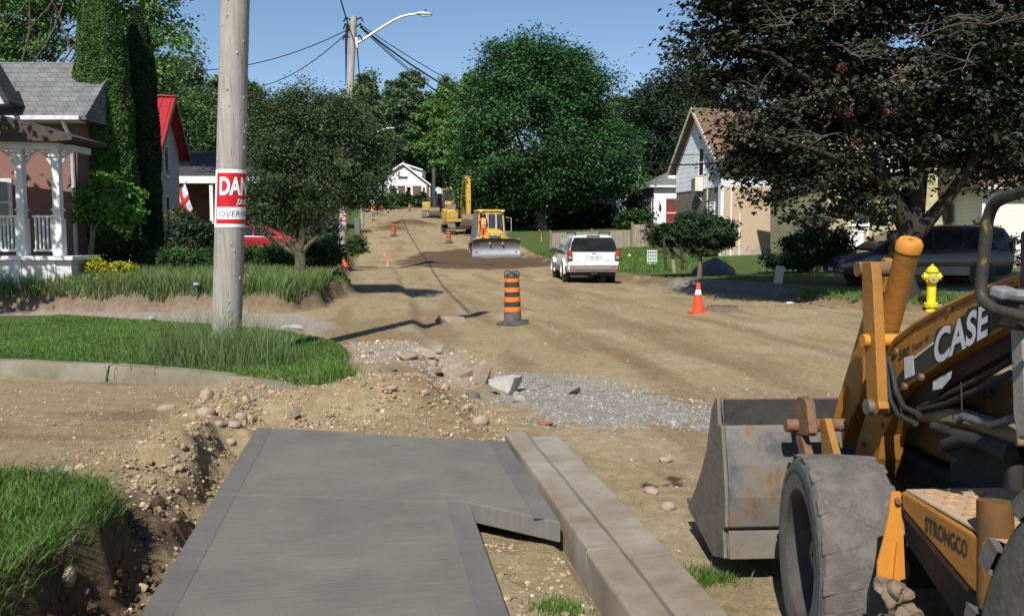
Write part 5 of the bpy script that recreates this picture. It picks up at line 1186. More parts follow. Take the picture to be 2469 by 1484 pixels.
b=MB(); a=at(2392,428,Ys_); b.tube([(a.x-.25,Ys_-.45,ze-.1),(a.x-.1,Ys_-.2,ze-.3),(a.x-.05,Ys_-.06,ze-.6),(a.x-.05,Ys_-.06,b0.z)],.05,8); wb(b,'downspout',m_white,sh)
# ------------------------------------------------------------ board fence
m_fence=pmat('grey_fence_board',(.33,.29,.235),(.22,.19,.15),5,.9,.5,20,stretch=(1,1,.2),c3=(.40,.36,.30))
a=gp(1326,57.0); c=gp(1522,58.5); e=gp(1622,59.0)
fn=thing('board_fence','long low weathered grey board fence with posts behind the white vehicle','fence',a); 
def fence(root,a,c,h,n,step=.16):
    d=(c-a); L=math.hypot(d.x,d.y); ux,uy=d.x/L,d.y/L; rz=math.atan2(uy,ux); root.rotation_euler=(0,0,rz)
    zf=lambda x: hz(a.x+ux*x,a.y+uy*x)-a.z
    b=MB(); k=int(L/step)
    for i in range(k):
        x=i*step+step/2; z0=zf(x); y=.02 if i%2 else -.02
        b.span(x-.075,x+.075,y-.011,y+.011,z0+.05+random.uniform(-.02,.02),z0+h+random.uniform(-.015,.015)-.002*i*0)
    b.build('boards',m_fence,root,smooth=0); r=MB()
    for hh in (.2,h-.2): r.add([(0,.035,zf(0)+hh),(L,.035,zf(L)+hh),(L,.075,zf(L)+hh),(0,.075,zf(0)+hh),(0,.035,zf(0)+hh+.09),(L,.035,zf(L)+hh+.09),(L,.075,zf(L)+hh+.09),(0,.075,zf(0)+hh+.09)],[(0,3,2,1),(4,5,6,7),(0,1,5,4),(1,2,6,5),(2,3,7,6),(3,0,4,7)])
    r.build('rail',m_fence,root,smooth=0)
    for i in range(n):
        x=L*i/(n-1); z0=zf(x); q=MB(); q.span(x-.06,x+.06,-.09,.03,z0-.3,z0+h+.12); q.lathe([(.085,z0+h+.12),(.085,z0+h+.15),(.01,z0+h+.2)],(x,-.03,0),4); q.build('post',pmat('fence_post',(.25,.20,.15),(.18,.14,.10),6,.9,.4),root,smooth=0)
fence(fn,a,c,1.22,3)
f2=thing('board_fence','short taller stretch of the weathered board fence at its right end','fence',c); fence(f2,c+Vector((.1,0,0)),e,1.55,2,.15)
# white lattice sign board leaning by the weeping tree
p=gp(1571,41); t=thing('lattice_panel','small white lattice panel standing left of the weeping tree stakes','panel',p,.1); b=MB()
for i in range(6): b.span(-.5+i*.2-.03,-.5+i*.2+.03,-.012,.012,0,.95)
for i in range(5): b.span(-.53,.53,-.03,-.013,.05+i*.2,.11+i*.2)
b.build('lattice',m_white,t,smooth=0); t.scale=(.45,.6,.75)
# heap under a tarpaulin, props and post in the maple's shade
p=gp(1722,33); b=MB(); g=np.random.default_rng(4); secs=[]
for k in np.linspace(0,1,8): secs.append([(math.cos(a)*.85*(1-k**2.2)*(1+.1*math.sin(3*a+k)),math.sin(a)*.6*(1-k**2.2),-.1+.72*k+.04*math.sin(5*a)) for a in np.linspace(0,2*PI,18,endpoint=False)])
b.loft(secs); o=b.build('covered_heap',pmat('grey_tarpaulin',(.16,.15,.17),(.10,.095,.11),5,.6,.5),None,smooth=60); o.location=p; tag(o,'grey tarpaulin-covered heap under the mushroom-shaped weeping tree','heap')
for i,(x0,y0,x1,y1,r,lb) in enumerate(((1605,640,1600,575,.06,'leftmost dark wooden prop under the weeping tree'),(1645,640,1640,580,.05,'slim dark wooden prop under the weeping tree'),(1612,590,1655,632,.05,'slanting dark wooden prop under the weeping tree'),(1626,648,1618,596,.07,'weathered post with red ribbon under the weeping tree'))):
    Y=31.0+i*.2; p=at(x0,y0,Y); q=at(x1,y1,Y); b=MB(); b.tube([(0,0,-.15),q-p],[r,r*.85],7); o=b.build('prop_post',m_trimd if i<3 else m_fence,None); o.location=p; tag(o,lb,'post')
p=gp(1878,27.5); p2_=at(1886,632,27.5)
b=MB(); b.box((0,0,.27),(.26,.06,.62),(0,.13,0)); b.box((.05,-.031,.35),(.16,.004,.3),(0,.13,0)); o=b.build('leaning_board',pmat('shaded_white_board',(.55,.58,.56),(.45,.48,.46),5,.6),None,smooth=0,bevel=.01); o.location=p; tag(o,'small pale board leaning upright in the shaded grass','board')
# ------------------------------------------------------------ hydrant, cone, grate
m_hyd=pmat('hydrant_yellow',(.72,.58,.02),(.62,.48,.015),6,.45,.15,30,c3=(.5,.4,.05))
p=grd(2243,748); hy=thing('fire_hydrant','bright yellow fire hydrant standing on dug dirt below the minivan','hydrant',p,-.25)
b=MB(); b.lathe([(.125,-.15),(.125,.0),(.105,.02),(.105,.66),(.135,.665),(.135,.70),(.118,.71),(.118,.9),(.15,.905),(.15,.945),(.12,.955),(.115,.99),(.08,1.03),(.035,1.045),(.03,1.09),(.005,1.092)],n=24); b.build('barrel',m_hyd,hy,smooth=40)
b=MB(); b.lathe([(.16,.08),(.16,.115)],n=20); b.lathe([(.16,.125),(.16,.155)],n=20)
for i in range(8): a=i*PI/4; b.cyl((.135*math.cos(a),.135*math.sin(a),.05),(.135*math.cos(a),.135*math.sin(a),.18),.016,6)
b.build('flange',m_hyd,hy)
b=MB(); b.lathe([(.075,0),(.075,.12),(.09,.125),(.09,.19),(.05,.2),(.025,.205),(.025,.23)],(0,.0,.80),14,'x'); b.map(lambda q:(-q[0],q[1],q[2])); b.build('nozzle_cap',m_hyd,hy)
b=MB(); b.lathe([(.08,.1),(.08,.14),(.105,.145),(.105,.2),(.06,.21),(.03,.215),(.03,.24)],(0,0,.76),16,'y'); b.map(lambda q:(q[0],-q[1],q[2])); b.build('pumper_cap',pmat('hydrant_grey',(.40,.38,.12),(.3,.28,.1),8,.5),hy)
b=MB(); b.lathe([(.075,0),(.075,.12),(.09,.125),(.09,.19),(.03,.2),(.025,.23)],(0,0,.80),14,'x'); b.build('nozzle_cap',m_hyd,hy)
b=MB(); b.tube([(.12,-.14,.1),(.2,-.12,.14),(.24,-.1,.06)],.008,5); b.build('tag_wire',m_white,hy)
p=grd(1682,754); cn=thing('safety_cone','orange traffic cone with white collar beside the catch basin','cone',p,.2)
b=MB(); b.lathe([(.145,.02),(.14,.05),(.10,.29),(.055,.55),(.04,.68),(.03,.70),(.028,.66)],n=28); b.build('body',MATS['cone_orange'],cn,smooth=40)
b=MB(); b.lathe([(.0805,.43),(.0605,.54)],n=28,cap=False); b.build('reflective_collar',pmat('reflective_white',(.78,.78,.8),(.7,.7,.72),6,.35),cn,smooth=60)
b=MB(); b.span(-.19,.19,-.19,.19,-.02,.025); b.build('base',MATS['cone_orange'],cn,bevel=.02)
p=grd(1742,748); gr=thing('catch_basin','rusty square catch basin grate in a raised frame on the dirt','catch basin',p+Vector((0,0,.05)),-.2)
b=MB(); b.span(-.36,.36,-.36,-.30,-.25,.06).span(-.36,.36,.30,.36,-.25,.06).span(-.36,-.30,-.30,.30,-.25,.06).span(.30,.36,-.30,.30,-.25,.06); b.span(-.5,-.37,-.5,.4,-.25,.0); b.span(-.37,.45,-.52,-.37,-.25,.0); b.build('frame',pmat('dirty_iron',(.20,.155,.11),(.12,.09,.06),9,.8,.5),gr,smooth=0)
b=MB()
for i in range(9): x=-.27+i*.0675; b.span(x-.018,x+.018,-.295,.295,.01,.05)
for i in range(3): y=-.2+i*.2; b.span(-.295,.295,y-.015,y+.015,.0,.042)
b.build('grate',pmat('grate_iron',(.11,.095,.08),(.07,.06,.05),9,.7,.4),gr,smooth=0)
p=grd(1904,733); t=thing('plastic_bottle','clear plastic bottle lying on the dirt below the turf bank','bottle',p+Vector((0,0,.03)),.1)
b=MB(); b.lathe([(.005,-.1),(.032,-.095),(.033,.03),(.015,.07),(.012,.1)],n=12,axis='x'); b.build('body',pmat('bottle_plastic',(.6,.66,.72),(.5,.56,.64),6,.2),t); b=MB(); b.lathe([(.016,.09),(.016,.115)],n=10,axis='x'); b.build('bottle_cap',m_white,t)
# ------------------------------------------------------------ cars
m_tyre=pmat('tyre_rubber',(.035,.033,.032),(.06,.052,.045),10,.85,.3,40); m_cglass=glassmat('car_glass',(.012,.014,.016),.05)
def shell(st, half, zb):
    """st: (x, z_lo, z_belt, z_top, half_low, half_belt, half_top) stations along the length -> loft"""
    secs=[]
    for (y,zl,zm,zt,hl,hm,ht) in st:
        e=min(.09,max(.012,(zt-zm)*.28+.012))
        R_=[(hl*.93,zl),(hl,zl+.10),(hm,zl+(zm-zl)*.55),(hm,zm-.06),(hm-.025,zm),(ht+(hm-ht)*.10,zt-e),(ht-e*.5,zt-e*.25),(ht*.72,zt),(ht*.35,zt+.012)]
        pts=[(x,y,z) for x,z in R_]+[(-x,y,z) for x,z in R_[::-1]]; secs.append(pts)
    return secs
def wheel(root,x,y,r,w,side,mrim,name='wheel',spokes=5):
    t=MB(); prof=[(r*.62,-w/2),(r*.93,-w/2),(r,-w*.36),(r,w*.36),(r*.93,w/2),(r*.62,w/2)]
    t.lathe(prof,(x,y,r),28,'x'); o=t.build(name,m_tyre,root,smooth=40)
    q=MB(); s=side
    q.lathe([(.02,w*.30),(r*.2,w*.32),(r*.23,w*.2),(r*.52,w*.16),(r*.58,w*.40),(r*.64,w*.46),(r*.645,w*.2)],(0,0,0),28,'x')
    for k in range(spokes): a=2*PI*k/spokes; q.box((w*.3,math.cos(a)*r*.38,math.sin(a)*r*.38),(w*.16,r*.16,r*.42),(a-PI/2,0,0)) if False else q.tube([(w*.32,math.cos(a)*r*.15,math.sin(a)*r*.15),(w*.34,math.cos(a)*r*.56,math.sin(a)*r*.56)],r*.09,6)
    q.map(lambda p:(x+s*p[0],y+p[1],r+p[2])); q.build('rim',mrim,o,smooth=40); return o
m_rim=pmat('alloy_rim',(.42,.42,.43),(.3,.3,.3),9,.4,metal=.6)
def quadpanel(root,pts,name,m,th=.012,out=None):
    c=sum((Vector(p) for p in pts),Vector())/len(pts); n=(Vector(pts[1])-Vector(pts[0])).cross(Vector(pts[2])-Vector(pts[1])).normalized()
    if out is not None and n.dot(Vector(out))<0: n=-n
    b=MB(); k=len(pts); vs=[Vector(p)+n*th for p in pts]+[Vector(p)-n*th*1.5 for p in pts]
    b.add(vs,[tuple(range(k)),tuple(range(k,2*k))[::-1]]+[(i,k+i,k+(i+1)%k,(i+1)%k) for i in range(k)]); return b.build(name,m,root,smooth=0)
# --- white sport utility vehicle, seen from behind
p=grd(1427,683); sv=thing('suv','white sport utility vehicle parked on the dirt road, seen from behind','car',(p.x,p.y+.55,p.z+.0),R(4.5))
m_wht=pmat('white_car_paint',(.80,.80,.79),(.74,.73,.71),1.5,.25,coat=.6,spec=.5); m_gcl=pmat('grey_cladding',(.22,.21,.20),(.17,.16,.155),5,.6)
st=[(-.62,.55,1.02,1.06,.90,.91,.80),(-.58,.42,1.02,1.10,.92,.935,.82),(-.50,.40,1.03,1.52,.93,.945,.76),(-.40,.40,1.03,1.72,.93,.945,.71),(-.1,.38,1.03,1.76,.93,.945,.70),(1.2,.36,1.02,1.775,.93,.945,.70),(2.0,.36,1.01,1.73,.93,.945,.68),(2.3,.36,1.00,1.60,.93,.94,.69),(2.9,.36,.99,1.08,.93,.935,.80),(3.3,.36,.98,1.06,.93,.925,.78),(3.95,.38,.90,.98,.91,.90,.72),(4.2,.45,.8,.88,.85,.84,.66)]
b=MB(); b.loft(shell(st,.9,.4)); bd=b.build('body',m_wht,sv,smooth=32)
# dark wheel housings
for y in (.55,3.42):
    for s in (-1,1):
        b=MB(); b.lathe([(.44,-.02),(.44,.14)],(0,0,0),24,'x'); b.map(lambda q:(s*(.805+q[0]),y+q[1],.38+q[2])); b.build('wheel_arch',m_trimd,sv,smooth=40)
        b=MB(); 
        for i in range(13): pass
        pts=[(s*.955,y+.46*math.cos(a),.38+.46*math.sin(a)) for a in np.linspace(-.1,PI+.1,15)]; b.tube(pts,.055,6); b.build('arch_flare',m_wht,sv)
        wheel(sv,s*.835,y,.36,.25,s,m_rim)
# side glass, left and right
for s in (-1,1):
    hb,ht_=.925,.735
    for (y0,y1,y2,y3) in ((-.42,.48,.48,-.30),(.56,1.42,1.42,.56),(1.50,2.62,2.12,1.50)):
        quadpanel(sv,[(s*hb,y0,1.07),(s*hb,y1,1.07),(s*(ht_+.0),y2,1.63),(s*(ht_+.0),y3,1.63)],'side_window',m_cglass,.014,(s,0,.3))
    b=MB(); b.span(s*.95-.02,s*.95+.02,1.0,3.0,.40,.62); b.span(s*.95-.02,s*.95+.02,-.55,.05,.42,.62); b.build('side_cladding',m_gcl,sv,bevel=.012)
    b=MB(); b.loft([[(s*(.96+.20*math.cos(a)*.8+.11),2.42+d,1.16+.10*math.sin(a)) for a in np.linspace(0,2*PI,10,endpoint=False)] for d in (-.06,.0,.08)]); b.build('mirror',m_trimd,sv,smooth=50)
    b=MB(); b.tube([(s*.62,-.35,1.78),(s*.63,-.2,1.84),(s*.63,1.7,1.85),(s*.62,1.95,1.79)],.028,7); b.build('roof_rail',m_trimd,sv)
    b=MB(); pts=[(s*.93,-.60,.83),(s*.72,-.635,.83),(s*.74,-.635,1.10),(s*.80,-.60,1.30),(s*.90,-.52,1.30)] if False else None
    # tail lamp: red upper and lower with a dark middle
    xs=(s*.955,s*.765)
    b.span(min(xs),max(xs),-.655,-.50,.80,1.20); tl=b.build('tail_lamp',pmat('lamp_dark_red',(.10,.012,.012),(.05,.008,.008),4,.2,coat=.5),sv,bevel=.03)
    q=MB(); q.span(min(xs)+.02,max(xs)-.02,-.664,-.651,1.02,1.18); q.build('red_lens',pmat('lamp_red',(.42,.02,.02),(.36,.015,.015),4,.15,coat=.6),tl,bevel=.01); q=MB(); q.span(min(xs)+.03,max(xs)-.03,-.664,-.651,.89,.99); q.build('reverse_lens',pmat('lamp_clear',(.30,.27,.27),None,4,.2),tl,bevel=.01)
    q=MB(); q.span(s*.72-.09,s*.72+.09,-.735,-.71,.565,.605); q.build('reflector',MATS['lamp_red'],sv)
# rear
b=MB(); z0,z1=1.14,1.66; b.loft([[(-.86,-.592,z0),(.86,-.592,z0),(.80,-.53,1.40),(.70,-.44,z1),(-.70,-.44,z1),(-.80,-.53,1.40)],[(-.86,-.55,z0),(.86,-.55,z0),(.80,-.46,1.40),(.70,-.36,z1),(-.70,-.36,z1),(-.80,-.46,1.40)]]); b.map(lambda q:(q[0],q[1]-.035,q[2])); b.build('rear_window',m_cglass,sv,smooth=0)
b=MB(); b.loft([[(x,-.63-o*.0,z) for x,z in ((-.75,.78),(.75,.78),(.76,.95),(.80,1.11),(-.80,1.11),(-.76,.95))],[(x,-.5,z) for x,z in ((-.75,.78),(.75,.78),(.76,.95),(.80,1.11),(-.80,1.11),(-.76,.95))]] if True else []) if False else b.prism([(-.755,.74),(.755,.74),(.755,1.0),(.82,1.13),(-.82,1.13),(-.755,1.0)],-.648,-.5,'y'); tg=b.build('tailgate',m_wht,sv,bevel=.02)
b=MB(); b.span(-.34,.34,-.655,-.6485,.82,1.03); b.build('plate_recess',pmat('recess_white',(.6,.6,.6),None,4,.4),tg,smooth=0,bevel=.02)
b=MB(); b.span(-.155,.155,-.668,-.656,.86,1.01); pl=b.build('number_plate',pmat('plate_white',(.62,.66,.74),(.55,.6,.68),4,.4),tg,smooth=0)
m_blu=pmat('plate_blue',(.05,.08,.25),None,4,.5)
textobj('AYHT 478',m_blu,lambda x,y,z:(x,-.669-z,.905+y),pl,size=.085,align='CENTER',sx=.8,ext=.001,bold=.002)
textobj('EXT',m_gcl,lambda x,y,z:(-.66+x,-.650-z,.80+y),tg,size=.07,sx=1.4,ext=.001,bold=.002); textobj('CHEVROLET',m_gcl,lambda x,y,z:(.36+x,-.650-z,.79+y),tg,size=.06,sx=1.05,ext=.001,bold=.002)
b=MB(); b.prism([(-.07,1.05),(-.03,1.05),(-.03,1.075),(.03,1.075),(.03,1.05),(.07,1.05),(.055,1.09),(.03,1.09),(.03,1.11),(-.03,1.11),(-.03,1.09),(-.055,1.09)],-.656,-.649,'y'); b.build('emblem',m_trimd,tg,smooth=0)
b=MB(); b.span(-.9,.9,-.72,-.45,.64,.76); b.build('bumper',m_wht,sv,bevel=.035); b=MB(); b.span(-.88,.88,-.73,-.45,.48,.635); b.span(-.6,.6,-.70,-.45,.42,.479); b.build('bumper_step',m_gcl,sv,bevel=.03)
b=MB(); b.span(-.10,.10,-.70,-.4,.34,.41); b.cyl((0,-.75,.38),(0,-.4,.38),.035,8); b.build('tow_hitch',m_trimd,sv); b=MB(); b.tube([(.45,-.6,.36),(.42,-.2,.36),(.4,.6,.4)],.035,8); b.build('exhaust',m_trimd,sv)
b=MB(); b.span(-.80,.80,-.3,4.0,.26,.42); b.build('underbody',m_trimd,sv)
b=MB(); b.span(-.25,.25,-.46,-.40,1.695,1.73); b.build('brake_light',MATS['lamp_dark_red'],sv)
b=MB(); b.tube([(.06,-.62,1.16),(.4,-.60,1.22)],.012,5); b.build('rear_wiper',m_trimd,sv)
# --- dark minivan in the drive, nose to the left
p=gp(2205,26.5); p.z=at(2100,690,26.5).z; p.z=hz(p.x,p.y)
mv=thing('minivan','dark grey minivan parked in the shaded drive behind the hydrant','car',p,R(90-3))
m_van=pmat('charcoal_paint',(.045,.046,.05),(.035,.035,.038),2,.25,coat=.5,spec=.5); m_vanl=pmat('grey_lower_paint',(.20,.185,.17),(.16,.15,.14),3,.4,coat=.3)
st=[(-2.5,.5,.95,1.05,.82,.84,.72),(-2.44,.36,1.0,1.45,.86,.88,.72),(-2.25,.3,1.0,1.70,.9,.92,.70),(-1.8,.28,1.0,1.76,.91,.93,.70),(-.5,.28,.98,1.775,.91,.93,.70),(.3,.28,.97,1.73,.91,.93,.69),(.75,.28,.97,1.55,.91,.93,.70),(1.55,.28,.95,1.02,.91,.92,.80),(2.0,.28,.86,.95,.90,.90,.76),(2.35,.32,.72,.82,.84,.84,.66),(2.48,.42,.62,.68,.74,.74,.55)]
b=MB(); b.loft(shell(st,.9,.3)); b.build('body',m_van,mv,smooth=32)
for s in (-1,1):
    for (y0,y1,y2,y3) in ((-2.32,-1.55,-1.55,-2.12),(-1.47,-.22,-.22,-1.47),(-.14,1.25,.62,-.14)):
        quadpanel(mv,[(s*.915,y0,1.05),(s*.915,y1,1.05),(s*.735,y2,1.62),(s*.735,y3,1.62)],'side_window',m_cglass,.014,(s,0,.3))
    b=MB(); b.span(s*.925-.012,s*.925+.012,-1.2,1.15,.30,.56); b.build('lower_panel',m_vanl,mv,bevel=.01)
    b=MB(); b.box((s*1.0,1.15,1.05),(.2,.1,.16)); b.build('mirror',m_van,mv,bevel=.03)
    b=MB(); b.span(s*.62-.16,s*.62+.16,2.26,2.40,.60,.74); b.build('headlight',pmat('headlight_glass',(.5,.52,.55),(.35,.37,.4),9,.15,coat=.5),mv,bevel=.03)
    b=MB(); b.span(s*.85-.04,s*.85+.04,-2.5,-2.40,.95,1.3); b.build('tail_lamp',MATS['lamp_dark_red'],mv,bevel=.02)
    for y in (-1.55,1.45):
        b=MB(); b.lathe([(.40,-.02),(.40,.14)],(0,0,0),24,'x'); b.map(lambda q:(s*(.79+q[0]),y+q[1],.33+q[2])); b.build('wheel_arch',m_trimd,mv,smooth=40)
        wheel(mv,s*.84,y,.325,.21,s,m_rim)
    b=MB(); b.span(s*.935-.01,s*.935+.01,-.35,-.15,.92,.96); b.build('door_handle',m_trimd,mv)
quadpanel(mv,[(-.80,1.56,1.06),(.80,1.56,1.06),(.64,.72,1.60),(-.64,.72,1.60)],'windscreen',m_cglass,.02,(0,1,.6))
b=MB(); b.span(-.4,.4,2.36,2.46,.56,.70); b.build('grille',m_trimd,mv,bevel=.02); b=MB(); b.span(-.8,.8,2.3,2.52,.34,.52); b.build('bumper',m_van,mv,bevel=.05); b=MB(); b.span(-.2,.2,2.52,2.535,.40,.50); b.build('number_plate',MATS['plate_white'],mv,smooth=0)
# --- red saloon behind the ornamental tree
p=gp(640,43.0); rc=thing('sedan','dark red saloon car parked behind the hedge and nearest pole','car',p,R(-90+6)); m_redc=pmat('red_car_paint',(.30,.022,.035),(.25,.018,.028),2,.25,coat=.6)
st=[(-2.25,.45,.85,.92,.76,.78,.6),(-2.1,.3,.92,1.0,.82,.84,.66),(-1.6,.28,.95,1.06,.84,.86,.66),(-1.05,.26,.95,1.38,.85,.86,.56),(-.4,.26,.93,1.44,.85,.86,.55),(.25,.26,.92,1.38,.85,.86,.56),(1.0,.26,.9,.98,.84,.85,.68),(1.7,.28,.78,.86,.82,.82,.62),(2.15,.35,.65,.7,.72,.72,.5)]
b=MB(); b.loft(shell(st,.9,.3)); b.build('body',m_redc,rc,smooth=35)
for s in (-1,1):
    for (y0,y1,y2,y3) in ((-1.35,-.45,-.45,-1.0),(-.38,.75,.15,-.38)): quadpanel(rc,[(s*.845,y0,.98),(s*.845,y1,.98),(s*.62,y2,1.33),(s*.62,y3,1.33)],'side_window',m_cglass,.014,(s,0,.3))
    for y in (-1.35,1.35): wheel(rc,s*.76,y,.31,.2,s,m_rim)
    b=MB(); b.span(s*.66-.14,s*.66+.14,-2.24,-2.12,.72,.88); b.build('tail_lamp',MATS['lamp_red'],rc,bevel=.02)
quadpanel(rc,[(-.6,-1.55,1.08),(.6,-1.55,1.08),(.5,-1.08,1.36),(-.5,-1.08,1.36)],'rear_window',m_cglass,.02,(0,-1,.6))
# ------------------------------------------------------------ construction barrels
m_bor=pmat('barrel_orange',(.72,.20,.035),(.60,.15,.03),7,.45,.1,30); m_bbk=pmat('barrel_black',(.028,.028,.03),(.05,.046,.042),9,.5); m_bgy=pmat('dusty_barrel_foot',(.13,.125,.115),(.08,.078,.072),7,.8,.3,30)
def zc(c): return (1310-c)/1006.0
def make_barrel(p,label,rz=0):
    t=thing('construction_barrel',label,'barrel',p,rz,'striped construction barrels on the dug road')
    rr=lambda z:.176-.026*min(1,max(0,(z-.1)/.88))
    def ring(z0,z1,m,name,k=0):
        b=MB(); b.lathe([(rr(z0)+k-.012,z0),(rr(z0)+k,z0+.008),(rr(z1)+k,z1-.008),(rr(z1)+k-.012,z1)],n=28); return b.build(name,m,t,smooth=40)
    ring(zc(1225),zc(1032),m_bgy,'foot_band',.004)
    z=[1032,928,828,722,626,526,420,335]
    for i in range(7): ring(zc(z[i]),zc(z[i+1]),m_bor if i%2==0 else m_bbk,'orange_band' if i%2==0 else 'black_band',.006 if i%2==0 else 0)
    b=MB(); b.lathe([(.15,zc(335)),(.152,zc(315)),(.13,zc(300)),(.11,zc(250)),(.09,zc(240)),(.01,zc(238))],n=24); b.build('cap',m_bbk,t,smooth=40)
    b=MB()
    for s in (-1,1): b.tube([(s*.145,0,zc(320)),(s*.148,0,zc(240)),(s*.125,0,zc(200)),(s*.07,0,zc(190)),(s*.03,0,zc(215)),(s*.025,0,zc(245))],.013,7)
    b.span(-.04,.04,-.02,.02,zc(245),zc(200)); b.build('handle',m_bbk,t,smooth=50)
    b=MB(); secs=[]
    b.lathe([(.10,.0),(.30,-.01),(.34,.01),(.342,.04),(.30,.06),(.2,.085),(.17,.10)],n=32); b.build('base_ring',pmat('base_rubber',(.05,.047,.043),(.09,.08,.07),8,.85,.4,30),t,smooth=40)
    return t
b1=make_barrel(grd(1236,783),'nearest striped orange and black barrel standing alone in the middle of the dirt road',0); b1.rotation_euler=(R(1),R(-1.2),0)
dup(b1,grd(949,570),.8,'striped barrel standing on the left side of the road beyond the lamp pole'); dup(b1,grd(1081,586),2.1,'striped barrel standing just left of the bulldozer'); dup(b1,grd(987,508),1.2,'tiny far striped barrel on the grass edge below the white gabled house')
dup(b1,grd(920,510),.4,'tiny far striped barrel by the worker at the far left verge')
# ------------------------------------------------------------ bulldozer
m_yel=pmat('machine_yellow',(.56,.36,.045),(.44,.275,.035),3,.45,.1,20,c3=(.30,.21,.07)); m_yeld=pmat('dusty_yellow',(.45,.32,.09),(.35,.24,.07),4,.6); m_trk=pmat('dusty_track',(.20,.165,.125),(.11,.09,.07),8,.85,.6,20); m_blk=pmat('machine_black',(.025,.025,.026),(.05,.046,.04),6,.6)
m_mg=glassmat('machine_glass',(.025,.03,.035),.1)
def track(root,x,w,y0,y1,h,z0=0,n=26):
    r=h/2; pts=[]
    for a in np.linspace(PI/2,3*PI/2,10): pts.append((y0+r+r*math.cos(a),z0+r+r*math.sin(a)))
    for a in np.linspace(-PI/2,PI/2,10): pts.append((y1-r+r*math.cos(a),z0+r+r*math.sin(a)))
    q=[(y,z) for y,z in pts]; inn=[((y-(y0+y1)/2)*.86+(y0+y1)/2,(z-z0-r)*.80+z0+r) for y,z in pts]
    b=MB(); k=len(q); vs=[(x-w/2,*p) for p in q]+[(x+w/2,*p) for p in q]+[(x-w/2,*p) for p in inn]+[(x+w/2,*p) for p in inn]
    fs=[]
    for i in range(k):
        j=(i+1)%k; fs+=[(i,j,k+j,k+i),(2*k+i,3*k+i,3*k+j,2*k+j),(i,2*k+i,2*k+j,j),(k+i,k+j,3*k+j,3*k+i)]
    b.add(vs,fs)
    P=[Vector((0,*p)) for p in q]; per=sum((P[(i+1)%k]-P[i]).length for i in range(k)); acc=0; step=per/n; nxt=0
    for i in range(k):
        s=P[i]; e=P[(i+1)%k]; L=(e-s).length; d=(e-s)/max(L,1e-6)
        while nxt<=acc+L and nxt<per:
            c=s+d*(nxt-acc); nn=Vector((0,d.z,-d.y)); ang=math.atan2(d.z,d.y)
            b.box((x,c.y+nn.y*.02,c.z+nn.z*.02),(w,.03,.05),(ang,0,0)); nxt+=step
        acc+=L
    t=b.build('track',m_trk,root,smooth=30)
    q=MB(); q.span(x-w*.22,x+w*.22,y0+r*.6,y1-r*.6,z0+h*.22,z0+h*.62)
    for yy in (y0+r,y1-r): q.lathe([(r*.72,-w*.25),(r*.72,w*.25)],(x,yy,z0+r),18,'x'); q.lathe([(r*.25,-w*.42),(r*.25,w*.42)],(x,yy,z0+r),12,'x')
    for i in range(5): q.lathe([(r*.3,-w*.3),(r*.3,w*.3)],(x,y0+r+(y1-y0-2*r)*(i+.5)/5,z0+r*.38),12,'x')
    q.build('track_frame',m_blk,t,smooth=30)
p=grd(1182,622); dz_=thing('bulldozer','yellow bulldozer with a wide shiny steel blade facing down the road','bulldozer',(p.x,p.y+2.0,p.z+.02),R(192))
for x in (-.95,.95): track(dz_,x,.56,-1.75,1.35,1.02)
b=MB(); b.prism([(.15,.75),(1.38,.75),(1.38,1.55),(1.30,1.72),(.15,1.88)],-.46,.46,'x'); b.build('hood',m_yel,dz_,bevel=.03)
b=MB(); b.span(-.36,.36,1.381,1.41,.80,1.50); gl_=b.build('grille',m_blk,dz_,smooth=0); b=MB()
for i in range(8): b.span(-.33,.33,1.411,1.42,.86+i*.075,.89+i*.075)
b.build('grille_bar',m_trk,gl_,smooth=0); b=MB(); b.span(-.30,.30,1.411,1.425,1.40,1.475); sp=b.build('name_plate',m_white,gl_,smooth=0)
textobj('CATERPILLAR',m_blk,lambda x,y,z:(-x,1.427+z,1.415+y),sp,size=.055,align='CENTER',sx=1.25,ext=.001,bold=.001)
for s in (-1,1): b=MB(); b.span(s*.40,s*.62,1.36,1.44,.62,1.62); b.build('grille_guard',m_yel,dz_,bevel=.02)
for s in (-1,1):
    b=MB(); b.prism([(-1.7,1.02),(.35,1.02),(.35,1.25),(-.1,1.62),(-1.7,1.68)],s*.55,s*1.02,'x'); b.build('fender_tank',m_yel,dz_,bevel=.03)
    b=MB(); b.span(s*.62,s*.98,-.05,.30,1.26,1.70); b.build('battery_box',pmat('grey_box',(.22,.22,.23),(.17,.17,.175),5,.6),dz_,bevel=.02)
    b=MB(); b.tube([(s*.95,.2,.45),(s*1.28,.5,.42),(s*1.30,1.75,.40)],.09,8); b.build('push_arm',m_yeld,dz_)
    b=MB(); b.cyl((s*.38,1.0,1.25),(s*.42,1.85,.85),.06,10); b.build('lift_cylinder',m_yeld,dz_)
# cab
b=MB()
for x in (-.84,.84):
    b.tube([(x,.18,1.6),(x*.96,.06,2.35),(x*.93,-.05,2.95)],.06,6); b.span(x-.05,x+.05,-1.35,-1.25,1.6,2.95); b.span(x*.97-.05,x*.97+.05,-1.3,0,2.86,2.95)
b.tube([(.34,.30,1.7),(.32,.14,2.4),(.30,.0,2.95)],.055,6); b.tube([(-.34,.30,1.7),(-.32,.14,2.4),(-.30,.0,2.95)],.055,6)
b.span(-.84,.84,-.02,.06,2.80,2.95); b.build('cab_frame',m_yel,dz_,smooth=30)
b=MB(); b.span(-.92,.92,-1.45,.14,2.95,3.10); rf_=b.build('cab_roof',m_yel,dz_,bevel=.04)
for x in (-.72,.72): b=MB(); b.box((x,.18,2.99),(.16,.08,.10)); b.build('work_lamp',pmat('lamp_white',(.7,.7,.7),None,5,.3),rf_,bevel=.01)
b=MB(); b.span(-.8,.8,-1.3,-1.26,1.7,2.9); b.build('rear_glass',m_mg,dz_,smooth=0)
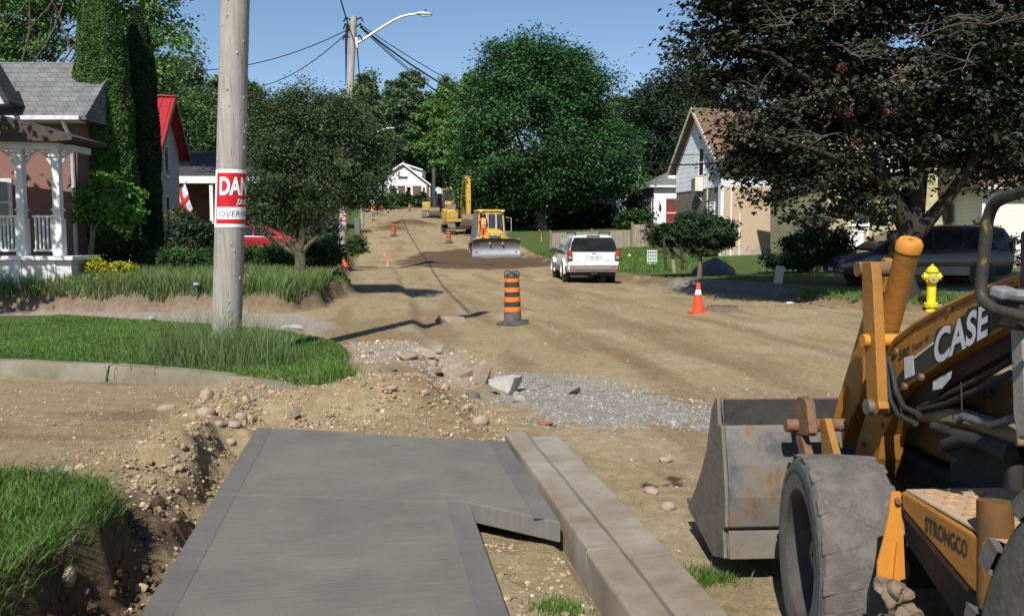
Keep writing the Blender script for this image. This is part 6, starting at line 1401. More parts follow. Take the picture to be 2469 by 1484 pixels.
quadpanel(dz_,[(-.78,.17,1.72),(-.38,.26,1.72),(-.34,.02,2.82),(-.76,0,2.82)],'front_glass',m_mg,.01,(0,1,0)); quadpanel(dz_,[(-.28,.27,1.85),(.28,.27,1.85),(.26,.03,2.82),(-.26,.03,2.82)],'front_glass',m_mg,.01,(0,1,0))
quadpanel(dz_,[(.90,.25,1.1),(1.42,.05,.95),(1.15,-.1,2.85),(.88,.0,2.85)],'open_door',glassmat('dusty_glass',(.05,.053,.056),.3),.02,(0,1,0)); quadpanel(dz_,[(-.90,.15,1.65),(-.90,-1.2,1.65),(-.86,-1.2,2.85),(-.86,.0,2.85)],'side_glass',m_mg,.012,(-1,0,0))
b=MB(); b.span(-.3,.3,-1.0,-.5,1.5,2.2); b.build('seat',m_blk,dz_,bevel=.08)
b=MB(); b.tube([(.25,.3,1.8),(.25,.3,2.95)],.035,8); b.tube([(-.2,.7,1.8),(-.2,.7,2.75)],.05,8); b.build('exhaust_stack',m_galv,dz_)
b=MB(); b.tube([(-1.0,.1,1.6),(-1.35,.0,1.7),(-1.35,.0,2.55),(-1.0,-.05,2.6)],.02,6); b.build('grab_rail',m_galv,dz_)
# blade
m_blade=pmat('polished_blade',(.33,.33,.36),(.24,.24,.265),3,.48,.1,12,metal=.7,stretch=(.3,1,3)); m_bladed=pmat('soiled_blade',(.19,.155,.115),(.13,.105,.08),5,.8)
prf=[(1.78+.34*((z-.62)/.62)**2-.18+(.10 if z<.1 else 0)*0,z) for z in np.linspace(.12,1.22,12)]
b=MB(); n=len(prf); sl=[]
for x in np.linspace(-1.55,1.55,9): 
    e=.10*max(0,(abs(x)-1.0)/.55)**1.5
    sl.append([(x,y+.0+(.12*max(0,(abs(x)-1.1))),z*(1-e)) for y,z in prf]+[(x,y-.07,z*(1-e)) for y,z in prf[::-1]])
b.loft(sl); bl=b.build('blade',m_blade,dz_,smooth=50)
b=MB(); b.span(-1.62,1.62,1.93,1.98,-.04,.17); b.build('cutting_edge',pmat('worn_edge',(.30,.30,.31),(.22,.22,.23),6,.5,metal=.5),bl,bevel=.01)
b=MB(); b.loft([[(x,y+.012+(.12*max(0,(abs(x)-1.1))),z*(1-.10*max(0,(abs(x)-1.0)/.55)**1.5)) for y,z in prf[9:]]+[(x,y-.02,z) for y,z in prf[9:][::-1]] for x in np.linspace(-1.5,1.5,9)]); b.build('dried_soil',m_bladed,bl,smooth=50)
# ------------------------------------------------------------ excavators
def excavator(p,rz,label,mboom,my,scale=1.0,boom=None,stick=None,bucket=True):
    t=thing('excavator',label,'excavator',p,rz); t.scale=(scale,)*3
    for x in (-1.08,1.08): track(t,x,.6,-1.9,1.9,.95,n=30)
    b=MB(); b.span(-.55,.55,-.9,.9,.45,.85); b.lathe([(.65,.85),(.65,1.05)],n=20); b.build('undercarriage',m_blk,t)
    b=MB(); b.prism([(-1.35,-1.25),(1.35,-1.25),(1.35,1.1),(.5,1.25),(-1.35,1.1)],1.05,1.30,'z'); b.build('deck',m_yeld,t,bevel=.03)
    b=MB(); b.prism([(-1.3,-1.5),(-1.15,-2.1),(0,-2.35),(1.15,-2.1),(1.3,-1.5)],1.1,2.15,'z'); b.build('counterweight',my,t,bevel=.08)
    b=MB(); b.span(-1.32,1.32,-1.5,-.35,1.3,2.1); b.span(.40,1.32,-.35,1.05,1.3,2.0); b.build('engine_housing',my,t,bevel=.06)
    b=MB(); b.span(.46,1.26,1.052,1.07,1.42,1.9); b.build('side_vent',m_yeld,t,smooth=0)
    b=MB(); b.prism([(-.35,1.3),(1.1,1.3),(1.2,1.9),(.95,2.95),(-.35,2.98)],-1.3,-.42,'x'); cb=b.build('cab',m_blk,t,bevel=.05)
    quadpanel(cb,[(-1.22,1.16,1.5),(-.50,1.16,1.5),(-.50,1.0,2.8),(-1.22,1.0,2.8)],'windscreen',m_mg,.015,(0,1,.2)); quadpanel(cb,[(-1.31,-.2,1.9),(-1.31,1.05,1.9),(-1.31,.88,2.8),(-1.31,-.2,2.8)],'side_glass',m_mg,.01,(-1,0,0))
    b=MB(); b.span(-1.32,-.40,-.4,1.0,2.985,3.04); b.build('cab_roof',my,t,bevel=.02)
    b=MB(); 
    for s in (0,1):
        pts=boom; 
    def beam(pl,w,name,m):
        b=MB(); b.prism(pl,-w/2,w/2,'x'); return b.build(name,m,t,bevel=.025)
    beam(boom,.46,'boom',mboom); beam(stick,.34,'stick',mboom)
    b=MB(); y0,z0=stick[0]; b.cyl((-.0,boom[len(boom)//2][0]-.25,boom[len(boom)//2][1]+.1),(0,y0-.1,z0+.2),.08,10); b.cyl((.3,.9,1.3),(.3,boom[1][0]+.25,boom[1][1]+.1),.09,10); b.cyl((-.3,.9,1.3),(-.3,boom[1][0]+.25,boom[1][1]+.1),.09,10); b.build('ram',m_blk,t)
    ye,ze=stick[len(stick)//2]
    b=MB(); pr=[(ye-.1,ze+.15),(ye+.35,ze+.1),(ye+.55,ze-.3),(ye+.35,ze-.75),(ye-.15,ze-.9),(ye-.55,ze-.7),(ye-.30,ze-.68),(ye+.05,ze-.62),(ye+.22,ze-.3)]; b.prism(pr,-.62,.62,'x')
    for i in range(5): b.box((-.52+i*.26,ye-.68,ze-.68),(.1,.32,.06),(.2,0,0))
    b.build('bucket',pmat('worn_bucket',(.20,.16,.12),(.12,.095,.07),6,.7,.4),t,smooth=30)
    return t
p=grd(1108,566)
excavator((p.x,p.y+1.5,p.z),R(180+14),'big yellow excavator with raised arched boom behind the bulldozer',m_yel,m_yel,1.0,[(.35,1.55),(.95,2.9),(1.9,4.3),(2.7,4.75),(3.2,4.55),(3.1,4.15),(2.5,4.2),(1.9,3.6),(1.25,2.4),(.85,1.45)],[(2.75,4.75),(3.35,4.6),(3.55,3.0),(3.5,1.5),(3.25,1.5),(3.0,3.0)])
p=grd(1046,528)
excavator((p.x-.4,p.y+4.0,p.z),R(180+6),'yellow excavator with a black upright boom, farthest along the road',m_blk,m_yel,1.0,[(.35,1.55),(.9,3.2),(1.8,5.4),(2.4,5.9),(2.9,5.7),(2.9,5.3),(2.3,5.0),(1.6,3.6),(1.1,2.2),(.8,1.45)],[(2.4,5.95),(3.0,5.75),(3.5,3.5),(3.6,1.2),(3.3,1.1),(2.95,3.4)])
p=grd(1078,512); wl=thing('wheel_loader','yellow wheel loader with a glazed cab parked behind the far excavators','loader',(p.x,p.y+3,p.z),R(176))
for x in (-.9,.9):
    for y in (-1.4,1.4):
        b=MB(); b.lathe([(.4,-.26),(.68,-.26),(.72,-.18),(.72,.18),(.68,.26),(.4,.26)],(x,y,.72),24,'x'); o=b.build('wheel',m_tyre,wl); q=MB(); q.lathe([(.38,-.2),(.38,.2)],(x,y,.72),18,'x'); q.build('rim',m_yel,o)
b=MB(); b.span(-.75,.75,-2.6,-.6,1.0,2.0); b.build('engine_hood',m_yel,wl,bevel=.08); b=MB(); b.span(-.8,.8,-.6,1.0,.9,1.55); b.build('chassis',m_yel,wl,bevel=.05)
b=MB(); b.span(-.75,.75,-.6,.8,1.55,3.0); cb=b.build('cab',m_mg,wl,bevel=.05); b=MB()
for x in (-.76,.76):
    for y in (-.6,.8): b.span(x-.06,x+.06,y-.06,y+.06,1.5,3.05)
b.span(-.85,.85,-.7,.92,3.05,3.18); b.build('cab_frame',m_yel,cb,bevel=.02)
b=MB(); b.prism([(1.0,1.2),(2.5,.6),(2.5,.35),(1.0,.8)],-.6,.6,'x'); b.build('lift_arm',m_yel,wl); b=MB(); b.prism([(2.4,.1),(3.4,.12),(2.6,.25),(2.5,1.1),(2.3,1.1)],-1.3,1.3,'x'); b.build('bucket',MATS['worn_bucket'],wl)
# stop sign at the far corner
p=gp(1091,141); ps=at(1091.5,469,141); t=thing('stop_sign','dark red octagonal stop sign at the far end of the street','sign',p)
b=MB(); b.tube([(0,0,-.2),(0,0,ps.z-p.z+.4)],.04,6); b.build('post',m_galv,t); b=MB(); b.prism([(.42*math.cos(a),ps.z-p.z+.42*math.sin(a)) for a in np.linspace(PI/8,2*PI+PI/8,8,endpoint=False)],-.07,-.045,'y'); b.build('face',pmat('stop_red',(.24,.02,.03),(.2,.015,.025),4,.5),t,smooth=0)
textobj('STOP',m_white,lambda x,y,z:(x,-.075-z,ps.z-p.z-.1+y),t,size=.28,align='CENTER',ext=.001,bold=.004)
# ------------------------------------------------------------ workers
def skinmesh(name,m,V,E,root,parent,sub=2):
    me=bpy.data.meshes.new(name); me.from_pydata([v[0] for v in V],E,[]); o=bpy.data.objects.new(name,me); C.objects.link(o)
    sk=o.modifiers.new('skin','SKIN'); sk.use_smooth_shade=True
    if not me.skin_vertices: 
        bm=bmesh.new(); bm.from_mesh(me); bm.verts.layers.skin.verify(); bm.to_mesh(me); bm.free()
    for i,v in enumerate(V):
        r=v[1]; r=r if hasattr(r,'__len__') else (r,r); me.skin_vertices[0].data[i].radius=r; me.skin_vertices[0].data[i].use_root=(i==root)
    s=o.modifiers.new('sub','SUBSURF'); s.levels=sub; s.render_levels=sub
    dg=bpy.context.evaluated_depsgraph_get(); dg.update(); m2=bpy.data.meshes.new_from_object(o.evaluated_get(dg)); m2.name=name
    bpy.data.objects.remove(o); m2.materials.clear(); m2.materials.append(m); m2.shade_smooth()
    q=bpy.data.objects.new(name,m2); C.objects.link(q); q.parent=parent; return q
m_skin=pmat('skin',(.46,.27,.19),(.40,.23,.16),9,.55); m_hv=pmat('high_visibility_orange',(.85,.12,.02),(.72,.09,.02),7,.7); m_hy=pmat('reflective_yellow',(.75,.72,.18),(.65,.62,.2),7,.5); m_jean=pmat('blue_jeans',(.10,.15,.26),(.06,.10,.18),9,.85)
def person(p,rz,label,trouser,hat,arms='down',s=1.0,bend=0.0):
    t=thing('person',label,'person',p,rz); t.scale=(s,)*3
    f=lambda z: bend*max(0,z-.95)       # forward lean
    hip,ch,nk=(0,0,.95),(0,f(1.3),1.30),(0,f(1.5),1.50)
    V=[(hip,(.15,.10)),((0,f(1.12),1.12),(.14,.10)),(ch,(.17,.115)),((0,f(1.42),1.43),(.12,.09)),(nk,.055),((0,f(1.6)+.02,1.60),(.075,.09)),((0,f(1.7)+.02,1.70),(.078,.098)),((0,f(1.76)+.01,1.77),(.05,.06)),((0,f(1.6)+.115,1.605),.018)]
    E=[(0,1),(1,2),(2,3),(3,4),(4,5),(5,6),(6,7),(5,8)]
    J=[(hip,(.16,.115)),((0,f(1.12),1.12),(.15,.115)),(ch,(.18,.13)),((0,f(1.42),1.42),(.14,.10)),((0,f(1.48),1.48),(.075,.07))]; JE=[(0,1),(1,2),(2,3),(3,4)]
    T=[((0,0,1.0),(.155,.11)),((0,0,.93),(.15,.11))]; TE=[(0,1)]
    for sx in (-1,1):
        sh=(sx*.19,f(1.42),1.42)
        if arms=='down': el,wr=(sx*.25,f(1.15)-.03,1.15),(sx*.26,f(.95)+.08,.92)
        elif arms=='front': el,wr=(sx*.27,f(1.2)+.1,1.18),(sx*.14,f(1.2)+.33,1.22)
        else: el,wr=(sx*.27,f(1.2)+.08,1.20),(sx*.2,f(1.35)+.36,1.38)
        d=(Vector(wr)-Vector(el)).normalized(); pal=Vector(wr)+d*.07; side=d.cross(Vector((sx,0,.2))).normalized()
        i=len(V); V+=[(sh,.062),(el,.045),(wr,.03),(tuple(pal),(.036,.018))]; E+=[(3,i),(i,i+1),(i+1,i+2),(i+2,i+3)]
        for k,(o,L) in enumerate(((-.03,.065),(-.01,.08),(.01,.076),(.03,.058))):
            j=len(V); a=pal+side*o+d*.03; V+=[(tuple(a+d*L*.5),.0085),(tuple(a+d*L+Vector((-sx*.02,0,0))),.007)]; E+=[(i+3,j),(j,j+1)]
        j=len(V); th=Vector(wr)+d*.03+side*-.045; V+=[(tuple(th),.011),(tuple(th+d*.045-side*.01),.009)]; E+=[(i+2,j),(j,j+1)]
        j=len(J); J+=[(sh,.08),(el,.06),(tuple(Vector(wr)-d*.03),.045)]; JE+=[(3,j),(j,j+1),(j+1,j+2)]
        kn,an,to=(sx*.11,.04,.50),(sx*.12,-.03,.09),(sx*.13,.14,.04)
        i=len(V); V+=[((sx*.095,0,.86),.085),(kn,.058),(an,.042),(to,(.04,.03))]; E+=[(0,i),(i,i+1),(i+1,i+2),(i+2,i+3)]
        j=len(T); T+=[((sx*.1,0,.84),.10),(kn,.075),(tuple(Vector(an)+Vector((0,0,.03))),.06)]; TE+=[(1,j),(j,j+1),(j+1,j+2)]
    skinmesh('body',m_skin,V,E,0,t); jk=skinmesh('jacket',m_hv,J,JE,0,t); skinmesh('trousers',trouser,T,TE,0,t)
    b=MB(); 
    for sx in (-1,1): b.loft([[(sx*.09+w*math.cos(a),y-.0,.05+h*math.sin(a)) for a in np.linspace(0,2*PI,8,endpoint=False)] for y,w,h in ((-.10,.03,.04),(-.06,.055,.055),(.08,.055,.05),(.19,.045,.035),(.23,.02,.02))]) if False else b.loft([[(sx*.125+w*math.cos(a),y,.055+h*math.sin(a)) for a in np.linspace(0,2*PI,8,endpoint=False)] for y,w,h in ((-.10,.03,.04),(-.06,.055,.055),(.08,.055,.05),(.19,.045,.035),(.23,.02,.02))])
    for sx in (-1,1):
        q=MB(); q.loft([[(sx*.125+w*math.cos(a),y,.06+h*math.sin(a)) for a in np.linspace(0,2*PI,10,endpoint=False)] for y,w,h in ((-.10,.03,.05),(-.06,.058,.062),(.08,.056,.055),(.19,.046,.04),(.23,.02,.02))]); q.build('boot',m_blk,t,smooth=60)
    c=(0,f(1.7)+.02,1.70); b=MB(); b.lathe([(.135,.02),(.13,.035),(.108,.04),(.105,.08),(.085,.13),(.04,.155),(.005,.16)],c,20); b.build('hard_hat',hat,t,smooth=50)
    for z in (1.08,1.22):
        b=MB(); b.lathe([(.185,z),(.187,z+.045)],(0,0,0),20,cap=False); b.map(lambda q:(q[0]*.98,q[1]*.73+f(q[2]),q[2])); b.build('reflective_band',m_hy,jk,smooth=60)
    for sx in (-1,1):
        b=MB(); b.tube([(sx*.09,f(1.12)+.135,1.1),(sx*.09,f(1.3)+.145,1.3),(sx*.10,f(1.45)+.08,1.47),(sx*.09,f(1.4)-.11,1.42),(sx*.09,f(1.12)-.135,1.1)],.018,6); b.build('reflective_brace',m_hy,jk,smooth=60)
        b=MB(); b.lathe([(.082,.30),(.082,.36)],(sx*.117,.015,0),12,cap=False); b.build('ankle_band',m_hy,t,smooth=60)
    for sx in (-1,1): b=MB(); b.lathe([(.001,-.012),(.011,0),(.001,.012)],(sx*.032,f(1.63)+.113,1.645),8); b.build('eye',m_blk,t)
    b=MB(); b.lathe([(.09,1.56),(.095,1.64),(.095,1.70)],(0,f(1.62)-.012,0),16,cap=False); b.map(lambda q:(q[0]*.87,q[1] if q[1]<.02+f(1.62) else .02+f(1.62),q[2])); b.build('hair',pmat('brown_hair',(.06,.035,.02),None,9,.7),t,smooth=60)
    return t
m_hat=pmat('hard_hat_orange',(.8,.2,.03),None,5,.35); m_hatw=pmat('hard_hat_dark',(.10,.10,.09),None,5,.4)
w=dz_.matrix_basis@Vector((.62,.62,1.03)); person(tuple(w),R(20),'worker in orange high-visibility suit standing on the bulldozer beside its cab',m_hv,m_hatw,'front',1.0,.12)
# a running board under his boots
b=MB(); b.span(.42,1.0,.28,.92,.96,1.03); b.build('step_plate',m_trk,dz_,bevel=.01)
p=grd(900,532); person(p,R(150),'worker in orange vest and blue jeans standing at the far left verge',m_jean,m_hat,'down',1.0,0)
p=grd(908,517); person((p.x,p.y,p.z),R(200),'second far worker in orange standing behind the one in blue jeans',pmat('dark_trousers',(.03,.03,.04),None,6,.8),m_hat,'front',1.0,.05)
# ------------------------------------------------------------ backhoe loader in the right foreground
LZ=-.2; LA=R(3.0); L0=Vector((2.2,3.70,LZ))
bk=thing('backhoe_loader','orange backhoe loader with dusty bucket and big front tyre filling the right foreground','backhoe',L0,LA)
LX=Vector((math.cos(LA),math.sin(LA),0)); LY=Vector((-math.sin(LA),math.cos(LA),0))
def lpx(x,y,c):
    """where the pixel's ray meets the loader's own upright plane local x = c -> (local y, local z)"""
    d=rayd(x,y); o=Vector((0,0,CH))-L0; k=(c-o.dot(LX))/d.dot(LX); q=o+d*k; return (q.dot(LY),q.z)
def lpy(x,y,c):
    d=rayd(x,y); o=Vector((0,0,CH))-L0; k=(c-o.dot(LY))/d.dot(LY); q=o+d*k; return (q.dot(LX),q.z)
c3=lambda p:(1843.9+p[0]*.3706,565+p[1]*.3706)
c4=lambda p:(1843.9+p[0]*.3086,1026+p[1]*.3086)
def poly3(pts,c): return [lpx(*c3(p),c) for p in pts]
def poly4(pts,c): return [lpx(*c4(p),c) for p in pts]
m_cas=pmat('worn_orange_paint',(.32,.145,.026),(.25,.115,.024),4,.5,.3,25,c3=(.14,.085,.045),lo=.4,hi=.62,coat=.15)
m_cas2=pmat('bright_orange_paint',(.56,.235,.035),(.48,.195,.03),4,.5,.15,25)
m_rust=pmat('rusty_steel',(.21,.115,.06),(.12,.07,.045),10,.8,.6,30)
m_dtyre=pmat('dusty_loader_tyre',(.14,.131,.116),(.09,.086,.077),11,.92,.5,40,c3=(.25,.23,.195),lo=.4,hi=.6)
m_dark=pmat('grimy_black',(.018,.018,.018),(.035,.032,.028),6,.7,.3,20)
m_steelb=MATS['steel_bucket']=None
def bucketmat():
    m,n,l,p=newmat('bucket_steel'); tc=N(n,'ShaderNodeTexCoord')
    a=N(n,'ShaderNodeTexNoise',Scale=5.0,Detail=9.0,Roughness=.7); l.new(tc.outputs['Object'],a.inputs[0])
    ra=ramp(n,l,a.outputs['Fac'],[(.30,(.055,.057,.062)),(.46,(.115,.115,.113)),(.56,(.15,.142,.128)),(.62,(.17,.11,.06)),(.67,(.10,.096,.09))])
    b=N(n,'ShaderNodeTexNoise',Scale=1.5,Detail=4.0); l.new(tc.outputs['Object'],b.inputs[0]); rb=ramp(n,l,b.outputs['Fac'],[(.35,(.7,.72,.76)),(.65,(1.25,1.2,1.12))])
    mx=N(n,'ShaderNodeMix',data_type='RGBA',blend_type='MULTIPLY'); mx.inputs[0].default_value=1; l.new(ra.outputs[0],mx.inputs[6]); l.new(rb.outputs[0],mx.inputs[7]); l.new(mx.outputs[2],p.inputs['Base Color'])
    p.inputs['Metallic'].default_value=.35; rr=ramp(n,l,a.outputs['Fac'],[(.3,(.35,)*3),(.6,(.7,)*3)]); l.new(rr.outputs[0],p.inputs['Roughness'])
    bp=N(n,'ShaderNodeBump',Strength=.35,Distance=.006); l.new(a.outputs['Fac'],bp.inputs['Height']); l.new(bp.outputs[0],p.inputs['Normal']); return m
m_bst=bucketmat(); MATS.pop('steel_bucket')
m_bdust=pmat('dusty_bucket_side',(.17,.148,.115),(.125,.108,.085),6,.85,.4,25,c3=(.09,.082,.07))
# bucket
bx=-1.05
back=[lpx(*q,bx) for q in ((1738,963),(1741,1022),(1748,1026),(1754,1120),(1758,1200),(1758,1270),(1752,1276),(1755,1345))]
tip=lpx(1666,1222,bx); topf=lpx(1731,956,bx); yb0=back[0][0]
outer=[(y,z) for y,z in back]
inner=[(y+.03,z) for y,z in back]
b=MB(); b.prism(outer+inner[::-1],bx,1.05,'x'); shell_=b.build('bucket_shell',m_bst,bk,smooth=0,bevel=.006)
b=MB(); b.prism([back[-1],(tip[0]+.10,tip[1]),(tip[0]+.10,tip[1]+.03),(back[-1][0]+.0,back[-1][1]+.035)],bx,1.05,'x'); b.build('bucket_floor',m_bst,bk,smooth=0)
sp_=[lpx(*q,bx) for q in ((1736,955),(1724,985),(1718,1030),(1712,1080),(1700,1130),(1685,1175),(1666,1222),(1690,1268),(1728,1340))]
for x0,x1 in ((bx-.022,bx-.002),(1.052,1.072)):
    b=MB(); b.prism(sp_+back[::-1],x0,x1,'x'); b.build('bucket_side',m_bdust,bk,smooth=0,bevel=.004)
b=MB(); b.prism([(y-.022,z) for y,z in (back[0],(back[1][0],back[1][1]+.0))]+[(y-.002,z) for y,z in (back[1],back[0])],bx+.01,1.04,'x'); b.build('spill_guard',m_dark,bk,smooth=0,bevel=.004)
b=MB(); b.prism([(y-.016,z) for y,z in (back[6],back[7])]+[(y-.001,z) for y,z in (back[7],back[6])],bx+.005,1.045,'x'); b.build('wear_strip',m_bdust,bk,smooth=0,bevel=.004)
# bucket hinge ears
for x in (-.72,.72):
    e=[lpx(*c3(q),-.72) for q in ((205,1140),(215,1075),(245,1050),(285,1065),(300,1100),(318,1290),(300,1310),(225,1300))]
    b=MB(); b.prism(e,x-.022,x+.022,'x'); o=b.build('hinge_ear',m_rust,bk,bevel=.006)
    e2=[lpx(*c3(q),-.72) for q in ((215,1300),(260,1305),(310,1490),(330,1620),(280,1620),(262,1480))]; b=MB(); b.prism(e2,x-.02,x+.02,'x'); b.build('hinge_web',m_rust,bk,bevel=.005)
    e3=[lpx(*c3(q),-.72) for q in ((310,1200),(345,1195),(405,1430),(420,1560),(330,1560),(325,1440))]; b=MB(); b.prism(e3,x+(.05 if x<0 else -.05)-.018,x+(.05 if x<0 else -.05)+.018,'x'); b.build('hinge_web',m_cas if x<0 else m_rust,bk,bevel=.005)
for s in (-1,1):
    e=lpx(*c3((235,1240)),-.72); b=MB(); b.cyl((s*.80,e[0],e[1]),(s*.50,e[0],e[1]),.032,14); b.build('hinge_pin',m_rust,bk)
# loader arms
AX=-.52
arm=[(790,800),(850,690),(980,590),(1200,465),(1400,370),(1620,290),(1760,250),(1900,330),(1900,480),(1720,520),(1590,590),(1400,690),(1150,830),(880,1010),(832,1070),(815,1200),(765,1300),(740,1460),(690,1600),(540,1600),(580,1430),(600,1330),(650,1170),(745,980)]
ap=poly3(arm,AX); 
for s in (-1,1):
    b=MB(); b.prism(ap,s*abs(AX),s*(abs(AX)-.11),'x'); a_=b.build('loader_arm',m_cas,bk,smooth=0,bevel=.008)
    if s<0: armL=a_
def rim3(pts,c,w,th,m,name,parent):
    """raised flange along a drawn line in the plane x=c"""
    q=[lpx(*c3(p),c) for p in pts]; b=MB(); b.tube([(c,y,z) for y,z in q],w,6); return b.build(name,m,parent,smooth=40)
rim3([(790,800),(850,690),(980,590),(1200,465),(1400,370),(1620,290),(1760,250)],AX+.0,.014,.01,m_cas,'arm_flange',armL)
m_dec=pmat('decal_black',(.022,.026,.022),(.03,.034,.03),6,.5); m_decw=pmat('decal_white',(.50,.51,.51),(.42,.43,.43),6,.5)
def decal(pts,off,m,name):
    b=MB(); b.prism(poly3(pts,AX-off),AX-off,AX-off+.0015,'x'); return b.build(name,m,armL,smooth=0)
decal([(872,905),(905,870),(970,815),(1095,705),(1112,625),(1140,600),(1180,600),(1210,640),(1250,545),(1300,520),(1320,480),(1400,455),(1440,420),(1500,375),(1640,330),(1640,545),(1590,568),(1400,668),(1150,812),(990,915),(850,1010),(845,980)],.0022,m_dec,'black_band')
decal([(903,800),(960,785),(970,912),(908,940)],.0042,m_decw,'white_block')
decal([(960,800),(1090,700),(1093,712),(966,812)],.0042,m_decw,'white_line')
def txt3(txt,o,ux,uy,m,off,c,parent,size=1.0,**kw):
    def fn(x,y,z):
        p=(o[0]+ux[0]*x+uy[0]*y,o[1]+ux[1]*x+uy[1]*y); q=lpx(*c3(p),c-off); return (c-off,q[0],q[1])
    return textobj(txt,m,fn,parent,size=size,**kw)
txt3('CASE',(1085,868),(150,-90),(12,268),m_dec,.0042,AX,armL,bold=.055,sx=1) if False else None
txt3('CASE',(1092,848),(152,-86),(16,-300),m_dec,.0042,AX,armL,bold=.052); txt3('CASE',(1092,848),(152,-86),(16,-300),m_decw,.0062,AX,armL,bold=.03)
txt3('580',(868,818),(46,-24),(4,-88),m_dec,.0022,AX,armL,bold=.02); txt3('Super N',(955,758),(32,-19),(4,-70),m_dec,.0022,AX,armL,bold=.008)
decal([(1092,952),(1130,930),(1212,888),(1205,935),(1150,1000),(1090,1012)],-.02,m_decw,'lower_sticker')
# inner box under the arm (arm's lower web, shade put into its dark colour)
b=MB(); b.prism(poly3([(830,1080),(1150,850),(1590,610),(1590,760),(1300,920),(1150,1020),(1000,1130),(830,1200)],-.46),-.46,-.40,'x'); b.build('arm_web',pmat('shade_dark_maroon',(.06,.026,.022),(.03,.018,.016),5,.7),bk,smooth=0)
# self-levelling levers and links
b=MB(); b.prism(poly3([(628,190),(640,178),(688,178),(700,300),(735,1085),(745,1130),(720,1172),(690,1172),(662,1140),(655,940),(632,500)],-.62),-.62,-.575,'x'); b.build('lever',m_cas,bk,bevel=.004,smooth=0)
b=MB(); b.prism(poly3([(745,180),(768,150),(795,175),(790,230),(745,480),(720,560),(700,560),(735,330)],-.40),-.40,-.36,'x'); b.build('lever',m_cas,bk,bevel=.004,smooth=0)
e=lpx(*c3((735,225)),-.5); b=MB(); b.cyl((-.60,e[0],e[1]),(-.34,e[0],e[1]),.035,14); b.build('lever_pin',m_rust,bk)
e=lpx(*c3((668,690)),-.62); b=MB(); b.cyl((-.645,e[0],e[1]),(-.36,e[0],e[1]),.03,14); b.build('lever_pin',m_cas2,bk)
e=lpx(*c3((692,1120)),-.62); b=MB(); b.cyl((-.645,e[0],e[1]),(-.5,e[0],e[1]),.035,16); b.build('lever_pin',pmat('greasy_pin',(.22,.20,.18),(.1,.09,.08),8,.5,metal=.5),bk)
b=MB(); b.prism(poly3([(632,520),(655,560),(652,720),(640,850),(612,1080),(560,1180),(520,1290),(480,1440),(460,1560),(370,1560),(392,1390),(430,1200),(500,975),(600,640)],-.44),-.44,-.36,'x'); b.build('bucket_link',m_cas,bk,bevel=.01,smooth=0)
b=MB(); b.prism(poly3([(505,985),(520,1000),(500,1150),(440,1310),(405,1420),(398,1390),(440,1220)],-.455),-.456,-.4405,'x'); b.build('link_rib',m_cas2,bk,smooth=0)
b=MB()
def P3(p,c): y,z=lpx(*c3(p),c); return Vector((c,y,z))
cx_=-.47; a0,a1=P3((785,665),cx_),P3((940,62),cx_); b.tube([a0,a1],.050,22); b.build('bucket_cylinder',m_cas,bk,smooth=40)
dd=(a1-a0).normalized(); b=MB(); b.tube([a1-dd*.03,a1+dd*.005,a1+dd*.02],[.055,.056,.045],22); cp=b.build('cylinder_cap',m_cas2,bk,smooth=40); b=MB(); b.tube([a1+dd*.0202,a1+dd*.022],[.012,.011],10); b.build('cap_bolt',m_rust,cp)
b=MB(); b.tube([a0+dd*.01,a0-dd*.03],[.056,.056],20); b.tube([a0-dd*.03,a0-dd*.09],[.042,.042],16); b.build('cylinder_gland',m_dark,bk); b=MB(); b.tube([a0-dd*.08,P3((745,1000),cx_)],.024,14); b.build('cylinder_rod',m_galv,bk)
# cross tube between arms
e=lpx(*c3((760,1100)),AX); b=MB(); b.cyl((-.42,e[0],e[1]),(.42,e[0],e[1]),.07,16); b.build('cross_tube',m_cas,bk)
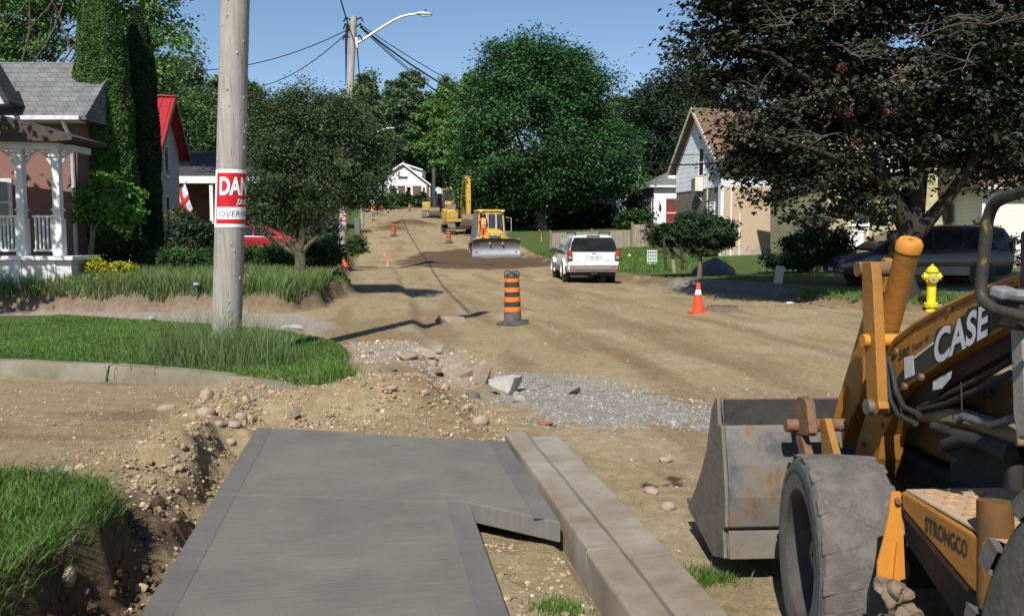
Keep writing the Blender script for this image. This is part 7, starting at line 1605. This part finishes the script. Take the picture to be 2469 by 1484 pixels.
# front wheels (steered a little to the right)
def lwheel(x,y,r,w,s,steer):
    def tr(b):
        c,q=math.cos(-steer),math.sin(-steer); b.map(lambda p:(x+p[0]*c-p[1]*q,y+p[0]*q+p[1]*c,r+p[2])); return b
    b=MB(); prof=[(r*.60,-w*.46),(r*.64,-w*.5),(r*.90,-w*.52),(r*.965,-w*.46),(r*.985,-w*.30),(r*.985,w*.30),(r*.965,w*.46),(r*.90,w*.52),(r*.64,w*.5),(r*.60,w*.46)]
    b.lathe(prof,(0,0,0),56,'x',cap=False); t=tr(b).build('front_wheel',m_dtyre,bk,smooth=45)
    b=MB(); n=17
    for k in range(n):
        for h in (-1,1):
            a=2*PI*(k+(0 if h<0 else .5))/n; vs=[]
            for (xx,da) in ((h*w*.02,-.10),(h*w*.50,.05),(h*w*.50,.22),(h*w*.02,.12)):
                aa=a+da; 
                for rr in (r*.96,r*(.996 if abs(xx)<w*.3 else .982)): vs.append((xx,rr*math.cos(aa),rr*math.sin(aa)))
            b.add(vs,[(1,3,5,7),(0,1,3,2),(2,3,5,4),(4,5,7,6),(6,7,1,0)])
    tr(b).build('tread',m_dtyre,t,smooth=0,bevel=.006)
    b=MB(); S=s
    for (rr,xx) in ((r*.87,.515),): 
        b.lathe([(rr,S*w*xx-.004),(rr-.012,S*w*xx+S*.006),(rr-.024,S*w*xx-.004)],n=56,axis='x',cap=False)
    tr(b).build('sidewall_rib',m_dtyre,t,smooth=50)
    b=MB(); b.lathe([(r*.64,S*(w*.5+.002)),(r*.75,S*(w*.512+.002)),(r*.895,S*(w*.52+.002))],n=56,axis='x',cap=False); tr(b).build('sidewall',pmat('dusty_sidewall',(.175,.16,.135),(.12,.112,.097),9,.9,.4,40),t,smooth=50)
    b=MB(); b.lathe([(r*.62,S*w*.5),(r*.60,S*w*.47),(r*.57,S*w*.40),(r*.56,S*w*.10),(r*.42,S*w*.06),(r*.40,S*w*.02),(.01,S*w*.02)],n=40,axis='x',cap=False); tr(b).build('rim',pmat('dusty_black_rim',(.045,.042,.038),(.08,.07,.06),8,.8,.4),t,smooth=40)
    b=MB(); b.lathe([(r*.27,S*w*.02),(r*.27,S*w*.20),(r*.20,S*w*.26),(r*.13,S*w*.32),(.01,S*w*.32)],n=24,axis='x',cap=False)
    for k in range(8): a=k*PI/4; b.lathe([(.012,S*w*.02),(.012,S*w*.16)],(0,r*.33*math.cos(a),r*.33*math.sin(a)),6,'x')
    tr(b).build('hub',pmat('dusty_brown_hub',(.24,.15,.085),(.15,.095,.06),8,.8,.3),t,smooth=40)
lwheel(-.80,0,.435,.32,-1,R(9)); lwheel(.80,0,.435,.32,1,R(9))
b=MB(); b.span(-.64,.64,-.12,.12,.32,.54); b.build('front_axle',m_dark,bk,bevel=.03)
# frame, hood, engine bay
b=MB(); b.span(-.34,.34,-2.2,.55,.48,.80); b.span(-.30,.30,.55,.80,.5,1.05); b.build('frame',m_dark,bk,bevel=.03)
b=MB(); b.prism([(-1.05,.82),(.60,.82),(.62,1.02),(.50,1.14),(-1.05,1.36)],-.33,.33,'x'); hd=b.build('hood',pmat('shade_dark_orange',(.15,.075,.022),(.10,.052,.018),5,.7,.2,20),bk,bevel=.04)  # orange darkened to carry the shade over the engine bay
txt3('OUR',(1385,1075),(52,-8),(0,-96),m_dec,.0,-.3335,hd,bold=.025); txt3('NCRET',(1290,1165),(42,4),(0,-96),m_dec,.0,-.3335,hd,bold=.02)
b=MB(); b.span(-.62,-.36,-1.0,-.35,.55,.83); b.span(.36,.62,-1.0,-.35,.55,.83); b.span(-.5,-.36,-.35,-.15,.55,.75); b.build('engine_guard',m_dark,bk,bevel=.03)
b=MB(); pts=[(950,1175),(1020,1130),(1150,1130),(1290,1175),(1500,1240),(1620,1275),(1620,1390),(1450,1330),(1300,1260),(1100,1235),(990,1220)]; b.prism(poly3(pts,-.47),-.47,-.36,'x'); b.build('lift_cylinder_cover',pmat('dusty_tan_paint',(.26,.19,.10),(.2,.145,.08),5,.6),bk,bevel=.02)
for pts,r,m in (([(1245,1215),(1290,1180),(1480,1240),(1600,1200)],.016,pmat('steel_pipe',(.25,.25,.25),(.15,.145,.14),9,.4,metal=.6)),([(1100,1250),(1250,1300),(1420,1340),(1600,1400)],.022,m_dark),([(1180,1370),(1300,1330),(1420,1350),(1600,1440)],.03,m_dark),([(1275,960),(1280,1150)],.003,m_dark)):
    b=MB(); b.tube([P3(q,-.50) for q in pts],r,8); b.build('hydraulic_pipe',m,bk,smooth=50)
b=MB(); b.prism(poly3([(1180,1360),(1400,1350),(1600,1420),(1600,1700),(1200,1700)],-.42),-.42,-.36,'x'); b.build('engine_block',m_dark,bk,bevel=.02)
# step tank with lettering
SX=-.85; stf=poly4([(1062,505),(1690,890),(1900,1020),(1900,1560),(1590,1250),(1070,640)],SX); yF=stf[0][0]; zT=stf[0][1]
b=MB(); b.prism(stf,SX,-.50,'x'); tank=b.build('step_tank',m_cas,bk,smooth=0,bevel=.008)
b=MB(); b.prism(poly4([(1072,645),(1590,1255),(1890,1565),(1890,1760),(1500,1500),(1100,900)],SX+.06),SX+.06,-.5,'x'); b.build('lower_panel',m_dark,bk,smooth=0)
b=MB(); b.prism(poly4([(1075,650),(1590,1257),(1585,1300),(1080,700)],SX+.02),SX+.02,SX+.06,'x'); b.build('lower_lip',m_rust,bk,smooth=0)
def fn_s(x,y,z):
    p=(1248+x*52+0*y, 828+x*44-y*150); q=lpx(*c4(p),SX-.0022); return (SX-.0022,q[0],q[1])
def fn_s2(x,y,z):
    p=(1248+x*60, 815+x*39.5-y*(165+x*4)); q=lpx(*c4(p),SX-.0022); return (SX-.0022,q[0],q[1])
textobj('STRONGCO',m_dec,fn_s2,tank,size=1.0,bold=.02,sx=1.0)
# perforated tread plate
b=MB(); b.span(SX+.012,-.48,yF-.80,yF-.01,zT+.0015,zT+.008); tp=b.build('tread_plate',pmat('dusty_tread_plate',(.42,.30,.19),(.33,.24,.16),9,.8,.3),tank,smooth=0)
b=MB()
for i in range(9):
    for j in range(3):
        x=SX+.07+j*.085+(.0425 if i%2 else 0); y=yF-.07-i*.06; b.lathe([(.026,zT+.008),(.024,zT+.013),(.016,zT+.0135),(.012,zT+.009)],(x,y,0),12,cap=False)
b.build('grip_studs',pmat('scuffed_stud',(.40,.24,.11),(.32,.2,.1),12,.7),tp,smooth=30)
yE=yF+.02; ep=[lpy(*c4(q),yE) for q in ((978,530),(1000,508),(1045,508),(1058,520),(1064,640),(1086,1185),(1030,1200),(865,1235),(872,1060),(925,860),(960,680))]
b=MB(); b.prism(ep,yE,yE-.008,'y'); pl=b.build('front_plate',m_cas2,bk,smooth=0); 
e=lpy(*c4((1032,580)),yE-.01); b=MB(); b.lathe([(.012,-.024),(.012,-.008)],(e[0],yE,e[1]),6,'y'); b.build('plate_bolt',m_rust,pl)
r0=lpy(*c4((1012,900)),yE); r1=lpy(*c4((1008,1195)),yE); b=MB(); b.prism([(r0[0],r0[1]),(r1[0]+.012,r1[1]),(r1[0]-.012,r1[1])],yE-.008,yE-.02,'y'); b.build('plate_crease',m_cas2,pl,smooth=0)
# caked mud under the plate
m_mud=pmat('caked_mud',(.27,.215,.15),(.17,.13,.09),14,.95,1.0,40); g=np.random.default_rng(17)
b=MB(); 
mudc=[lpy(*c4(q),yE-.05) for q in ((930,1250),(985,1262),(1040,1255),(1085,1300),(1010,1320),(1060,1380),(1110,1430),(950,1320),(1130,1470),(1060,1450))]
bm=bmesh.new()
for (mx_,mz_) in mudc:
    q=bmesh.ops.create_icosphere(bm,subdivisions=3,radius=.028,matrix=Matrix.Translation((mx_,yE-.06+random.uniform(-.03,.03),mz_)))
for v in bm.verts: v.co+=Vector(((vnoise(np.array([v.co.x*40]),np.array([v.co.z*40+v.co.y*31]),3)[0]-.5),(vnoise(np.array([v.co.z*40]),np.array([v.co.y*40]),5)[0]-.5),(vnoise(np.array([v.co.x*40+9]),np.array([v.co.y*40+v.co.z*20]),7)[0]-.5)))*.035
me=bpy.data.meshes.new('caked_mud'); bm.to_mesh(me); bm.free(); me.materials.append(m_mud); me.shade_smooth(); o=bpy.data.objects.new('caked_mud',me); C.objects.link(o); o.parent=bk
# cab, mostly beyond the right edge
yC=lpx(2440,900,-.74)[0]
b=MB(); b.prism([lpx(*q,-.74) for q in ((2432,742),(2462,742),(2475,1050),(2452,1060),(2440,1000))],-.74,-.66,'x'); b.build('cab_pillar',pmat('dusty_grey_pillar',(.30,.275,.24),(.21,.19,.165),5,.7,.3),bk,bevel=.008)
cz=2.62
b=MB(); 
for s in (-1,1): b.span(s*.74-.04,s*.74+.04,yC-1.55,yC-1.45,.9,cz); b.span(s*.74-.035,s*.74+.035,yC-1.5,yC-.3,cz-.12,cz-.02); b.span(s*.74-.04,s*.74+.04,yC-.42,yC-.34,1.35,cz)
b.span(-.74,.74,yC-.42,yC-.34,cz-.12,cz-.02); b.build('cab_frame',m_dark,bk,bevel=.01)
b=MB(); b.span(-.80,.80,yC-1.65,yC-.22,cz-.02,cz+.09); b.build('cab_roof',m_cas,bk,bevel=.04)
b=MB(); b.span(-.74,.74,yC-1.5,yC-.06,.55,.92); b.span(.66,.74,yC-1.4,yC-.1,.9,1.35); b.build('cab_floor',m_dark,bk,bevel=.02)
b=MB(); b.span(-.28,.28,yC-1.2,yC-.7,.95,1.15); b.span(-.28,.28,yC-1.25,yC-1.12,1.15,1.75); b.build('seat',m_blk,bk,bevel=.05)
b=MB(); b.cyl((0,yC-.25,1.0),(0,yC-.45,1.45),.03,8); b.lathe([(.18,1.44),(.2,1.46),(.18,1.48)],(0,yC-.47,0),18,cap=False); b.build('steering_wheel',m_blk,bk)
# hand rail, mirror and lamp
m_wrail=pmat('worn_black_yellow',(.03,.028,.025),(.05,.045,.035),14,.5,.2,c3=(.34,.25,.06),lo=.42,hi=.6)
b=MB(); RX=-.92; b.tube([(RX if i<11 else RX+.06*(i-10),*lpx(x,y,RX)) for i,(x,y) in enumerate(((2520,452),(2468,461),(2425,475),(2400,488),(2388,506),(2380,531),(2373,601),(2366,666),(2364,705),(2370,726),(2400,747),(2440,768)))],.0165,12); b.build('grab_rail',m_wrail,bk,smooth=60)
b=MB(); a=lpx(2418,706,-.88); b.box((-.88,a[0],a[1]),(.06,.05,.035),(.2,0,.3)); b.tube([(-.88,*lpx(2400,706,-.88)),(-.86,*lpx(2440,712,-.88)),(-.80,*lpx(2468,720,-.88))],[.016,.018,.016],10); b.build('side_lamp',pmat('dull_grey_plastic',(.20,.205,.21),(.14,.145,.15),6,.5),bk,bevel=.01)
b=MB(); a=lpx(2455,735,-.84); b.span(-.86,-.80,a[0]-.04,a[0]+.10,a[1]-.07,a[1]+.04); b.build('lamp_bracket',m_dark,bk,bevel=.01)
b=MB(); b.prism([lpx(*q,-.80) for q in ((2458,560),(2490,540),(2500,700),(2456,692))],-.80,-.765,'x'); b.build('door_post',m_dark,bk,bevel=.006)
for k,pts in enumerate(([(800,800),(830,900),(850,1010),(900,1120),(1000,1170)],[(760,760),(790,830),(800,950),(815,1080),(870,1180),(980,1230)],[(735,700),(745,900),(770,1050),(790,1180)],[(1000,1130),(1150,1060),(1350,960),(1600,820)],[(990,1150),(1180,1100),(1380,1010),(1600,900)])):
    c_=(-.535,-.545,-.53,-.47,-.48)[k]; b=MB(); b.tube([P3(q,c_) for q in pts],.013,8); b.build('hydraulic_hose',m_dark,bk,smooth=60)
for q,c_ in (((905,985),AX),((1010,925),AX),((1200,480),AX),((1420,385),AX),((850,760),AX),((760,1240),AX),((640,1360),AX)):
    p_=P3(q,c_-.004); b=MB(); b.lathe([(.016,-.01),(.016,.006),(.001,.008)],(0,0,0),6,'x'); b.map(lambda r:(p_[0]-r[0],p_[1]+r[1],p_[2]+r[2])); b.build('bolt',m_rust,bk)
# rear wheels and fenders, boom at the back
def rwheel(x,s):
    r,w=.70,.46; yy=-2.12; b=MB(); b.lathe([(r*.55,-w*.45),(r*.6,-w*.5),(r*.88,-w*.52),(r*.95,-w*.45),(r*.95,w*.45),(r*.88,w*.52),(r*.6,w*.5),(r*.55,w*.45)],(x,yy,r),48,'x',cap=False); t=b.build('rear_wheel',m_dtyre,bk,smooth=45); b=MB()
    for k in range(20):
        for h in (-1,1):
            a=2*PI*(k+(0 if h<0 else .5))/20; vs=[]
            for (xx,da) in ((h*w*.02,-.06),(h*w*.5,.10),(h*w*.5,.22),(h*w*.02,.06)):
                for rr in (r*.93,r): vs.append((x+xx,yy+rr*math.cos(a+da),r+rr*math.sin(a+da)))
            b.add(vs,[(1,3,5,7),(0,1,3,2),(2,3,5,4),(4,5,7,6),(6,7,1,0)])
    b.build('tread',m_dtyre,t,smooth=0); b=MB(); b.lathe([(r*.57,s*w*.48),(r*.5,s*w*.3),(r*.2,s*w*.1),(.02,s*w*.1)],(x,yy,r),32,'x',cap=False); b.build('rim',m_cas,t,smooth=40)
rwheel(-.86,-1); rwheel(.86,1)
for s in (-1,1):
    b=MB(); pr=[(-2.12+.80*math.cos(a),.70+.80*math.sin(a)) for a in np.linspace(1.35,2.8,14)]; pr2=[(-2.12+.77*math.cos(a),.70+.77*math.sin(a)) for a in np.linspace(2.8,1.35,14)]; b.prism(pr+pr2,s*.62,s*1.08,'x'); b.build('rear_fender',m_cas,bk,smooth=30)
e=lpx(*c4((1790,660)),-.80); b=MB(); b.tube([(-.80,e[0],e[1]+.03),(-.80,e[0]-.03,e[1]-.25),(-.78,e[0]-.12,e[1]-.65)],[.05,.055,.055],14); b.build('stand_post',MATS['shade_dark_orange'],bk,smooth=50)
b=MB(); b.prism([(-2.9,.5),(-2.7,.5),(-2.7,1.3),(-3.0,2.9),(-3.35,3.1),(-3.2,2.7),(-2.95,1.3)],-.16,.16,'x'); b.build('rear_boom',m_cas,bk,bevel=.02); b=MB(); b.span(-1.0,1.0,-2.95,-2.7,.45,.95); b.build('rear_frame',m_dark,bk,bevel=.02)
# ------------------------------------------------------------ stones and rubble
m_cob=pmat('tan_cobble',(.36,.28,.20),(.26,.20,.14),14,.85,.5,40,c3=(.50,.43,.34)); m_con=pmat('broken_concrete',(.42,.40,.36),(.32,.30,.265),9,.95,.9,30,c3=(.54,.52,.48)); m_agg=pmat('exposed_aggregate',(.36,.295,.23),(.25,.195,.145),30,.95,1.0,50,c3=(.45,.385,.32)); m_slate=pmat('dark_slab',(.17,.15,.125),(.11,.10,.085),10,.9,.5,30)
def rockmesh(seed,sub=3,ang=.0,rough_=.18):
    bm=bmesh.new(); bmesh.ops.create_icosphere(bm,subdivisions=sub,radius=1)
    for v in bm.verts:
        p=v.co.copy(); a=np.array([p.x*1.4+seed*3.1]); b_=np.array([p.y*1.4+p.z*1.9+seed]); q=fbm(a,b_,3,seed)[0]-.5
        q2=fbm(np.array([p.x*4+p.z*3]),np.array([p.y*4-p.z*2+seed]),2,seed+5)[0]-.5
        k=1+rough_*2*q+rough_*.7*q2
        if ang: 
            mx_=max(abs(p.x),abs(p.y),abs(p.z)); k=k*(1-ang)+ang*.80/mx_*(1+rough_*q2*.9+rough_*q*.8)
        v.co=p*k
    return bm
def hullmesh(seed,ang):
    g=np.random.default_rng(seed); bm=bmesh.new()
    for i in range(15):
        p=g.uniform(-1,1,3); k=np.argmax(np.abs(p)); p[k]=np.sign(p[k])*g.uniform(.82,1.0); q=p/np.linalg.norm(p); p=p*ang+q*(1-ang); bm.verts.new(p*[1,1,.95])
    r=bmesh.ops.convex_hull(bm,input=bm.verts); bmesh.ops.delete(bm,geom=[e for e in r['geom_interior'] if isinstance(e,bmesh.types.BMVert)],context='VERTS')
    bmesh.ops.dissolve_limit(bm,angle_limit=R(14),verts=bm.verts,edges=bm.edges); bmesh.ops.triangulate(bm,faces=bm.faces)
    bmesh.ops.subdivide_edges(bm,edges=bm.edges,cuts=3,use_grid_fill=True)
    for v in bm.verts:
        p=v.co; n=np.array([fbm(np.array([p.x*3+seed+j*7]),np.array([p.y*3+p.z*2.3+j]),3,seed+j)[0]-.5 for j in range(3)]); v.co=p+Vector(n*.16)
    return bm
def rock(x,y,wpx,hpx,label,m=None,name='stone',cat='stone',seed=1,ang=0,rz=None,sink=.25,group=None,z=None,depth=.8,rough_=.18,Yz=None,sub=3):
    p=grd(x,y) if Yz is None else on(x,y,Yz); k=p.y/F; w,h=wpx*k/2,hpx*k/2
    bm=hullmesh(seed,ang) if ang>=.35 else rockmesh(seed,sub,ang,rough_)
    for v in bm.verts: v.co=Vector((v.co.x*w,v.co.y*w*depth,v.co.z*h*1.1))
    me=bpy.data.meshes.new(name); bm.to_mesh(me); bm.free(); me.materials.append(m or m_cob); me.shade_smooth(); me.set_sharp_from_angle(angle=R(35 if ang else 80))
    o=bpy.data.objects.new(name,me); C.objects.link(o); o.location=(p.x,p.y,p.z+h*(1-sink*2)*.9); o.rotation_euler=(random.uniform(-.15,.15),random.uniform(-.15,.15),rz if rz is not None else random.uniform(0,3)); return tag(o,label,cat,group)
random.seed(31)
rock(499,962,40,34,'upright egg-shaped boulder on the dirt just below the old curb',seed=1); rock(399,990,48,22,'flat wedge-shaped pale stone lying alone on the side street dirt',seed=2,ang=.5); rock(497,1003,46,32,'round boulder below the egg-shaped one beside the eroded bank',seed=3)
rock(581,1012,28,24,'cobble near the far left corner of the new sidewalk, largest of its row',seed=4); rock(605,1014,22,20,'small dark-sided cobble right beside the row by the walk corner',seed=5); rock(529,1027,22,18,'cobble pressed into the eroded bank top',seed=6); rock(566,1026,34,14,'long flat cobble at the left corner of the new sidewalk',seed=7)
rock(556,1070,24,20,'cobble lying in the trench beside the walk edge',seed=8); rock(717,1000,60,34,'large broken lump of curb concrete at the curb end',m_agg,'concrete_chunk','concrete chunk',9,.35); rock(791,1028,16,20,'upright cobble by the middle of the walk end',seed=10); rock(640,1000,20,15,'small cobble between the broken curb and walk',seed=12)
rock(165,1410,46,46,'rounded boulder in the shaded pit at lower left',seed=11,sink=.2)
rock(1073,938,26,20,'oval cobble high on the loose berm',seed=13); rock(1024,950,22,14,'half-buried cobble on the berm left of the oval one',seed=14); rock(1157,1022,42,28,'flat rounded cobble at the right foot of the berm',seed=15); rock(1125,985,24,16,'cobble on the berm below the dark slab',seed=16); rock(945,938,30,14,'pale cobble low on the middle of the berm',seed=18)
rock(1609,1226,42,24,'pale rounded stone on the dirt left of the bucket',seed=19); rock(1570,1186,44,16,'flat pale stone beside the damp blotches',seed=20); rock(1604,1110,34,14,'small pale stone on the dirt above the damp blotches',seed=27)
rock(1382,950,48,30,'lone lump of pale concrete lying in the road beyond the rubble',m_agg,'concrete_chunk','concrete chunk',21,.45)
rock(1222,950,92,60,'big squared block of broken concrete at the right end of the rubble',m_con,'concrete_block','concrete block',22,.75,.25,sink=.15,depth=.75); rock(1161,925,48,74,'tall pinkish chunk of aggregate between the slab edge and block',m_agg,'concrete_chunk','concrete chunk',23,.5,.4,sink=.15,depth=.7)
rock(1108,906,74,48,'chunk of pale paving at the broken edge of the old walk',m_agg,'concrete_chunk','concrete chunk',24,.6,.2,sink=.2,depth=.9); rock(1150,956,66,26,'dark tilted slab in front of the pink aggregate chunk',m_slate,'paving_slab','slab',25,.8,.6,depth=.5)
rock(935,896,52,18,'dark broken slab sticking out of the left side of the berm',m_slate,'paving_slab','slab',26,.7,.3,depth=.6); rock(1318,1024,38,12,'reddish piece of clay brick lying at the gravel edge',pmat('clay_brick',(.34,.16,.09),(.24,.11,.06),9,.9,.5),'brick_piece','brick',28,.7,.2)
rock(1075,905,40,30,'rubble lump on the pale paving behind the berm',m_agg,'concrete_chunk','concrete chunk',29,.4); rock(1045,882,34,22,'smaller rubble lump left of the paving edge',m_agg,'concrete_chunk','concrete chunk',33,.4)
rock(1085,778,80,26,'broken slab end standing in the road left of the nearest barrel',m_agg,'paving_slab','slab',30,.75,.15,depth=.6); rock(160,1148,60,22,'grey concrete slab corner behind the near lawn',m_con,'paving_slab','slab',34,.8,.2,sink=.1); rock(90,1142,110,16,'pale slab edge along the back of the near lawn',m_con,'paving_slab','slab',35,.85,.05)
rock(1405,1330,50,40,'pale clod beside the kerb in the gap',m_con,'concrete_chunk','concrete chunk',36,.4,sink=.35)
rock(450,1258,34,10,'dark flat stone tucked against the walk edge',m_slate,'stone','stone',38,.6)
# ribbons of loose gravel: uncountable, so one object each
base_r=[]
for sd_ in range(5):
    bm=rockmesh(50+sd_,1,.2,.25); bm.verts.ensure_lookup_table(); base_r.append((np.array([v.co[:] for v in bm.verts]),np.array([[v.index for v in f.verts] for f in bm.faces]))); bm.free()
m_grav=leafmat('loose_stones',.95,0.0)
def gravel(label,Q,size,cols,seed,flat=.65):
    g=np.random.default_rng(seed); n=len(Q); sz=size*np.exp(g.normal(size=n)*.45); z=hgt(Q[:,0],Q[:,1]); Vs=[];Fs=[];Cs=[];off=0
    k=g.integers(0,5,n); col=leafcol(n,g.random(n),cols,g,.2)
    for j in range(5):
        I=np.where(k==j)[0]; 
        if not len(I): continue
        bv,bf=base_r[j]; a=g.random(len(I))*6.28; c,s=np.cos(a),np.sin(a); asp=.7+.5*g.random(len(I))
        x=bv[None,:,0]*sz[I,None]*asp[:,None]; y=bv[None,:,1]*sz[I,None]; zz=bv[None,:,2]*sz[I,None]*flat
        X=x*c[:,None]-y*s[:,None]+Q[I,0,None]; Y=x*s[:,None]+y*c[:,None]+Q[I,1,None]; Z=zz+z[I,None]+sz[I,None]*.25
        V=np.stack([X,Y,Z],2).reshape(-1,3); nb=len(bv); Fj=(bf[None]+np.arange(len(I))[:,None,None]*nb+off).reshape(-1,3); Vs.append(V);Fs.append(Fj);Cs.append(np.repeat(col[I],nb,0)); off+=len(V)
    o=npmesh('gravel',np.concatenate(Vs),np.concatenate(Fs),m_grav,np.concatenate(Cs)); tag(o,label,'gravel',kind='stuff'); return o
TN=[(.32,.24,.15),(.36,.28,.19),(.26,.19,.12),(.40,.34,.26)]
g=np.random.default_rng(71)
q=inpoly([st2xy(2.8,-1.75),st2xy(2.8,-1.04),st2xy(7.4,-1.04),st2xy(7.4,-1.9),st2xy(5.6,-1.7)],1700,72); q=q[sdp(q[:,0],q[:,1],GR_F)>.08]; gravel('loose pebbles in the trench beside the new walk',q,.009,TN,73)
q=inpoly([st2xy(7.55,-1.0),st2xy(6.95,1.0),st2xy(8.3,1.3),st2xy(9.8,1.0),st2xy(10.2,-.6),st2xy(9.4,-1.8),st2xy(8.0,-1.8)],2200,74); gravel('pebbles and clods scattered over the loose berm',q,.010,TN,75)
q=inpoly(GRV,6000,76,.35); q=q[fbm(q[:,0]*1.6,q[:,1]*1.6,3,4)>.36]; gravel('crushed grey concrete spilt across the road edge',q,.0075,[(.265,.25,.22),(.30,.285,.255),(.22,.205,.18)],77)
q=inpoly(RUB,900,78,.2); gravel('pale rubble over the broken old walk',q,.013,[(.35,.285,.215),(.31,.25,.18),(.40,.345,.275)],79)
q=np.stack([g.uniform(.6,4.0,1100),g.uniform(3.0,11,1100)],1); t_=CT*q[:,0]+ST*q[:,1]; q=q[t_>1.56]; gravel('sparse pebbles on the dirt road near the kerb',q,.006,TN,80)
q=np.stack([g.uniform(-1,9,1500),g.uniform(10,26,1500)],1); t_=CT*q[:,0]+ST*q[:,1]; q=q[(t_>1)&(t_<11)]; gravel('sparse stones over the wide dirt road',q,.008,TN,81)
q=np.stack([g.uniform(-7,-1.6,2200),g.uniform(5.8,10,2200)],1); q=q[(sdp(q[:,0],q[:,1],GR_F)>.1)&(sdp(q[:,0],q[:,1],GR_B)>.25)&(sdp(q[:,0],q[:,1],SWL)>.03)]; gravel('pebbles on the dug side street',q,.007,TN,82)
q=inpoly([st2xy(2.6,.60),st2xy(2.6,1.0),st2xy(4.62,1.0),st2xy(5.0,.60)],500,83); gravel('pebbles in the gap between walk and kerb',q,.008,TN,84)
# little spill of pale cement on the slab

rock(985,866,54,22,'pale broken paving piece at the left of the old walk rubble',m_agg,'paving_slab','slab',61,.8,.4); rock(1025,856,64,24,'flat pale paving piece in the middle of the old walk rubble',m_agg,'paving_slab','slab',62,.8,.1); rock(1066,850,70,30,'large pale paving piece at the top of the old walk rubble',m_agg,'paving_slab','slab',63,.75,.7); rock(1045,900,44,26,'pale angular rubble below the paving pieces',m_agg,'concrete_chunk','concrete chunk',64,.6,.5); rock(1252,965,34,20,'small pale concrete piece right of the squared block',m_con,'concrete_chunk','concrete chunk',65,.6,.5)
rock(700,792,70,14,'flat grey slab end by the driveway behind the nearest pole',m_con,'paving_slab','slab',66,.85,.1,depth=.5)
g=np.random.default_rng(91); q=np.stack([g.uniform(-4,-1.7,9000),g.uniform(2.6,5.9,9000)],1); d_=sdp(q[:,0],q[:,1],GR_F); q=q[(d_>.06)&(d_<.45)&(g.random(len(d_))<np.exp(-d_*3)*.8)]; q=q[sdp(q[:,0],q[:,1],SWL)>.04]
gravel('dark crumbling clods on the dug bank',q,.013,[(.075,.05,.031),(.11,.075,.046),(.055,.037,.024)],92,.9)
q=np.stack([g.uniform(-3.4,-1.9,1300),g.uniform(5.6,8.6,1300)],1); q=q[sdp(q[:,0],q[:,1],SWL)>.04]; gravel('tan clods on the eroded edge beside the walk',q,.009,[(.27,.195,.115),(.33,.245,.15),(.21,.15,.088)],93,.9)
q=inpoly([st2xy(7.6,-1.0),st2xy(7.0,1.0),st2xy(8.6,1.2),st2xy(10,.8),st2xy(10,-1.2),st2xy(8.4,-1.9)],1500,94); gravel('tan clods tumbled over the berm',q,.010,[(.28,.2,.12),(.33,.245,.15),(.22,.155,.09)],95,.9)
